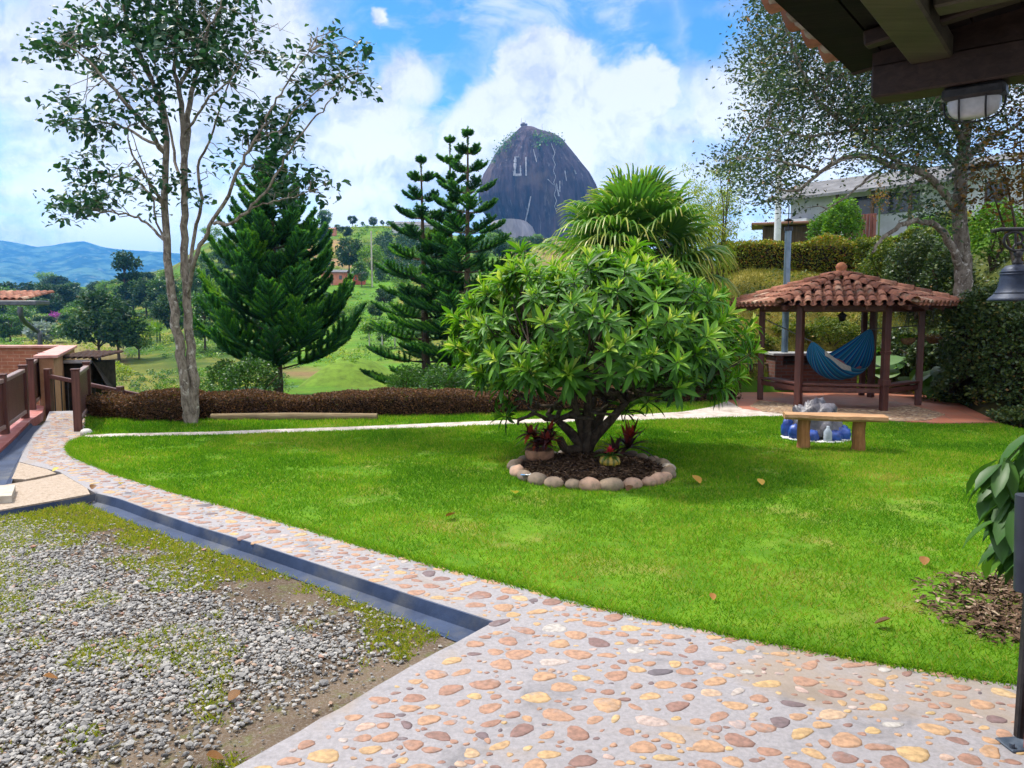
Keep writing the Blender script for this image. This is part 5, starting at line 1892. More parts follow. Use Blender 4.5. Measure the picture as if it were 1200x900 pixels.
for k in range(6):
    a, b = posts[k], posts[(k + 1) % 6]
    g_.beam(a + A([0, 0, 1.815]), b + A([0, 0, 1.815]), .09, .12)
    e = GC + A([(RR - .05) * math.cos(pa[k]), (RR - .05) * math.sin(pa[k]), ZE - GC[2] - .05])
    g_.beam(e, GC + A([0, 0, ZA - GC[2] - .07]), .07, .09)
    for f in (.33, .67):
        m0, m1 = a * (1 - f) + b * f, None
        dirm = unit((m0 - GC) * A([1, 1, 0]))
        lim = RR * math.cos(R(30)) / max(math.cos(abs(math.atan2(dirm[1], dirm[0]) - (pa[k] + R(30)) + PI) % (2 * PI) - PI), .8)
        e2 = GC + dirm * (RR * .87) + A([0, 0, ZE - GC[2] - .055])
        g_.beam(e2, GC + dirm * .25 + A([0, 0, ZA - GC[2] - .15]), .05, .07)
g_.build('roof_frame', M_gwood_x, gz)
rf = Geo()
apex = A([GC[0], GC[1], ZA])


def half_tile(geo, a, b, side, nrm, r0, r1, convex, tint, th=.012, seg=7):
    """one barrel tile from a (lower end) to b (upper end)"""
    an = np.linspace(0, PI, seg)
    sgn = 1 if convex else -1
    P = []
    for p, r in ((a, r0), (b, r1)):
        for rr in (r, r - th):
            P.append(p + np.cos(an)[:, None] * rr * side + sgn * np.sin(an)[:, None] * rr * .82 * nrm)
    V = np.concatenate(P)
    q = lambda i: np.arange(seg - 1) + i * seg
    F = np.concatenate([np.stack([q(0), q(0) + 1, q(2) + 1, q(2)], 1), np.stack([q(1), q(3), q(3) + 1, q(1) + 1], 1), np.stack([q(0), q(1), q(1) + 1, q(0) + 1], 1), np.stack([q(2), q(2) + 1, q(3) + 1, q(3)], 1)])
    geo.add(V, F, 0, tint, True)


for k in range(6):
    c0 = A([GC[0] + RR * math.cos(pa[k]), GC[1] + RR * math.sin(pa[k]), ZE])
    c1 = A([GC[0] + RR * math.cos(pa[(k + 1) % 6]), GC[1] + RR * math.sin(pa[(k + 1) % 6]), ZE])
    e = unit(c1 - c0)
    mid = (c0 + c1) / 2
    up = apex - mid
    Ls = np.linalg.norm(up)
    up = up / Ls
    nr = np.cross(e, up)
    if nr[2] < 0:
        nr = -nr
    rf.add([c0 - nr * .02, c1 - nr * .02, apex - nr * .02], [[0, 1, 2]], 0, .1, False)
    Wf = np.linalg.norm(c1 - c0)
    nc = 12
    pit = Wf / nc
    for j in range(nc * 2 + 1):
        u = -Wf / 2 + j * pit / 2
        convex = j % 2 == 1
        Lc = Ls * (1 - abs(u) / (Wf / 2)) - (.02 if convex else .06)
        if Lc < .12:
            continue
        nt_ = max(int(round(Lc / .31)), 1)
        for i in range(nt_):
            s0, s1 = Lc * i / nt_ - (.05 if i == 0 else .045), Lc * (i + 1) / nt_ + .02
            wob = rng.normal(0, .006)
            off = (.045 if convex else .035) + .012 * 0
            a = mid + e * (u + wob) + up * s0 + nr * (off + .014)
            b = mid + e * (u - wob) + up * s1 + nr * (off - .004)
            half_tile(rf, a, b, e, nr, pit * .36, pit * .31, convex, float(np.clip(rng.normal(.55 if convex else .35, .24), 0, 1)))
    # hip caps
    hd = unit(apex - c0)
    Lh = np.linalg.norm(apex - c0)
    hs = unit(np.cross(hd, A([0, 0, 1])))
    hn = np.cross(hs, hd)
    hn = hn if hn[2] > 0 else -hn
    for i in range(7):
        a, b = c0 + hd * (Lh * i / 7 - .05) + hn * .075, c0 + hd * (Lh * (i + 1) / 7 + .02) + hn * .055
        half_tile(rf, a, b, hs, hn, .105, .09, True, float(np.clip(rng.normal(.42, .18), 0, 1)))
rf.build('roof', M_tile, gz)
g_ = Geo()
g_.lathe([(.0, -.04), (.15, -.04), (.16, .0), (.10, .03), (.085, .07), (.10, .10), (.105, .14), (.07, .19), (.03, .21), (0, .215)], apex + A([0, 0, .06]), 20, tint=.75)
g_.build('finial', mat_tint("orange_finial", [(0, (.30, .10, .05)), (1, (.50, .20, .10))], .8, .2, 14, .004, .35), gz)
# seats between posts
for k, lab in ((5, None), (0, None), (4, None)):
    a, b = posts[k], posts[(k + 1) % 6]
    g_ = Geo()
    inn = unit((GC - (a + b) / 2) * A([1, 1, 0]))
    d = unit(b - a)
    g_.beam(a + d * .065 + inn * .0 + A([0, 0, .44]), b - d * .065 + A([0, 0, .44]), .09, .045)
    g_.beam(a + d * .065 + inn * .12 + A([0, 0, .44]), b - d * .065 + inn * .12 + A([0, 0, .44]), .13, .04)
    g_.beam(a + d * .065 + A([0, 0, .35]), b - d * .065 + A([0, 0, .35]), .05, .09)
    g_.build('seat', M_gwood_x, gz)

# hammock slung across it
hA, hB = posts[4] * .98 + GC * .02, posts[1]
ga, gb = D(953, 401, 14.45), D(1020, 386, 15.72)
hm = thing('hammock', 'striped blue hammock slung across the gazebo', 'hammock', (ga + gb) / 2)
nu, nv = 46, 30
u = np.linspace(0, 1, nu)
v = np.linspace(-1, 1, nv)
sagc = 4 * u * (1 - u)
low = .86 * sagc ** .9
hd = unit((gb - ga) * A([1, 1, 0]))
sd = A([hd[1], -hd[0], 0])                      # towards the camera
half = .50 * np.sin(PI * u) ** .75 + .015
P = np.zeros((nu, nv, 3))
for i in range(nu):
    c = ga * (1 - u[i]) + gb * u[i] - A([0, 0, low[i]])
    th = v * 1.25
    P[i] = c + sd * (np.sin(th) * half[i] * 1.05 - .06 * sagc[i])[:, None] + A([0, 0, 1]) * ((1 - np.cos(th)) * half[i] * np.where(v > 0, .72, 1.1) + .012 * np.sin(v * 23 + u[i] * 3) * half[i])[:, None]
g_ = Geo()
g_.grid(P, tint=np.tile((v + 1) / 2, (nu, 1)))
m, g, out = new_mat("striped_hammock_cloth")
tt = tint_of(g)
st = g.math('FRACT', g.math('MULTIPLY', tt, 11.0))
st2 = g.math('FRACT', g.math('MULTIPLY', tt, 4.0))
col = g.ramp(st, [(0, (.015, .10, .30)), (.34, (.02, .20, .46)), (.62, (.03, .30, .50)), (.80, (.25, .36, .46)), (.88, (.01, .04, .14))], 'CONSTANT')
col = g.mix(g.smooth(st2, .6, .62, 0, .5), col, (.02, .16, .22))
fn = g.noise(obj_co(g), 90, 3)
p = principled(g, out, col, .9, .1, fn, .002, .5)
g_.build('cloth', m, hm)
g_ = Geo()
M_rope = mat_noise("grey_rope", (.10, .10, .10), (.2, .2, .2), 40, .9, .1, .002)
for h_, zr, row in ((hA, 1.62, 0), (hB, 1.5, -1)):
    g_ = Geo()
    g_.tube(np.stack([h_ + A([0, 0, zr]), h_ * .5 + P[row, nv // 2] * .5 + A([0, 0, zr * .5]), P[row, nv // 2]]), .012, 6)
    g_.build('rope', M_rope, hm)
g_ = Geo()
fr = P[3:15, -1]
g_.grid(np.stack([fr + A([0, 0, .004]), fr + A([0, -.012, -.05]), fr + A([.01, -.015, -.10 + 0]) + A([[0, 0, .02 * math.sin(7 * i)] for i in range(12)])], 1))
g_.build('fringe', mat_noise("cream_fringe", (.35, .33, .30), (.5, .48, .44), 40, .9, .1, .002), hm)
# pink cloth lying in it
i0, i1 = 8, 24
sub = P[i0:i1, 13:27].copy()
sub[..., 2] += .07 + .035 * np.sin(np.linspace(0, 9, i1 - i0))[:, None] + .02 * np.sin(np.linspace(0, 7, 14))[None]
g_ = Geo()
g_.grid(sub)
o = g_.build('blanket', mat_noise("pink_blanket", (.34, .10, .12), (.45, .17, .19), 30, .9, .1, .004), origin=sub[8, 7])
mark(o, 'folded pink cloth lying in the blue hammock', 'blanket')

# ------------------------------------------------------------------ brick barbecue with chimney
def mat_brick(name, c1, c2, mort, bw=.24, bh=.075, rot=None, ms_=.012):
    m, g, out = new_mat(name)
    co = obj_co(g)
    s3 = g.n('ShaderNodeSeparateXYZ')
    g.link(co, s3.inputs[0])
    cb = g.n('ShaderNodeCombineXYZ')
    g.link(g.math('ADD', s3.outputs[0], s3.outputs[1]), cb.inputs[0])
    g.link(s3.outputs[2], cb.inputs[1])
    b = g.n('ShaderNodeTexBrick')
    g.link(cb.outputs[0], b.inputs['Vector'])
    b.inputs['Scale'].default_value = 1
    b.inputs['Brick Width'].default_value = bw
    b.inputs['Row Height'].default_value = bh
    b.inputs['Mortar Size'].default_value = ms_
    b.inputs['Color1'].default_value = (*c1, 1)
    b.inputs['Color2'].default_value = (*c2, 1)
    b.inputs['Mortar'].default_value = (*mort, 1)
    n1 = g.noise(co, 5, 6, .65)
    col = g.mix(g.smooth(n1, .4, .7, 0, .5), b.outputs[0], tuple(x * .6 for x in c1))
    h = g.math('MULTIPLY_ADD', b.outputs[1], -1.0, g.math('MULTIPLY', n1, .4))
    principled(g, out, col, .85, .2, h, .008, .7)
    return m


M_bbq = mat_brick("dark_red_brick", (.12, .045, .032), (.17, .07, .05), (.13, .11, .10))
bq = A([6.72, 17.35, .022])
t = thing('barbecue', 'dark brick barbecue with pale counter and tall blue grey chimney pipe behind the gazebo', 'barbecue', bq)
g_ = Geo()
for (cx, cw) in ((-.82, .18), (.82, .18)):
    g_.rbox(bq + A([cx, 0, .40]), (cw, .62, .80), 0, .006)
g_.rbox(bq + A([0, .22, .40]), (1.46, .16, .80), 0, .006)
g_.rbox(bq + A([0, -.24, .30]), (1.46, .12, .60), 0, .006)
g_.build('brickwork', M_bbq, t)
g_ = Geo()
g_.rbox(bq + A([0, 0, .83]), (1.95, .74, .06), 0, .01)
g_.build('counter', mat_noise("grey_counter", (.26, .26, .26), (.38, .38, .38), 9, .6, .3, .002), t)
cp = A([6.10, 17.3, .862])
g_ = Geo()
g_.tube([cp, cp + A([0, 0, 1.3]), cp + A([0, 0, 2.72])], .072, 16)
for z in (.9, 1.85):
    g_.tube([cp + A([0, 0, z]), cp + A([0, 0, z + .03])], .079, 16)
g_.build('chimney', mat_noise("galvanised_pipe", (.14, .20, .27), (.22, .29, .37), 5, .35, .5, .001, metal=.6), t)
g_ = Geo()
g_.tube([cp + A([0, 0, 2.70]), cp + A([0, 0, 2.79])], .095, 14)
g_.tube([cp + A([0, 0, 2.79]), cp + A([0, 0, 3.25])], .012, 6)
g_.lathe([(0, .05), (.10, 0), (.11, 0), (0, .07)], cp + A([0, 0, 2.92]), 14)
g_.beam(cp + A([-.13, 0, 3.08]), cp + A([.13, 0, 3.08]), .012, .012, r=.002)
g_.beam(cp + A([-.13, 0, 3.06]), cp + A([-.13, 0, 3.2]), .012, .012, r=.002)
g_.build('cap', mat_noise("dark_iron", (.02, .02, .024), (.05, .05, .055), 9, .5, .5, .002, metal=.5), t)

# pole that stands just behind the back post of the gazebo
pp_ = A([D(1012, 400, 16.3)[0], 16.3, .0])
g_ = Geo()
g_.beam(pp_, pp_ + A([0, 0, 1.95]), .10, .10, up=(1, 0, 0))
mark(g_.build('pole', M_gwood, origin=pp_), 'dark square pole standing close behind the hammock end of the gazebo', 'pole')


# hanging fern baskets and lantern
def basket(px, py, Y, ztop, label):
    c = D(px, py, Y)
    t = thing('hanging_basket', label, 'hanging plant', c, 'hanging fern baskets')
    g_ = Geo()
    g_.lathe([(0, -.10), (.07, -.09), (.12, -.04), (.145, .03), (.13, .04), (0, .02)], c, 16)
    g_.build('basket', mat_noise("coir_basket", (.11, .06, .03), (.2, .12, .06), 30, .95, .05, .006), t)
    g_ = Geo()
    for k in range(3):
        a = k * 2.1
        g_.tube([c + A([.13 * math.cos(a), .13 * math.sin(a), .03]), A([c[0], c[1], ztop])], .004, 4)
    g_.build('chain', M_iron, t)
    g_ = Geo()
    leaf_cloud(g_, LEAF_QUAD, c + rand_dirs(420) * A([.17, .15, .05]) * rng.random((420, 1)) ** .4 + A([0, 0, .05]), .07, .5, .05, .55, .2, width=.4)
    g_.build('fern', M_bright, t)


M_iron = mat_noise("black_iron", (.012, .012, .014), (.035, .033, .035), 12, .5, .5, .003, metal=.4)
basket(1064, 398, 14.6, 1.86, 'hanging basket with bright green fern under the gazebo eave')
g_ = Geo()
c = D(1095, 397, 15.3)
t = thing('hanging_basket', 'dry brown hanging basket beyond the bright fern basket', 'hanging plant', c, 'hanging fern baskets')
g_.lathe([(0, -.10), (.08, -.09), (.14, -.03), (.18, .03), (.16, .04), (0, .02)], c, 16)
g_.build('basket', mat_noise("dry_basket", (.13, .07, .035), (.22, .13, .07), 30, .95, .05, .006), t)
g_ = Geo()
for k in range(3):
    a = k * 2.1
    g_.tube([c + A([.15 * math.cos(a), .15 * math.sin(a), .03]), A([GC[0] + 1.95 * math.cos(R(0)), c[1], 1.93])], .004, 4)
g_.build('chain', M_iron, t)
g_ = Geo()
leaf_cloud(g_, LEAF_QUAD, c + rand_dirs(260) * A([.2, .17, .04]) * rng.random((260, 1)) ** .4 + A([0, 0, .04]), .06, .5, .15, .5, .2, width=.3)
g_.build('fern', M_autumn, t)
c = D(987, 370, 15.0)
t = thing('lantern', 'small dark lantern hanging under the gazebo roof centre', 'lantern', c)
g_ = Geo()
g_.lathe([(0, -.11), (.05, -.10), (.07, -.02), (.10, .0), (.03, .06), (.012, .08), (0, .08)], c, 12)
g_.tube([c + A([0, 0, .08]), A([c[0], c[1], ZA - .15])], .005, 5)
g_.build('body', M_iron, t)

# bamboo railing at the back of the terrace
M_bamboo = mat_wood("grey_bamboo", (.13, .095, .06), (.24, .18, .11), 0, 5, .7, .25)
ra, rb = A([D(846, 460, 17.4)[0], 17.4, 0]), A([D(912, 460, 17.6)[0], 17.6, 0])
t = thing('railing', 'low brown bamboo railing beside the barbecue at the terrace edge', 'railing', ra)
g_ = Geo()
for f in (0, .5, 1.0):
    p = ra * (1 - f) + rb * f
    g2 = Geo()
    g2.tube([p - A([0, 0, .1]), p + A([0, 0, .72])], .04, 8)
    g2.build('post', M_gwood, t)
for z in (.62, .30, .12):
    g_.tube(crooked(ra + A([0, -.03, z]), rb + A([0, -.03, z]), 6, .006), .024, 7)
g_.build('rail', M_bamboo, t)
g_ = Geo()
for k in range(16):
    p = ra + (rb - ra) * (k + .5) / 16
    g_.tube([p + A([0, 0, .1]), p + A([rng.normal(0, .02), 0, .62])], .011, 5)
g_.build('cane', M_bamboo, t)

# ================================================================== BENCH AND BUNDLE
b0 = A([(946 - 600) / FPX * 9.75, 9.78, .012])
b1_ = A([(1011 - 600) / FPX * 9.6, 9.62, .012])
bd = unit(b1_ - b0)
bc = (b0 + b1_) / 2 + bd * .03
t = thing('bench', 'rustic plank bench on two log legs standing on the lawn', 'bench', bc)
g_ = Geo()
yaw = math.atan2(bd[1], bd[0])
ns = 24
xs = np.linspace(-.60, .60, ns)
prof = [(-.165, -.01), (-.16, .028), (-.13, .037), (.13, .037), (.165, .025), (.165, -.03), (-.14, -.036)]
Pp = []
for i, x in enumerate(xs):
    wv = 1 + .05 * math.sin(x * 5) + rng.normal(0, .008)
    ring = [bc + bd * x + A([-bd[1], bd[0], 0]) * (a * wv) + A([0, 0, .415 + b + .004 * math.sin(x * 7 + a * 9)]) for a, b in prof + prof[:1]]
    Pp.append(ring)
Pp = A(Pp)
g_.grid(Pp, smooth=False)
for e in (0, -1):
    g_.add(Pp[e][:7], [list(range(7))], smooth=False)
g_.build('seat', mat_wood("pale_bench_plank", (.28, .145, .065), (.46, .27, .14), 0, 4, .6, .3), t)
M_logleg = mat_wood("orange_log", (.20, .085, .03), (.33, .16, .06), 2, 6, .75, .2)
for p in (b0, b1_):
    g_ = Geo()
    n_ = 9
    g_.tube(np.stack([p + A([.004 * math.sin(i), .004 * math.cos(2 * i), .378 * i / (n_ - 1)]) for i in range(n_)]), [.085, .082, .079, .08, .078, .079, .077, .078, .076], 14)
    g_.build('leg', M_logleg, t)

uc = A([(961 - 600) / FPX * 10.55, 10.6, .012])
t = thing('bundle', 'grey plastic covered bundle tied over blue sacks behind the bench', 'bundle', uc)
th = np.linspace(0, PI / 2, 16)[:, None]
ph2 = np.linspace(0, 2 * PI, 49)[None]
nx = vnoise(np.cos(ph2) * 3 + th * 4, np.sin(ph2) * 3 - th * 2, 1.5, 3, 44)
nx[:, -1] = nx[:, 0]
rad = (.92 + .35 * (nx - .5) * 2)
P = np.stack([uc[0] + .36 * rad * np.sin(th) ** .7 * np.cos(ph2), uc[1] + .3 * rad * np.sin(th) ** .7 * np.sin(ph2), uc[2] + .06 + .47 * rad * np.cos(th) ** .8 * np.ones_like(ph2)], -1)
g_ = Geo()
g_.grid(P)
g_.build('cover', mat_noise("grey_plastic_sheet", (.055, .05, .06), (.12, .115, .135), 7, .4, .4, .012, 25, (.20, .20, .23)), t)
M_bluesack = mat_noise("blue_plastic", (.010, .035, .20), (.02, .075, .34), 8, .35, .5, .012, 25)
for (dx, dy, sx, sz) in ((-.31, -.10, .10, .12), (-.16, -.27, .10, .085), (.14, -.28, .11, .085), (.30, -.16, .11, .11), (.36, .08, .10, .08), (-.35, .1, .09, .15)):
    th = np.linspace(0, PI, 11)[:, None]
    ph2 = np.linspace(0, 2 * PI, 25)[None]
    nx = vnoise(np.cos(ph2) * 2 + th * 3 + dx * 9, np.sin(ph2) * 2 + th, .6, 3, 45)
    nx[:, -1] = nx[:, 0]
    k = .8 + .5 * nx
    c = uc + A([dx, dy, sz * .72])
    P = np.stack([c[0] + sx * k * np.sin(th) * np.cos(ph2), c[1] + sx * .7 * k * np.sin(th) * np.sin(ph2), c[2] + sz * k * np.cos(th) * np.ones_like(ph2)], -1)
    g_ = Geo()
    g_.grid(P)
    g_.build('sack', M_bluesack, t)
c = uc + A([.02, -.36, 0])
g_ = Geo()
g_.lathe([(0, .0), (.05, .0), (.055, .03), (.055, .14), (.03, .18), (.02, .20), (.02, .22), (0, .22)], c, 14)
o = g_.build('jug', mat_noise("milky_plastic", (.26, .30, .36), (.36, .40, .45), 9, .25, .5, .002), origin=c)
mark(o, 'small pale plastic bottle standing before the blue sacks', 'bottle')
an = np.linspace(0, 2 * PI, 300, endpoint=False)
P = np.column_stack([uc[0] + .46 * np.sqrt(rng.random(1500)) * np.cos(q := rng.uniform(0, 2 * PI, 1500)) * 1.0, uc[1] - .02 + .42 * np.sqrt(rng.random(1500)) * np.sin(q)])
g_ = Geo()
pebbles(g_, P, .022, rng.uniform(.012, .026, len(P)), np.clip(rng.normal(.6, .2, len(P)), 0, 1))
mark(g_.build('pebbles', mat_tint("white_pebble", [(0, (.45, .45, .46)), (1, (.75, .75, .75))], .8, .2, 40, .001, .1)), 'white pebbles spread in a circle under the bundle', 'pebbles', kind='stuff')

# ================================================================== FENCES AND BUILDINGS AT THE VALLEY SIDE
M_fence = mat_wood("dark_red_boards", (.065, .022, .016), (.12, .045, .033), 2, 4, .5, .35)
M_rail = mat_wood("pale_fence_rail", (.16, .10, .085), (.30, .21, .18), 0, 4, .45, .4)  # top and bottom rails, paler than the boards


def board_fence(label, pts, heights, z0=.03, first=True):
    t = thing('board_fence', label, 'fence', pts[0], 'board fences of the ramp')
    for i, p in enumerate(pts):
        g_ = Geo()
        dr = unit((pts[-1] - pts[0]) * A([1, 1, 0]))
        g_.beam(p + A([0, 0, -.1]), p + A([0, 0, heights[i]]), .11, .11, up=tuple(dr))
        g_.rbox(p + A([0, 0, heights[i] + .012]), (.13, .13, .025), math.atan2(dr[1], dr[0]), .006)
        g_.build('post', M_fence, t)
    for a, b, ha, hb in zip(pts[:-1], pts[1:], heights[:-1], heights[1:]):
        d = unit(b - a)
        L = np.linalg.norm(b - a)
        g_ = Geo()
        nb = max(int(L / .11), 2)
        for k in range(nb):
            f = (k + .5) / nb
            c = a + d * (.06 + (L - .12) * f)
            hh = (ha * (1 - f) + hb * f) - .10
            jz = rng.normal(0, .004)
            g_.rbox(c + A([0, 0, (hh + .16) / 2 + jz]), ((L - .12) / nb - .006, .022, hh - .16), math.atan2(d[1], d[0]), .003)
        g_.build('panel', M_fence, t)
        g_ = Geo()
        g_.beam(a + d * .058 + A([0, 0, ha - .07]), b - d * .058 + A([0, 0, hb - .07]), .085, .06)
        g_.beam(a + d * .058 + A([0, 0, .14]), b - d * .058 + A([0, 0, .14]), .07, .06)
        g_.build('rail', M_rail, t)
    return t


board_fence('red brown board fence panels along the ramp kerb, nearest the frame edge', [G(-62, 548), G(6, 511), G(30, 492)], [.86, .86, .88])
board_fence('short red brown board fence stepping up beyond the first panels', [G(38.5, 482), G(51, 469)], [.92, .94])
board_fence('red brown board panel with posts on the lawn side of the ramp', [G(91.8, 505), G(104, 484)], [.90, .88])
# railing that goes down the steps
t = thing('stair_railing', 'sloping red brown hand rail with thin bars going down beside the low hedge', 'railing', G(58.5, 479))
r1 = G(58.5, 479)
g_ = Geo()
g_.beam(r1 - A([0, 0, .3]), r1 + A([0, 0, .74]), .11, .11, up=(1, 0, 0))
g_.build('post', M_fence, t)
pe = D(141, 457, 14.3)
g_ = Geo()
g_.beam(pe - A([0, 0, .9]), pe + A([0, 0, .07]), .11, .11, up=(1, 0, 0))
g_.build('post', M_fence, t)
ra, rb = D(59, 441, 14.05), D(178, 466, 14.5)
g_ = Geo()
g_.beam(ra, rb, .10, .07)
g_.build('rail', M_fence, t)
g_ = Geo()
for k in range(15):
    p = ra + (rb - ra) * (k + .5) / 15
    g_.tube([p, p - A([0, 0, .75])], .011, 5)
g_.build('baluster', M_iron, t)
# rounded white stone under the lawn side post
c = G(101, 507, .03)
g_ = Geo()
th = np.linspace(0, PI, 9)[:, None]
ph2 = np.linspace(0, 2 * PI, 17)[None]
k = .9 + .2 * vnoise(np.cos(ph2) * 2 + th, np.sin(ph2) * 2 - th, .8, 2, 9)
k[:, -1] = k[:, 0]
g_.grid(np.stack([c[0] + .085 * k * np.sin(th) * np.cos(ph2), c[1] + .08 * k * np.sin(th) * np.sin(ph2), c[2] + .06 * k * np.cos(th) * np.ones_like(ph2)], -1))
mark(g_.build('boulder', mat_noise("white_rock", (.38, .36, .33), (.55, .53, .50), 9, .85, .2, .01), origin=c), 'rounded whitish rock at the foot of the lawn side fence post', 'rock')

# brick parapet of the terrace below
M_brick = mat_brick("red_brick_wall", (.30, .10, .06), (.37, .14, .085), (.42, .24, .17), .30, .09, ms_=.008)
M_ochre = mat_noise("ochre_plaster", (.34, .17, .09), (.42, .23, .13), 6, .85, .2, .004, 40)
M_coping = mat_noise("pink_coping", (.44, .20, .17), (.55, .29, .25), 6, .6, .3, .003)
qa, qb, qc = D(54, 421, 14.6), D(80, 407, 19.4), D(-80, 407, 19.4)
zt = .90
qa[2] = qb[2] = qc[2] = zt
t = thing('parapet_wall', 'low brick parapet with pink coping around the terrace below the ramp', 'wall', A([qa[0], qa[1], -1.6]))
g_ = Geo()
hgt = zt + 2.2
g_.beam(qb + A([.1, 0, -hgt / 2]), qc + A([0, 0, -hgt / 2]), .2, hgt)
g_.build('brickwork', M_brick, t)
g_ = Geo()
g_.beam(qa - A([0, 0, hgt / 2]), qb - A([0, 0, hgt / 2]) - unit(qb - qa) * .1, .24, hgt)
g_.build('side_wall', M_ochre, t)
g_ = Geo()
g_.beam(qa + A([0, 0, .03]) - unit(qb - qa) * .05, qb + A([0, 0, .03]), .40, .06)
g_.beam(qb + A([-.2, 0, .034]), qc + A([0, 0, .034]), .36, .06)
g_.build('coping', M_coping, t)

# dark tiled shed
sb_ = A([-9.35, 16.6, -1.9])
t = thing('shed', 'small dark shed with wavy tile roof edge below the stair railing', 'shed', sb_)
M_darkwall = mat_noise("dark_shed_wall", (.018, .015, .014), (.04, .032, .028), 6, .9, .1, .01)
g_ = Geo()
g_.rbox(sb_ + A([0, .5, 1.3]), (.62, 1.0, 2.6), 0, .01)
g_.build('wall', M_darkwall, t)
g_ = Geo()
for k in range(7):
    x = sb_[0] - .36 + k * .125
    for i in range(4):
        a = A([x, sb_[1] - .12 + i * .3, sb_[2] + 2.68 + i * .02])
        half_tile(g_, a, a + A([0, .34, .03]), A([1, 0, 0]), A([0, 0, 1]), .068, .06, True, float(rng.uniform(0, .3)))
g_.build('roof', mat_tint("old_dark_tile", [(0, (.05, .03, .025)), (1, (.14, .07, .05))], .9, .1, 14, .006, .5), t)
g_ = Geo()
g_.rbox(sb_ + A([0, -.07, 2.62]), (.70, .06, .075), 0, .01)
g_.build('gutter', mat_noise("pale_metal", (.38, .38, .42), (.5, .5, .55), 6, .4, .5, .002, metal=.3), t)
g_ = Geo()
p0, p1, p2, p3 = D(107, 420, 16.5), D(128, 456, 16.2), D(134, 456, 17.4), D(112, 418, 17.6)
g_.add([p0, p1, p2, p3, p0 - A([0, 0, .04]), p1 - A([0, 0, .04]), p2 - A([0, 0, .04]), p3 - A([0, 0, .04])], [[0, 1, 2, 3], [4, 7, 6, 5], [0, 4, 5, 1], [1, 5, 6, 2], [2, 6, 7, 3], [3, 7, 4, 0]], 0, .2, False)
g_.build('awning', M_darkwall, t)

# lower house: eave with gutter and swan-neck downpipe
e0, e1 = D(-140, 352, 24.0), D(33, 352, 24.0)
t = thing('lower_house', 'lower house with tiled eave, dark gutter and curved downpipe beyond the brick parapet', 'house', A([e1[0] - 1, 25, -2.5]))
g_ = Geo()
for k in range(22):
    x = e1[0] - .25 - k * .22
    for i in range(5):
        a = A([x, 24.0 + i * .33, 2.19 + i * .055])
        half_tile(g_, a, a + A([0, .36, .06]), A([1, 0, 0]), A([0, 0, 1]), .10, .09, True, float(np.clip(rng.normal(.5, .2), 0, 1)))
g_.add([A([e0[0], 24.0, 2.17]), A([e1[0] - .1, 24.0, 2.17]), A([e1[0] - .6, 26, 2.48]), A([e0[0], 26, 2.48])], [[0, 1, 2, 3]], 0, .2, False)
g_.build('roof', M_tile, t)
M_gutter = mat_noise("dark_blue_gutter", (.03, .035, .05), (.06, .07, .09), 6, .4, .5, .002)
g_ = Geo()
g_.rbox(A([(e0[0] + e1[0]) / 2 + .1, 23.9, 2.09]), (e1[0] - e0[0] + .5, .16, .15), 0, .02)
g_.rbox(A([e1[0] + .15, 24.3, 2.10]), (.16, .9, .14), 0, .02)
g_.build('gutter', M_gutter, t)
g_ = Geo()
dp = [D(24, 360, 23.9), D(24, 368, 23.9), D(28, 376, 24.1), D(38, 384, 24.6), D(45, 389, 24.8), D(47, 395, 24.8), D(47, 430, 24.8)]
g_.tube(smooth_line(dp, 24), .075, 10)
g_.build('downpipe', M_gutter, t)
g_ = Geo()
g_.rbox(A([e1[0] - 5.6, 26.3, -.3]), (4.2, 2.6, 4.6), 0, .02)
g_.build('wall', mat_noise("cream_wall", (.36, .27, .17), (.45, .35, .24), 5, .85, .2, .004), t)

# ================================================================== POND
pc = D(318, 449, 38)
an = np.linspace(0, 2 * PI, 40, endpoint=False)
pz = float(hz(pc[0], pc[1])) + .42
g_ = Geo()
g_.add(np.column_stack([pc[0] + 3.1 * np.cos(an), pc[1] + 4.3 * np.sin(an), np.full(40, pz)]), [list(range(40))], smooth=False)
mark(g_.build('water', mat_noise("green_pond_water", (.03, .075, .035), (.04, .09, .04), .8, .12, .5, .003, 3)), kind='structure')

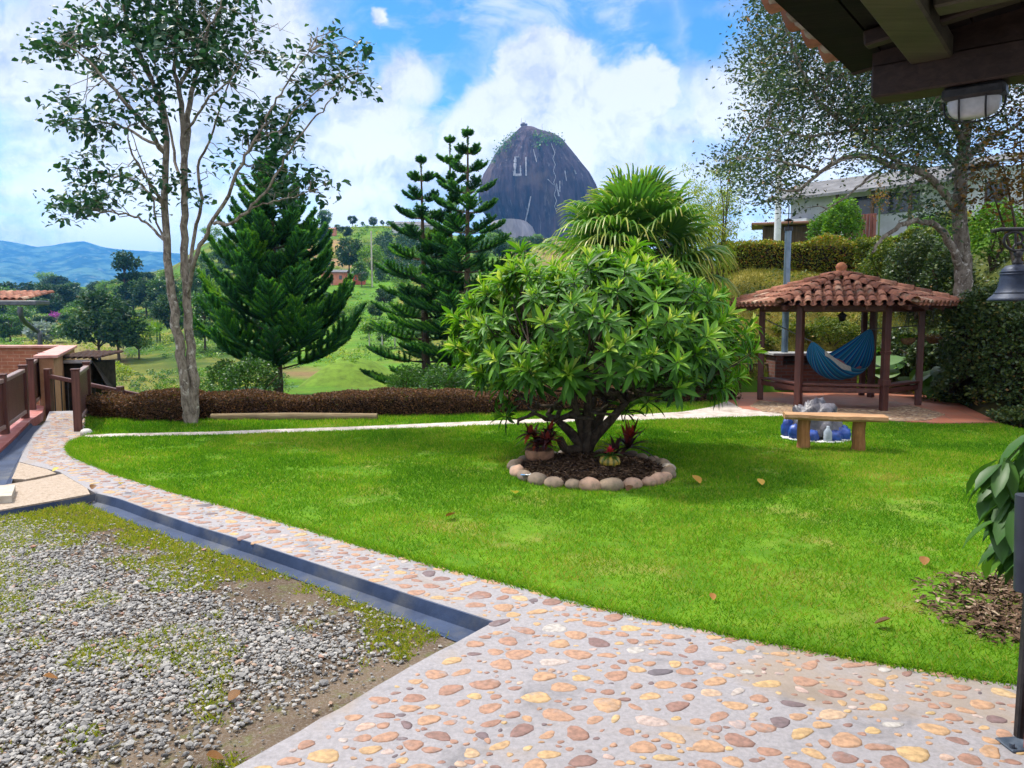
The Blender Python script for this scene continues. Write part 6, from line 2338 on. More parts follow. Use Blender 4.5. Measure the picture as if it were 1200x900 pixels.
# ================================================================== THE GREAT ROCK
YR = 900.0
rows_ = [(150, 609, 626), (154, 605, 634), (159, 600, 650), (165, 594, 658), (173, 587, 664), (182, 580, 671), (192, 575, 679), (205, 567, 690), (218, 563, 697), (232, 561, 702), (246, 565, 706), (258, 573, 706), (266, 577, 706), (300, 577, 706)]
ry = A([r[0] for r in rows_])
yy = np.linspace(150, 300, 90)
lx, rx_ = np.interp(yy, ry, [r[1] for r in rows_]), np.interp(yy, ry, [r[2] for r in rows_])
nphi = 220
ph2 = np.linspace(0, 2 * PI, nphi + 1)
P = np.zeros((len(yy) + 1, nphi + 1, 3))
for i, y_ in enumerate(yy):
    cx, hw = (lx[i] + rx_[i]) / 2, (rx_[i] - lx[i]) / 2
    z = CAM_H + ray(cx, y_)[2] * (YR + 20)
    cxw, hww = (cx - 600) / FPX * (YR + 20), hw / FPX * (YR + 20)
    flute = vnoise(ph2 * 9, ph2 * 0 + y_ * .012, 1.0, 4, 55)
    flute[-1] = flute[0]
    f2 = vnoise(ph2 * 26, ph2 * 0 + y_ * .05, 1.0, 3, 57)
    f2[-1] = f2[0]
    k = 1 + (flute - .5) * .10 + (f2 - .5) * .035
    k[(np.abs(np.cos(ph2)) > .97)] = 1
    # a deep crack down the middle of the face
    crack = np.exp(-((ph2 - (1.5 * PI + .10 + .04 * math.sin(y_ * .05))) / .035) ** 2) * .07 * np.clip((y_ - 165) / 20, 0, 1)
    for ca, cw in ((1.22, .02), (1.36, .015), (1.62, .02), (1.74, .03), (1.86, .015)):
        k = k - .03 * np.exp(-((ph2 - (ca * PI + .03 * math.sin(y_ * .09 + ca * 9))) / cw) ** 2)
    k = k - crack
    P[i] = np.column_stack([cxw + hww * k * np.cos(ph2), YR + 20 + 52 * (hww / 65) ** .8 * k * np.sin(ph2), np.full(nphi + 1, z)])
P[-1] = P[0].mean(0)
P = np.concatenate([P[-1:], P[:-1]])
rb_ = A([(635 - 600) / FPX * YR, YR + 20, P[-1, 0, 2]])
t = thing('great_rock', 'huge dark dome of bare streaked rock towering over the hills', 'rock', rb_)
m, g, out = new_mat("streaked_granite")
co = obj_co(g)
mp = g.n('ShaderNodeMapping')
mp.inputs['Scale'].default_value = (1, 1, .045)
g.link(co, mp.inputs[0])
s1 = g.noise(mp.outputs[0], .10, 6, .7)
s2 = g.noise(mp.outputs[0], .28, 5, .7)
bl = g.noise(co, .025, 5, .6)
col = g.mix(g.smooth(s1, .35, .65), (.020, .013, .022), (.075, .052, .068))
col = g.mix(g.smooth(s2, .57, .70, 0, .6), col, (.22, .20, .215))
col = g.mix(g.smooth(bl, .52, .68, 0, .5), col, (.14, .10, .09))
principled(g, out, col, .9, .15, s1, 3.0, .9)
g_ = Geo()
g_.grid(P)
g_.build('rock_face', m, t)
# white graffiti letters, mineral patches and the stair in the crack, standing proud of the face
M_white = mat_noise("white_rock_marks", (.24, .23, .26), (.40, .39, .42), .3, .9, .1, .5, lo=.3, hi=.7)


ZROW = P[1:, 0, 2]


def face_y(px, py):
    """distance at which a pixel's ray meets the rock"""
    r = ray(px, py)
    for Y_ in np.linspace(820, 925, 160):
        z_ = CAM_H + r[2] * Y_
        row = P[1 + int(np.argmin(np.abs(ZROW - z_)))]
        fr = row[row[:, 1] < YR + 20.5]
        fr = fr[np.argsort(fr[:, 0])]
        if fr[0, 0] <= r[0] * Y_ <= fr[-1, 0] and Y_ >= np.interp(r[0] * Y_, fr[:, 0], fr[:, 1]):
            return float(Y_)
    return YR + 20.0


def face_strip(geo, pts, wid, n=30):
    ln = np.array([(np.interp(t_, np.linspace(0, 1, len(pts)), [p[0] for p in pts]), np.interp(t_, np.linspace(0, 1, len(pts)), [p[1] for p in pts])) for t_ in np.linspace(0, 1, n)])
    w3 = []
    for (x, y) in ln:
        Yf = face_y(x, y) - 1.8
        w3.append(D(x, y, Yf))
    w3 = A(w3)
    wv = wid * (.5 + vnoise(np.arange(n), np.arange(n) * 0, 3, 2, int(pts[0][0])))
    geo.grid(np.stack([w3 - A([1, 0, 0]) * wv[:, None], w3 + A([0, -.8, 0]), w3 + A([1, 0, 0]) * wv[:, None]], 1))


g_ = Geo()
for pts, wd in ((((604, 183.5), (603, 206)), 1.5), (((606.5, 203.5), (606.5, 206.5)), 3.2), (((606, 183), (606, 184.5)), 2.2), (((609.8, 194), (610.2, 206)), .8), (((616.3, 184), (616.6, 206)), .8), (((625, 175), (629, 190)), .5),
                (((622, 230), (618, 250), (615, 262)), .7), (((642, 210), (649, 217)), .5), (((652, 215), (655, 230)), .8), (((656, 212), (656, 225)), .6), (((673, 199), (675, 204)), .8), (((662, 200), (664, 212)), .5)):
    g_ = Geo()
    face_strip(g_, pts, wd)
    g_.build('white_mark', M_white, t)
g_ = Geo()
st = [(646, 168)]
for k in range(12):
    st.append((648.5 + k * .25 + (1.6 if k % 2 else -1.2), 172 + k * 7))
face_strip(g_, st, .28, 60)
g_.build('stairway', mat_noise("white_stairs", (.30, .30, .32), (.45, .45, .48), .5, .8, .2, .3), t)
g_ = Geo()
for (px, py, n_, s_) in ((597, 166, 150, 5), (590, 173, 160, 4), (584, 180, 100, 3), (602, 160, 100, 3), (634, 166, 170, 5), (640, 163, 160, 5), (650, 166, 150, 5), (630, 172, 90, 3), (657, 170, 80, 3), (626, 160, 60, 2), (578, 190, 60, 3)):
    c = D(px, py - 1, face_y(px, py + 2) + 1)
    leaf_cloud(g_, LEAF_QUAD, c + rng.normal(0, 1, (n_, 3)) * A([s_ * .9, 6, s_ * .7]), 2.2, .4, .1, .5, .22, width=.7)
g_.build('shrubs', M_green, t)
# pale plinth of rock at its foot
g_ = Geo()
pl = [(263, 576, 618), (268, 573, 624), (276, 573, 628), (300, 573, 630)]
P2 = []
for (y_, a, b) in pl:
    z = CAM_H + ray(600, y_)[2] * 890
    cx, hw = (a + b) / 2, (b - a) / 2
    k = 1 + .05 * (vnoise(ph2 * 3, ph2 * 0 + y_, 1, 3, 4) - .5)
    k[-1] = k[0]
    P2.append(np.column_stack([(cx - 600) / FPX * 890 + hw / FPX * 890 * k * np.cos(ph2), 895 + 45 * k * np.sin(ph2) - 12, np.full(nphi + 1, z)]))
g_.grid(A(P2))
g_.build('plinth', mat_noise("pale_rock", (.20, .18, .19), (.33, .30, .31), .12, .9, .1, 1.0, stretch=(1, 1, .3)), t)

# lookout building on the summit
lo = D(614, 151, YR + 16)
t = thing('lookout', 'tiny lookout tower with terraces and masts on top of the great rock', 'tower', lo)
M_conc = mat_noise("summit_concrete", (.10, .09, .11), (.17, .15, .17), .4, .9, .1, .2)
g_ = Geo()
g_.rbox(lo + A([0, 0, 1.2]), (6.5, 6, 5.5), 0, .1)
g_.rbox(lo + A([0, 0, 4.6]), (8.0, 7, 1.2), 0, .1)
g_.rbox(lo + A([-.5, 0, 6.0]), (3.0, 3, 1.8), 0, .1)
g_.build('tower', M_conc, t)
g_ = Geo()
g_.rbox(lo + A([7, 2, -1.2]), (10, 8, 2.6), 0, .1)
g_.rbox(lo + A([16, 2, -3.6]), (9, 8, 3.2), 0, .1)
g_.rbox(lo + A([40, 2, -13.5]), (10, 8, 2.0), 0, .1)
g_.build('terrace', M_conc, t)
for dx, z0, z1 in ((-3, 4, 12), (21, -3, 6), (1.5, 5, 10)):
    g_ = Geo()
    g_.tube([lo + A([dx, 0, z0]), lo + A([dx, 0, z1])], .18, 5)
    g_.build('mast', M_conc, t)

# ================================================================== DISTANT HOUSES
M_redroof = mat_noise("rust_roof", (.20, .09, .06), (.30, .15, .11), 1.2, .85, .2, .02, 8)
M_greyroof = mat_noise("zinc_roof", (.085, .085, .09), (.15, .15, .16), 1.2, .95, .4, .02, 8)
M_pink = mat_noise("salmon_wall", (.50, .17, .11), (.58, .23, .16), 1.0, .85, .2, .01)
M_whitewall = mat_noise("white_wall", (.52, .51, .50), (.64, .63, .61), 1.0, .85, .2, .01, 6, (.44, .42, .40))
M_glass = mat_noise("dark_window", (.015, .018, .022), (.03, .035, .04), 2.0, .15, .6, .001)
M_brownwood = mat_wood("brown_house_timber", (.06, .035, .022), (.12, .075, .05), 2, 3, .7, .2)


def house(label, c, w_, d_, h_, yaw, wall, roof, pitch=.9, over=.5, wins=((-.3, .5), (.3, .5)), door=0.0, flat=False, name='house'):
    """small gabled house facing -Y before turning by yaw"""
    c = A(c)
    cy, sy = math.cos(yaw), math.sin(yaw)
    tr_ = lambda p: c + A([p[0] * cy - p[1] * sy, p[0] * sy + p[1] * cy, p[2]])
    t = thing(name, label, 'house', c)
    g_ = Geo()
    V = [tr_(p) for p in ((-w_ / 2, -d_ / 2, -2), (w_ / 2, -d_ / 2, -2), (w_ / 2, d_ / 2, -2), (-w_ / 2, d_ / 2, -2), (-w_ / 2, -d_ / 2, h_), (w_ / 2, -d_ / 2, h_), (w_ / 2, d_ / 2, h_), (-w_ / 2, d_ / 2, h_), (-w_ / 2, 0, h_ + pitch), (w_ / 2, 0, h_ + pitch))]
    g_.add(V, [[0, 1, 5, 4], [1, 2, 6, 5], [2, 3, 7, 6], [3, 0, 4, 7]], 0, .5, False)
    g_.add(V, [[4, 7, 8], [5, 9, 6]], 0, .5, False)
    g_.build('wall', wall, t)
    g_ = Geo()
    th = .12
    for s in (-1, 1):
        k = pitch / (d_ / 2)
        q = [(-w_ / 2 - over, s * (d_ / 2 + over), h_ - k * over + .02), (w_ / 2 + over, s * (d_ / 2 + over), h_ - k * over + .02), (w_ / 2 + over, 0, h_ + pitch + .02), (-w_ / 2 - over, 0, h_ + pitch + .02)]
        vv = [tr_(p) for p in q] + [tr_((p[0], p[1], p[2] + th)) for p in q]
        g_.add(vv, [[0, 1, 2, 3], [4, 5, 6, 7], [0, 1, 5, 4], [1, 2, 6, 5], [3, 0, 4, 7]], 0, .5, False)
    g_.build('roof', roof, t)
    for (fx, fz) in wins:
        g_ = Geo()
        g_.rbox(tr_((fx * w_, -d_ / 2 - .02, h_ * fz)), (w_ * .12, .10, h_ * .34), yaw, .01)
        g_.build('window', M_glass, t)
    if door is not None:
        g_ = Geo()
        g_.rbox(tr_((door * w_, -d_ / 2 - .03, h_ * .36)), (w_ * .09, .08, h_ * .72), yaw, .01)
        g_.build('door', M_brownwood, t)
    return t


def hill(px, py):
    return T(px, py, 17)


p = hill(392, 333)
house('small salmon pink farmhouse with grey roof on the green hillside', p, 5.2 * p[1] / 170, 3.4 * p[1] / 170, 2.5 * p[1] / 170, .08, M_pink, M_greyroof, .5, .4, ((-.34, .55), (.30, .55)), -.05)
p = hill(421, 333)
house('small red outbuilding with white front beside the pink farmhouse', p, 2.6 * p[1] / 170, 2.4 * p[1] / 170, 2.2 * p[1] / 170, .1, mat_noise("red_wall", (.42, .09, .06), (.50, .12, .08), 1, .85, .2, .01), M_greyroof, .4, .3, ((-.25, .55),), None)
p = hill(477, 273)
house('low white house with grey roof on the hilltop behind the dark wood', p, 11, 6, 3.2, .0, M_whitewall, M_greyroof, 1.1, .6, ((-.3, .55), (.0, .55), (.3, .55)), .16)
p = hill(497, 279)
house('white hilltop house with wide roof half hidden by the shorter pine', p, 9, 6, 4.5, -.1, M_whitewall, M_greyroof, 1.2, .7, ((-.3, .6), (.2, .6)), .0)
p = hill(92, 358)
house('long farm roof among the trees at the foot of the blue mountains', p, 9, 6, 2.8, .1, M_whitewall, M_redroof, 1.1, .6, ((-.3, .55), (.3, .55)), .0)
p = hill(384, 276)
house('tiny clay coloured hut on the upper slope of the green hill', p, 6, 4, 2.2, .0, M_pink, M_redroof, .6, .3, ((-.25, .55),), .2)

# ---- grey house above the slope
h0, h1 = A([15.6, 44.0, 5.2]), A([21.6, 37.6, 5.2])
hd_ = unit(h1 - h0)
hn_ = A([hd_[1], -hd_[0], 0])       # towards the camera
if hn_[1] > 0:
    hn_ = -hn_
t = thing('hill_house', 'pale two storey house with long grey eave and dark balcony up on the slope', 'house', h0)
g_ = Geo()
L_ = np.linalg.norm(h1 - h0)
mid = (h0 + h1) / 2
yaw_ = math.atan2(hd_[1], hd_[0])
g_.rbox(mid - hn_ * 2.5 + A([0, 0, 1.0]), (L_, 5, 4.0), yaw_, .02)
g_.rbox(h1 - hn_ * 1.5 + hd_ * 1.4 + A([0, 0, 1.1]), (3.4, 4, 4.4), yaw_, .02)
g_.rbox(h0 + hd_ * .7 + hn_ * .6 + A([0, 0, .2]), (1.8, 1.4, 3.0), yaw_, .02)
g_.build('wall', mat_noise("grey_white_wall", (.44, .44, .47), (.55, .55, .58), 1.0, .85, .2, .01, 6, (.36, .35, .36)), t)
g_ = Geo()
q = [h0 - hd_ * .8 + hn_ * 1.5 + A([0, 0, 2.72]), h1 + hd_ * .6 + hn_ * 1.5 + A([0, 0, 2.72]), h1 + hd_ * .6 - hn_ * 2.6 + A([0, 0, 4.1]), h0 - hd_ * .8 - hn_ * 2.6 + A([0, 0, 4.1]), h0 - hd_ * .8 - hn_ * 6.4 + A([0, 0, 2.7]), h1 + hd_ * .6 - hn_ * 6.4 + A([0, 0, 2.7])]
vv = q + [x + A([0, 0, .14]) for x in q]
g_.add(vv, [[0, 1, 2, 3], [3, 2, 5, 4], [6, 7, 8, 9], [9, 8, 11, 10], [0, 1, 7, 6], [1, 2, 8, 7], [2, 5, 11, 8], [3, 0, 6, 9], [4, 3, 9, 10]], 0, .5, False)
c_ = h1 + hd_ * 1.5
q = [c_ - hd_ * 2.3 + hn_ * 1.3 + A([0, 0, 3.35]), c_ + hd_ * 2.3 + hn_ * 1.3 + A([0, 0, 3.35]), c_ + hd_ * 2.3 - hn_ * 3.8 + A([0, 0, 4.5]), c_ - hd_ * 2.3 - hn_ * 3.8 + A([0, 0, 4.5])]
vv = q + [x + A([0, 0, .12]) for x in q]
g_.add(vv, [[0, 1, 2, 3], [4, 5, 6, 7], [0, 1, 5, 4], [1, 2, 6, 5], [3, 0, 4, 7], [2, 3, 7, 6]], 0, .5, False)
g_.build('roof', M_greyroof, t)
g_ = Geo()
g_.rbox(mid + hd_ * .6 + hn_ * .012 + A([0, 0, 2.2]), (3.6, .08, 1.0), yaw_, .01)  # flat dark panel stands for the shaded balcony gap under the eave
g_.build('balcony', M_glass, t)
for k in range(3):
    g_ = Geo()
    p = mid + hd_ * (-1.2 + 1.8 * k) + hn_ * 1.2
    g_.beam(p + A([0, 0, -1]), p + A([0, 0, 2.85]), .14, .14, up=tuple(hd_))
    g_.build('post', M_brownwood, t)
g_ = Geo()
p = h1 + hd_ * 1.5 + hn_ * .52 + A([0, 0, 2.1])
g_.rbox(p, (.75, .06, 1.0), yaw_, .01)
w_ = g_.build('window', M_glass, t)
g_ = Geo()
for s in (-1, 1):
    g_.rbox(p + hd_ * s * .42 + hn_ * .02, (.08, .09, 1.14), yaw_, .01)
    g_.rbox(p + A([0, 0, s * .54]) + hn_ * .02, (.76, .09, .08), yaw_, .01)
g_.rbox(p + hn_ * .02, (.05, .09, 1.0), yaw_, .01)
g_.build('frame', M_brownwood, w_)
g_ = Geo()
for k in range(6):
    g_.rbox(h0 + hd_ * (.2 + k * .3) + hn_ * 1.5 + A([0, 0, 1.2 - k * .35]), (.32, .7, .12), yaw_, .01)
g_.build('stairs', M_whitewall, t)
# lean-to in front and red gate
p = on(925, 33)
t = thing('lean_to', 'brown lean-to roof at the foot of the pale hill house', 'shed', p)
g_ = Geo()
g_.rbox(p + A([0, .4, .5]), (2.2, 1.2, 1.4), -.3, .02)
g_.build('wall', M_brownwood, t)
g_ = Geo()
g_.rbox(p + A([-.1, .3, 1.28]), (3.0, 2.0, .10), -.3, .02, axes=None)
g_.build('roof', M_redroof, t)
ga_ = on(985, 29.5)
gb_ = on(1021, 29.0)
t = thing('red_gate', 'faded dark red plank gate in front of the pale hill house', 'gate', ga_)
g_ = Geo()
M_redgate = mat_wood("faded_red_plank", (.17, .055, .05), (.26, .10, .09), 2, 3, .8, .2)
for k in range(9):
    f = (k + .5) / 9
    p = ga_ * (1 - f) + gb_ * f
    g_.rbox(p + A([0, 0, .55]), (np.linalg.norm(gb_ - ga_) / 9 - .012, .04, 1.3), -.3 * 0, .005)
g_.build('planks', M_redgate, t)
g_ = Geo()
g_.beam(ga_ - A([.12, 0, .3]), ga_ + A([-.12, 0, 1.35]), .14, .14, up=(1, 0, 0))
g_.build('post', M_whitewall, t)
# white utility pole, slim white post
p = on(907, 28)
g_ = Geo()
g_.tube([p - A([0, 0, .3]), p + A([0, 0, 3.9])], [.13, .10], 12)
mark(g_.build('utility_pole', mat_noise("pale_pole", (.46, .47, .50), (.58, .59, .62), 3, .7, .3, .004), origin=p), 'pale grey utility pole rising behind the golden hedge', 'pole')
p = on(1095, 24)
g_ = Geo()
g_.tube([p - A([0, 0, .3]), p + A([0, 0, .9])], [.035, .035], 8)
mark(g_.build('post', mat_noise("white_post", (.6, .6, .58), (.7, .7, .68), 3, .7, .3, .004), origin=p), 'thin white post in the shrubs beside the lichen trunk', 'post')
p = on(1024, 27.5)
t = thing('flower_stalk', 'tall coppery flower stalk beside the faded red gate', 'plant', p)
g_ = Geo()
g_.tube([p, p + A([0, 0, 1.9])], .03, 6)
g_.build('stem', M_stem, t)
g_ = Geo()
leaf_cloud(g_, LEAF_QUAD, p + A([0, 0, 1.9]) + rng.normal(0, .14, (160, 3)) * A([1, 1, 1.6]), .12, .3, .1, .6, .2)
g_.build('leaf', M_autumn, t)

# ================================================================== TREES OF THE VALLEY AND HILLS
def proto(name, kind, mat, seed, n=1500, leaf=.075, spread=.42, trunk_h=.3, bark=B_brown):
    """tree of unit height at the origin"""
    global rng
    keep = rng
    rng = np.random.default_rng(seed)
    t = thing(name, 'tree', 'tree', (0, 0, 0))
    tr, cr = Geo(), Geo()
    if kind == 'round':
        tr.tube(smooth_line([A([0, 0, -.04]), A([.01, 0, trunk_h]), A([.0, .01, .8])], 7), np.linspace(.028, .006, 7), 6)
        cs = []
        for k in range(16):
            d = rand_dirs(1)[0]
            c = A([d[0] * spread * .72, d[1] * spread * .72, .60 + d[2] * .29])
            c[2] = max(c[2], trunk_h + .04)
            cs.append(c)
            tr.tube(crooked(A([0, 0, trunk_h + .1 * rng.random()]), c, 4, .05), np.linspace(.010, .003, 4), 4, cap=False)
        for c in cs:
            m_ = int(n / 16)
            d = rand_dirs(m_)
            leaf_cloud(cr, LEAF_QUAD, c + d * (rng.random((m_, 1)) ** .4) * A([.17, .17, .12]), leaf, .4, .1, .42 + .12 * rng.normal(), .2, width=.6, out=d * .3)
    elif kind == 'column':
        tr.tube([A([0, 0, -.03]), A([0, 0, .9])], [.02, .004], 6)
        z = rng.random(n) * .95 + .05
        a = rng.uniform(0, 2 * PI, n)
        r = spread * np.sin(np.clip(z * 1.05, 0, 1) * PI) ** .6 * (.7 + .35 * vnoise(a, z * 9, .8, 2, seed))
        leaf_cloud(cr, LEAF_QUAD, np.column_stack([r * np.cos(a), r * np.sin(a), z]), leaf, .2, -.5, .4, .2, width=.5)
    elif kind == 'young':
        tr.tube([A([0, 0, -.03]), A([0, 0, .62])], [.022, .016], 6)
        d = rand_dirs(n)
        leaf_cloud(cr, LEAF_QUAD, A([0, 0, .72]) + d * (rng.random((n, 1)) ** .5) * A([spread, spread, .22]), leaf, .5, .15, .5, .2, width=.6, out=d * .3)
    elif kind == 'tier':
        tr.tube(smooth_line([A([0, 0, -.04]), A([.03, 0, .4]), A([.05, .0, .85])], 7), np.linspace(.022, .006, 7), 6)
        for (cx, cz, r) in ((.03, .9, .16), (-.05, .8, .17), (.12, .78, .14), (-.12, .62, .10), (.1, .6, .11), (-.04, .42, .17), (.1, .38, .17), (-.15, .32, .15), (.02, .26, .2)):
            m_ = int(n / 9)
            d = rand_dirs(m_)
            leaf_cloud(cr, LEAF_QUAD, A([cx, rng.normal(0, .05), cz]) + d * (rng.random((m_, 1)) ** .4) * A([r, r, r * .6]), leaf, .4, .1, .36, .2, width=.6)
            tr.tube(crooked(A([.02, 0, cz - .12]), A([cx, 0, cz]), 4, .05), np.linspace(.008, .003, 4), 4, cap=False)
    tr.build('trunk', bark, t)
    cr.build('crown', mat, t)
    rng = keep
    return t


used = set()
PROTO = {
    'dark': proto('broadleaf_tree', 'round', M_darkwood, 31, 3000, .07, .48, .2),
    'dark2': proto('broadleaf_tree', 'round', M_darkwood, 36, 3000, .065, .40, .25),
    'mid': proto('broadleaf_tree', 'round', M_green, 32, 2600, .065, .44, .2),
    'pale': proto('broadleaf_tree', 'round', M_bright, 33, 2200, .05, .40, .18),
    'column': proto('cypress', 'column', M_darkwood, 34, 1500, .07, .10, 0),
    'young': proto('young_tree', 'young', M_bright, 35, 900, .08, .26, 0, bark=mat_noise("pale_trunk", (.40, .38, .34), (.55, .52, .47), 9, .9, .1, .01)),
    'tier': proto('tall_broadleaf', 'tier', M_darkwood, 37, 3200, .05, .3, 0),
}
KIDS = {k: kids(v) for k, v in PROTO.items()}


def plant(kind, px, py, hpx, label, group=None, wide=1.0):
    """tree standing where the terrain shows at px, py and hpx pixels tall"""
    b = T(px, py, 17)
    hgt = hpx / FPX * b[1]
    root = PROTO[kind]
    sc = (hgt * wide, hgt * wide, hgt)
    if kind not in used:
        used.add(kind)
        o = root
        o.location = tuple(b)
        o.scale = sc
        o.rotation_euler = (0, 0, random.uniform(0, 6))
        o['label'] = label
        if group:
            o['group'] = group
    else:
        o = copy_thing(root, b, random.uniform(0, 6), sc, label, group, KIDS[kind])
        if not group and 'group' in o:
            del o['group']
    return o


VG = 'trees of the valley floor'
plant('dark', 117, 424, 84, 'dark round valley tree, larger of the pair beside the bare earth bank', VG)
plant('dark2', 140, 424, 76, 'dark round valley tree close against the larger one of the pair', VG)
plant('pale', 163, 421, 52, 'small pale olive tree standing before the dark valley pair', VG, 1.05)
plant('tier', 150, 372, 78, 'tall tiered tree standing dark against the blue mountains', VG)
plant('dark2', 172, 372, 46, 'dark tree at the foot of the tall tiered tree', VG)
plant('mid', 190, 366, 40, 'mid green tree between tiered tree and forked grey trunk', VG)
plant('dark', 24, 372, 42, 'wide dark tree above the gutter of the lower house', VG, 1.3)
plant('dark2', 44, 366, 34, 'dark tree next to the wide one above the lower house', VG, 1.3)
plant('dark', 64, 378, 46, 'dark spreading tree over the purple bougainvillea', VG, 1.2)
plant('mid', 4, 380, 44, 'green tree at the photo edge above the lower house roof', VG, 1.2)
plant('mid', 98, 385, 34, 'green tree between purple bush and dark valley pair', VG, 1.2)
plant('mid', 12, 400, 32, 'bright bushy tree behind the curved downpipe', VG, 1.3)
plant('mid', 240, 412, 72, 'green tree just beyond the forked grey trunk', VG, .9)
plant('pale', 256, 398, 60, 'pale tree between grey trunk and full norfolk pine', VG, .8)
plant('dark2', 205, 398, 56, 'dark tree behind the forked grey trunk', VG, .9)
plant('mid', 222, 352, 36, 'hill foot tree showing between the two grey stems', VG, 1.0)
plant('pale', 196, 340, 26, 'pale yellowish tree on the ridge by the tall tiered tree', VG, 1.2)
HG = 'trees on the green hill'
plant('column', 381, 318, 62, 'dark cypress column rising from the hillside beside the full pine', HG, 1.0)
plant('column', 413, 302, 20, 'small cypress, one of a close pair on the ploughed strip', HG, .9)
plant('column', 418, 302, 21, 'slightly taller cypress of the close pair on the ploughed strip', HG, .9)
plant('dark2', 409, 322, 44, 'round tree behind the pink farmhouse roof', HG, 1.0)
plant('pale', 436, 326, 40, 'pale tree beside the dark wood on the hill', HG, 1.0)
plant('mid', 424, 336, 30, 'green tree in front of the red outbuilding', HG, .9)
plant('dark', 413, 266, 13, 'small dark round tree on the hill skyline over the field', HG)
plant('dark2', 437, 267, 13, 'second small dark tree on the skyline near the hilltop house', HG)
plant('mid', 381, 268, 22, 'taller skyline tree above the cypress column', HG, .9)
plant('dark', 405, 281, 16, 'dark bush-like tree below the skyline on the green slope', HG, 1.2)
plant('mid', 396, 273, 10, 'small green tree near the tiny clay hut', HG)
for i, (px, py, h_) in enumerate(((345, 272, 10), (352, 270, 8), (360, 268, 9), (425, 266, 6), (448, 265, 7), (455, 266, 7), (334, 276, 10))):
    plant('mid' if i % 2 else 'dark2', px, py, h_, 'tiny tree in the scattered row along the hill skyline', 'tiny skyline trees')
for i, (px, py, h_) in enumerate(((433, 408, 34), (448, 409, 36), (463, 408, 34), (476, 408, 30))):
    plant('young', px, py, h_, 'young tree with bare pale trunk in the row on the green slope', 'row of young trees', 1.1)
for i, (px, py, h_) in enumerate(((262, 300, 20), (276, 294, 18), (290, 306, 22), (243, 318, 22), (268, 322, 26), (300, 318, 24), (232, 330, 24), (252, 342, 30))):
    plant(('mid', 'dark', 'pale')[i % 3], px, py, h_, 'tree scattered on the slope seen between grey trunk and full pine', 'trees on the near slope')
for i, (px, py, h_) in enumerate(((560, 312, 34), (585, 308, 30), (598, 300, 22), (575, 296, 18), (612, 304, 22))):
    plant(('mid', 'dark', 'pale')[i % 3], px, py, h_, 'tree on the rise between the pines and the foot of the great rock', 'trees under the great rock')
for i in range(9):
    plant(('mid', 'pale', 'dark')[i % 3], 566 + i * 9 + rng.uniform(-3, 3), rng.uniform(287, 300), rng.uniform(13, 22), 'tree on the rise between the pines and the foot of the great rock', 'trees under the great rock', 1.3)
plant('pale', 470, 345, 26, 'pale bushy tree beside the young tree row', HG, 1.2)
plant('mid', 500, 352, 30, 'green tree low behind the shorter norfolk pine', HG, 1.1)
plant('dark', 928, 292, 34, 'dark round tree behind the golden hedge beside the utility pole', None, 1.0)

for i in range(16):
    plant(('mid', 'dark', 'pale', 'dark2')[i % 4], rng.uniform(345, 480), rng.uniform(345, 425), rng.uniform(12, 24), 'small tree scattered low on the slope between the full pine and the open tiered pines', 'small trees below the farmhouse', 1.2)
for i in range(30):
    plant(('mid', 'dark2', 'pale', 'dark')[i % 4], rng.uniform(0, 235), rng.uniform(364, 402), rng.uniform(18, 34), 'tree in the loose groves spread over the valley fields', 'valley grove trees', 1.25)
for i in range(22):
    plant(('mid', 'pale', 'dark')[i % 3], rng.uniform(232, 345), rng.uniform(284, 345), rng.uniform(14, 26), 'tree scattered on the slope seen between grey trunk and full pine', 'trees on the near slope', 1.25)
for i in range(26):
    plant(('dark', 'mid', 'dark2', 'pale')[i % 4], rng.uniform(-30, 235), rng.uniform(342, 362), rng.uniform(14, 26), 'small tree in the loose belt along the foot of the blue mountains', 'trees along the mountain foot', 1.3)

# bougainvillea, yellow bush, silver agave clump, banana plants
def far_bush(px, py, wpx, hpx, mat, label, name='shrub', leafpx=3.0, n=700):
    b = T(px, py, 17)
    s = b[1] / FPX
    bush(name, label, 'shrub', b, wpx / 2 * s, wpx / 2 * s, hpx * s, leafpx * s, n, mat, seed=int(px + py), stems=True)


far_bush(68, 384, 22, 17, M_purple, 'bright purple bougainvillea bush in the valley', 'bougainvillea')
far_bush(64, 393, 12, 15, M_goldflower, 'golden yellow bush below the purple bougainvillea')
far_bush(52, 402, 34, 22, M_silver, 'silvery blue agave like clump beside the downpipe', 'agave', 6)
far_bush(86, 385, 30, 14, M_lime, 'yellow green bush right of the purple bougainvillea')
far_bush(84, 402, 44, 22, M_green, 'green bush below the golden yellow bush')
far_bush(132, 446, 46, 20, M_lime, 'yellow flowering shrub in front of the bare earth bank', n=1200)
far_bush(20, 392, 44, 20, M_bright, 'light green bush close above the parapet wall')
b = T(186, 402, 17)
t = thing('banana_plant', 'clump of banana plants with torn arching leaves by the grey trunk', 'banana plant', b)
g_, s_ = Geo(), Geo()
for k in range(4):
    c = b + A([rng.normal(0, .9), rng.normal(0, .6), 0])
    s_.tube([c - A([0, 0, .2]), c + A([0, 0, 1.8])], [.16, .10], 8)
    strap_rosette(g_, c + A([0, 0, 1.8]), 8, 2.2, .55, 1.35, .4, .4, .8, .5)
g_.build('leaf', M_bright, t)
s_.build('stem', M_stem, t)

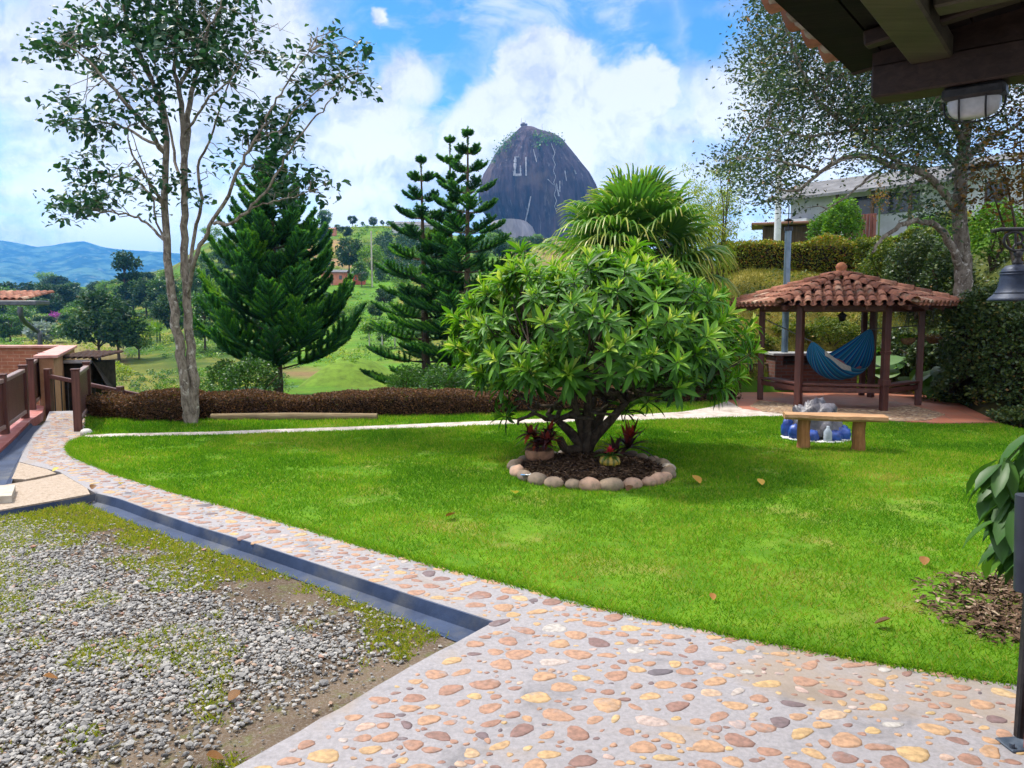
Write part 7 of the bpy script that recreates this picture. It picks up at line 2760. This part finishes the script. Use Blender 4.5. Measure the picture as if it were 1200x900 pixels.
# the dark wood on the hill, one mass, and wild undergrowth
wd = Geo()
poly = A([(437, 330), (437, 300), (446, 284), (470, 276), (500, 278), (525, 282), (528, 330), (500, 336), (465, 333)])
pp = scatter_in(poly, 420)
for px, py in pp[:190]:
    b = T(px, py, 17)
    s = b[1] / FPX
    m_ = 130
    d = rand_dirs(m_)
    leaf_cloud(wd, LEAF_QUAD, b + A([0, 0, 8 * s]) + d * A([6, 6, 8]) * s * rng.random((m_, 1)) ** .4, 2.6 * s, .4, .1, .34 + .1 * rng.normal(), .2, width=.6, out=d * .3)
mark(wd.build('woods', M_darkwood), 'dark wood covering the hill below the hilltop houses', 'woods', kind='stuff')
ug = [Geo(), Geo(), Geo()]
for (poly, cnt, hp) in ((A([(0, 352), (60, 356), (140, 358), (215, 330), (300, 300), (330, 300), (330, 430), (0, 410)]), 900, 6), (A([(0, 430), (120, 440), (340, 425), (340, 465), (110, 480)]), 520, 5), (A([(480, 340), (640, 290), (640, 460), (470, 440)]), 460, 6),
                        (A([(330, 345), (480, 340), (480, 420), (345, 432)]), 260, 5), (A([(330, 262), (470, 262), (470, 330), (330, 340)]), 240, 4), (A([(-120, 350), (0, 352), (0, 420), (-120, 440)]), 120, 6)):
    pp = scatter_in(poly, cnt * 2.2)[:cnt]
    wn = vnoise(pp[:, 0], pp[:, 1], 50, 3, 88)
    for (px, py), w_ in zip(pp, wn):
        b = T(px, py, 17)
        s = b[1] / FPX
        m_ = 34
        d = rand_dirs(m_)
        leaf_cloud(ug[int(np.clip((w_ - .32) * 7, 0, 2))], LEAF_QUAD, b + A([0, 0, hp * .35]) * s + d * A([hp, hp, hp * .6]) * s * rng.random((m_, 1)) ** .4, 2.3 * s, .5, .1, .45 + .12 * rng.normal(), .2, width=.6)
for g_, mt, lab in zip(ug, (M_green, M_bright, M_lime), ('dark green scrub scattered over the valley slopes', 'mid green scrub scattered over the valley slopes', 'yellow green scrub scattered over the valley slopes')):
    if g_.n:
        mark(g_.build('undergrowth', mt), lab, 'scrub', kind='stuff')
# wild growth on the near bank to the right
wb = [Geo(), Geo()]
for (poly, cnt) in ((A([(1010, 290), (1260, 230), (1260, 480), (1090, 470), (1010, 430)]), 420), (A([(820, 300), (1010, 300), (1010, 430), (830, 440)]), 120)):
    pp = scatter_in(poly, cnt * 2.4)[:cnt]
    for px, py in pp:
        b = T(px, py, 12)
        m_ = 40
        d = rand_dirs(m_)
        i = 0 if (px > 1010 and rng.random() < .8) else 1
        leaf_cloud(wb[i], LEAF_QUAD, b + A([0, 0, .08]) + d * A([.3, .3, .16]) * rng.random((m_, 1)) ** .4, .085, .5, .05, .42 + .15 * rng.normal(), .2, width=.5)
mark(wb[0].build('undergrowth', M_ivy), 'dark creeping plants covering the bank behind the gazebo', 'ground cover', kind='stuff')
mark(wb[1].build('undergrowth', M_yellowhedge), 'tufts of dry herbs on the yellow slope', 'ground cover', kind='stuff')
# grass of the slope behind the gazebo
sgp = Geo()
pp = np.column_stack([rng.uniform(800, 1060, 26000), rng.uniform(0, 1, 26000)])
Ys = 17.2 + 7 * pp[:, 1]
xs_ = (pp[:, 0] - 600) / FPX * Ys
zs_ = hz(xs_, Ys)
N = len(xs_)
yaw, lean = rng.uniform(0, 2 * PI, N), rng.uniform(.2, 1.2, N)
ax = np.column_stack([np.cos(yaw) * np.sin(lean), np.sin(yaw) * np.sin(lean), np.cos(lean)])
L = rng.uniform(.05, .16, N)
sgp.leaves(NEEDLE, np.column_stack([xs_, Ys, zs_ - .01]), ax, np.column_stack([-np.sin(yaw), np.cos(yaw), np.full(N, .3)]), L, np.clip(.62 + .9 * (vnoise(xs_, Ys, 1.2, 3, 6) - .5) + rng.normal(0, .15, N), 0, 1), width=.022 / L)
mark(sgp.build('grass', mat_leaf("dry_slope_grass", [(0, (.06, .10, .015)), (.4, (.17, .17, .025)), (.75, (.32, .27, .05)), (1, (.40, .30, .09))], .25, .6, .2)), 'dry yellow grass on the slope above the terrace', 'grass', kind='stuff')
# thin utility poles on the hill
for px, py, h_, lab in ((436, 336, 64, 'slim pale utility pole on the hillside beside the dark wood'), (545, 335, 40, 'short pale pole behind the open tiered pines'), (522, 402, 26, 'orange brown post on the slope between the pines')):
    b = T(px, py, 17)
    s = b[1] / FPX
    g_ = Geo()
    g_.tube([b - A([0, 0, .3]), b + A([0, 0, h_ * s])], .9 * s, 6)
    mark(g_.build('utility_pole' if h_ > 30 else 'post', mat_noise("weathered_pole", (.36, .32, .27), (.48, .44, .38), 3, .8, .2, .01), origin=b), lab, 'pole' if h_ > 30 else 'post')

# ================================================================== PORCH ROOF OVER THE VIEWER
PC = A([1.53, 3.31, 0])
av, bv = A([-.61, -.79, 0]), A([.79, -.61, 0])         # back along the eave; along the front beam


def pr(s, t_, z):
    return PC + av * s + bv * t_ + A([0, 0, z])


M_porch = mat_wood("porch_timber", (.020, .011, .009), (.042, .024, .018), 0, 4, .6, .3)
M_porch2 = mat_wood("olive_rafter", (.05, .042, .028), (.085, .072, .046), 0, 3, .6, .3)
M_board = mat_wood("dark_soffit_board", (.006, .005, .006), (.014, .010, .010), 0, 3, .8, .15)
pz = A([2.05, 3.0, 0])
t = thing('porch_roof', 'corner of a porch roof with dark timber beams and clay tile edge overhead', 'porch roof', pz)
SL = .12                                             # rise per metre away from the eave
g_ = Geo()
g_.beam(pr(.0, -.02, 2.655), pr(.0, 4.6, 2.655), .14, .13)
g_.build('beam', M_porch, t)
g_ = Geo()
g_.beam(pr(.075, .20, 2.735), pr(5.2, .20, 2.735), .15, .085)
g_.build('beam', M_porch2, t)
g_ = Geo()
g_.beam(pr(.55, .29, 2.75), pr(.55, 4.6, 2.77), .10, .07)
g_.build('beam', M_porch2, t)
for k in range(6):
    g_ = Geo()
    s_ = .35 + .62 * k + (.2 if k else 0)
    g_.beam(pr(s_, .02, 2.735), pr(s_, 4.4, 2.735 + SL * 4.5), .06, .06)
    g_.build('rafter', M_board if k % 2 else M_porch, t)
g_ = Geo()
nb = 30
for k in range(nb):
    t0_, t1_ = -.14 + k * .16, -.14 + k * .16 + .152
    z0_, z1_ = 2.757 + SL * (t0_ + .12), 2.757 + SL * (t1_ + .12)
    V = [pr(-.10, t0_, z0_), pr(5.4, t0_, z0_), pr(5.4, t1_, z1_), pr(-.10, t1_, z1_)]
    V = V + [v + A([0, 0, .012]) for v in V]
    g_.add(V, [[0, 1, 2, 3], [4, 7, 6, 5], [0, 4, 5, 1], [1, 5, 6, 2], [2, 6, 7, 3], [3, 7, 4, 0]], 0, .5, False)
g_.build('soffit', M_board, t)
g_ = Geo()
g_.beam(pr(-.115, -.15, 2.79), pr(-.115, 4.4, 2.79 + SL * 4.5), .025, .09)
V = [pr(.03, -.02, 2.70), pr(.03, 4.5, 2.70), pr(.03, 4.5, 2.785 + SL * 4.6), pr(.03, -.02, 2.785 + SL * .1)]
V = V + [v + av * .03 for v in V]
g_.add(V, [[0, 1, 2, 3], [4, 7, 6, 5], [0, 4, 5, 1], [1, 5, 6, 2], [2, 6, 7, 3], [3, 7, 4, 0]], 0, .5, False)
g_.build('fascia', M_porch, t)
g_ = Geo()
nt_ = 24
nrm = unit(np.cross(av, bv + A([0, 0, SL])))
nrm = nrm if nrm[2] > 0 else -nrm
upd = unit(bv + A([0, 0, SL]))
for k in range(nt_ * 2):
    s_ = -.10 + k * .115
    convex = k % 2 == 0
    for i in range(5):
        a = pr(s_, -.225 + i * .36, 2.805 + SL * (-.08 + i * .36)) + nrm * (.045 if convex else .065)
        b = a + upd * .42 - nrm * .012
        half_tile(g_, a, b, -av, nrm, .092, .08, convex, float(np.clip(rng.normal(.45, .2), 0, 1)), th=.014, seg=9)
g_.build('tiles', M_tile, t)
# flakes of old mortar along the tile edge
g_ = Geo()
for k in range(9):
    s_ = .22 + k * .16 + rng.normal(0, .03)
    th = np.linspace(0, PI, 7)[:, None]
    ph2 = np.linspace(0, 2 * PI, 13)[None]
    c = pr(s_, -.15, 2.795)
    kk = .7 + .6 * vnoise(np.cos(ph2) * 2 + th + k, np.sin(ph2) * 2 + k, .7, 2, 3)
    kk[:, -1] = kk[:, 0]
    q = np.stack([.042 * kk * np.sin(th) * np.cos(ph2), .035 * kk * np.sin(th) * np.sin(ph2), .03 * kk * np.cos(th) * np.ones_like(ph2)], -1)
    g_.grid(c + q)
g_.build('mortar', mat_noise("old_mortar", (.22, .18, .14), (.34, .29, .23), 14, .95, .1, .01), t)

# caged bulkhead lamp under the front beam
lc = D(1139, 103, 2.75)
tt_ = .345
lc = pr(0, tt_, 2.575)
t = thing('bulkhead_lamp', 'unlit caged bulkhead lamp with frosted glass under the porch beam', 'lamp', lc)
g_ = Geo()
yaw_ = math.atan2(bv[1], bv[0])
axs = np.array([bv, -av, A([0, 0, 1])])
g_.rbox(lc + A([0, 0, -.012]), (.215, .115, .05), axes=axs, r=.012)
g_.build('housing', M_iron, t)
th = np.linspace(0, PI / 2, 9)[:, None]
ph2 = np.linspace(0, 2 * PI, 33)[None]
sq = lambda x, n_: np.sign(x) * np.abs(x) ** n_
q = np.stack([.092 * np.sin(th) ** .6 * sq(np.cos(ph2), .6), .044 * np.sin(th) ** .6 * sq(np.sin(ph2), .6), -.072 * np.cos(th) ** .7 * np.ones_like(ph2)], -1)
g_ = Geo()
g_.grid(lc + A([0, 0, -.035]) + q[..., 0:1] * bv + q[..., 1:2] * -av + q[..., 2:3] * A([0, 0, 1]))
g_.build('glass', mat_noise("frosted_glass", (.36, .36, .37), (.46, .46, .47), 20, .3, .5, .001), t)
g_ = Geo()
for x in (-.045, .045):
    r_ = [lc + bv * x - av * (.056 * math.cos(a)) + A([0, 0, -.035 - .085 * math.sin(a) ** .7]) for a in np.linspace(0.001, PI - .001, 13)]
    g_.tube(r_, .004, 5)
r_ = [lc + bv * (.105 * math.cos(a)) + A([0, 0, -.035 - .085 * math.sin(a) ** .6]) for a in np.linspace(.001, PI - .001, 17)]
g_.tube(r_, .004, 5)
g_.build('cage', M_iron, t)

# post / gate frame at the picture edge
gp0, gp1 = A([1.985, 2.98, 0]), A([2.0, 2.98, 2.6])
gx = D(1191, 760, 2.98)[0]
t = thing('gate_post', 'narrow dark metal gate post with round sleeve standing on the path edge', 'post', A([gx + .02, 2.98, 0]))
g_ = Geo()
g_.beam(A([gx + .033, 2.98, .004]), A([gx + .055, 2.98, 2.56]), .034, .034, up=(1, 0, 0), r=.006)
g_.build('post', M_iron, t)
g_ = Geo()
sx = D(1203, 640, 2.9)[0]
g_.tube([D(1201, 692, 2.9), D(1203, 580, 2.9)], .038, 16)
g_.build('sleeve', mat_noise("blue_black_sleeve", (.012, .016, .028), (.025, .03, .045), 6, .5, .4, .002), t)
g_ = Geo()
g_.rbox(A([gx - .005, 2.93, .006]), (.12, .10, .010), .1, .003)
for dx in (-.05, .045):
    g_.tube([A([gx + dx, 2.90, .012]), A([gx + dx, 2.90, .028])], .011, 6)
g_.build('base_plate', mat_noise("worn_blue_plate", (.03, .045, .07), (.08, .10, .13), 12, .5, .4, .002), t)
pz_ = A([D(1215, 880, 2.88)[0], 2.86, 0])
g_ = Geo()
g_.rbox(pz_ + A([.02, 0, .12]), (.12, .10, .235), .05, .01)
mark(g_.build('brick_stub', mat_brick("stub_brick", (.24, .07, .05), (.30, .10, .07), (.2, .15, .13)), origin=pz_), 'red brown brick stub beside the dark gate post', 'brick stub')

# hanging bell and scroll bracket
bY = 3.75
bl = D(1190, 352, bY)
scale = bY / FPX
t = thing('bell', 'dark bronze bell hanging from the scrolled iron bracket', 'bell', bl)
g_ = Geo()
prof = [(0, 41), (7, 41), (12, 40), (15.5, 36), (17, 30), (17.5, 22), (19, 14), (22, 8), (26.5, 3.5), (29, 1), (28.5, -1), (26, -.5), (23, 3), (19.5, 8), (16.5, 15), (15, 24), (14, 32), (10, 37), (0, 38)]
g_.lathe([(r * scale, z * scale) for r, z in prof], bl, 40)
for zz_, r_ in ((8.5, 22.2), (30, 17.4), (33, 16.9)):
    g_.lathe([(r_ * scale, (zz_ - .7) * scale), ((r_ + .7) * scale, zz_ * scale), (r_ * scale, (zz_ + .7) * scale)], bl, 40)
g_.build('body', mat_noise("dark_bronze", (.014, .022, .045), (.03, .042, .07), 9, .5, .4, .002, 60, (.05, .05, .05), metal=.3), t)
g_ = Geo()
g_.tube([bl + A([0, 0, 34 * scale]), bl + A([0, 0, 4 * scale])], .004, 5)
g_.lathe([(0, -5 * scale), (3.5 * scale, -3 * scale), (4 * scale, 0), (2 * scale, 4 * scale), (0, 5 * scale)], bl + A([0, 0, 2 * scale]), 12)
g_.build('clapper', M_iron, t)
g_ = Geo()
g_.lathe([(0, 40), (5, 40.5), (5.5, 44), (3.2, 47), (3.2, 50), (5, 53), (4.5, 56), (0, 58)], bl * 1.0, 14) if False else g_.lathe([(r * scale, z * scale) for r, z in ((0, 40), (5, 40.5), (5.5, 44), (3.2, 47), (3.2, 50), (5, 53), (4.5, 56), (0, 58))], bl, 14)
g_.tube([bl + A([6 * scale * math.cos(a), 0, (60 + 6 * math.sin(a)) * scale]) for a in np.linspace(0, 2 * PI, 17)], .006, 6, cap=False)
g_.build('crown', M_iron, t)
br0 = D(1262, 300, bY)
t = thing('bell_bracket', 'black wrought iron scroll bracket that carries the bell', 'bracket', br0)
g_ = Geo()
g_.tube([D(1162, 271, bY), D(1172, 269, bY), D(1262, 268, bY)], .010, 8)
g_.build('arm', M_iron, t)
g_ = Geo()
sp = [D(1190 + (6 + 13 * k / 40) * math.cos(-1.2 + k * .19), 281 - (6 + 9 * k / 40) * math.sin(-1.2 + k * .19), bY) for k in range(40)]
g_.tube(sp, .007, 6)
g_.tube([D(1190, 269, bY), D(1190, 288, bY)], .006, 6)
sp = [D(1228 + (5 + 14 * k / 40) * math.cos(2.2 - k * .19), 284 - (5 + 10 * k / 40) * math.sin(2.2 - k * .19), bY) for k in range(40)]
g_.tube(sp, .007, 6)
g_.build('scroll', M_iron, t)
g_ = Geo()
pp_ = D(1266, 300, bY)
g_.beam(A([pp_[0], bY, -.05]), A([pp_[0], bY, 3.0]), .09, .09, up=(1, 0, 0))
g_.build('wall_post', M_porch, t)

# leafy plant reaching in at the edge
pb_ = A([D(1262, 700, 3.7)[0], 3.72, 0])
t = thing('leafy_shrub', 'drooping broad leaved shrub reaching in beside the gate post', 'shrub', pb_)
g_, s_ = Geo(), Geo()
st_ = smooth_line([pb_ - A([0, 0, .1]), pb_ + A([-.05, .02, .6]), pb_ + A([-.12, .0, 1.15])], 8)
s_.tube(st_, np.linspace(.022, .012, 8), 6)
tips = [(1150, 560), (1160, 590), (1148, 615), (1165, 640), (1180, 545), (1175, 600), (1185, 660), (1165, 580), (1190, 530), (1180, 630), (1205, 560), (1215, 620), (1200, 590), (1170, 655), (1210, 680), (1225, 540), (1188, 575), (1240, 600), (1172, 560), (1196, 612)]
for (px, py) in tips:
    e = D(px + 26, py - 14, 3.72 + rng.normal(0, .1))
    k = rng.integers(2, 8)
    ln = smooth_line([st_[k], (st_[k] + e) / 2 + A([0, 0, .06]), e], 6)
    s_.tube(ln, np.linspace(.008, .004, 6), 5, cap=False)
    for j in range(11):
        a = j * 2.4 + rng.random()
        hd = A([math.cos(a) * .8 - .25, math.sin(a) * .8, -.75 - .5 * rng.random()])
        g_.leaves(LANCE4, [e + A([rng.normal(0, .025), rng.normal(0, .025), rng.normal(0, .03)])], [hd], [A([hd[0], hd[1], .9])], rng.uniform(.15, .25), float(np.clip(rng.normal(.34, .15), 0, 1)), width=.36)
g_.build('foliage', M_green, t)
s_.build('stem', M_stem, t)

# ================================================================== HAZE (the air of the valley)
hb = Geo()
hb.box((0, 3900, 300), (20000, 7900, 640))
m, g, out = new_mat("valley_air")
v = g.n('ShaderNodeVolumePrincipled')
v.inputs['Color'].default_value = (.10, .42, 1.0, 1)
v.inputs['Density'].default_value = 0.00016
v.inputs['Anisotropy'].default_value = 0.0
g.link(v.outputs[0], out.inputs['Volume'])
mark(hb.build('haze', m), kind='stuff')
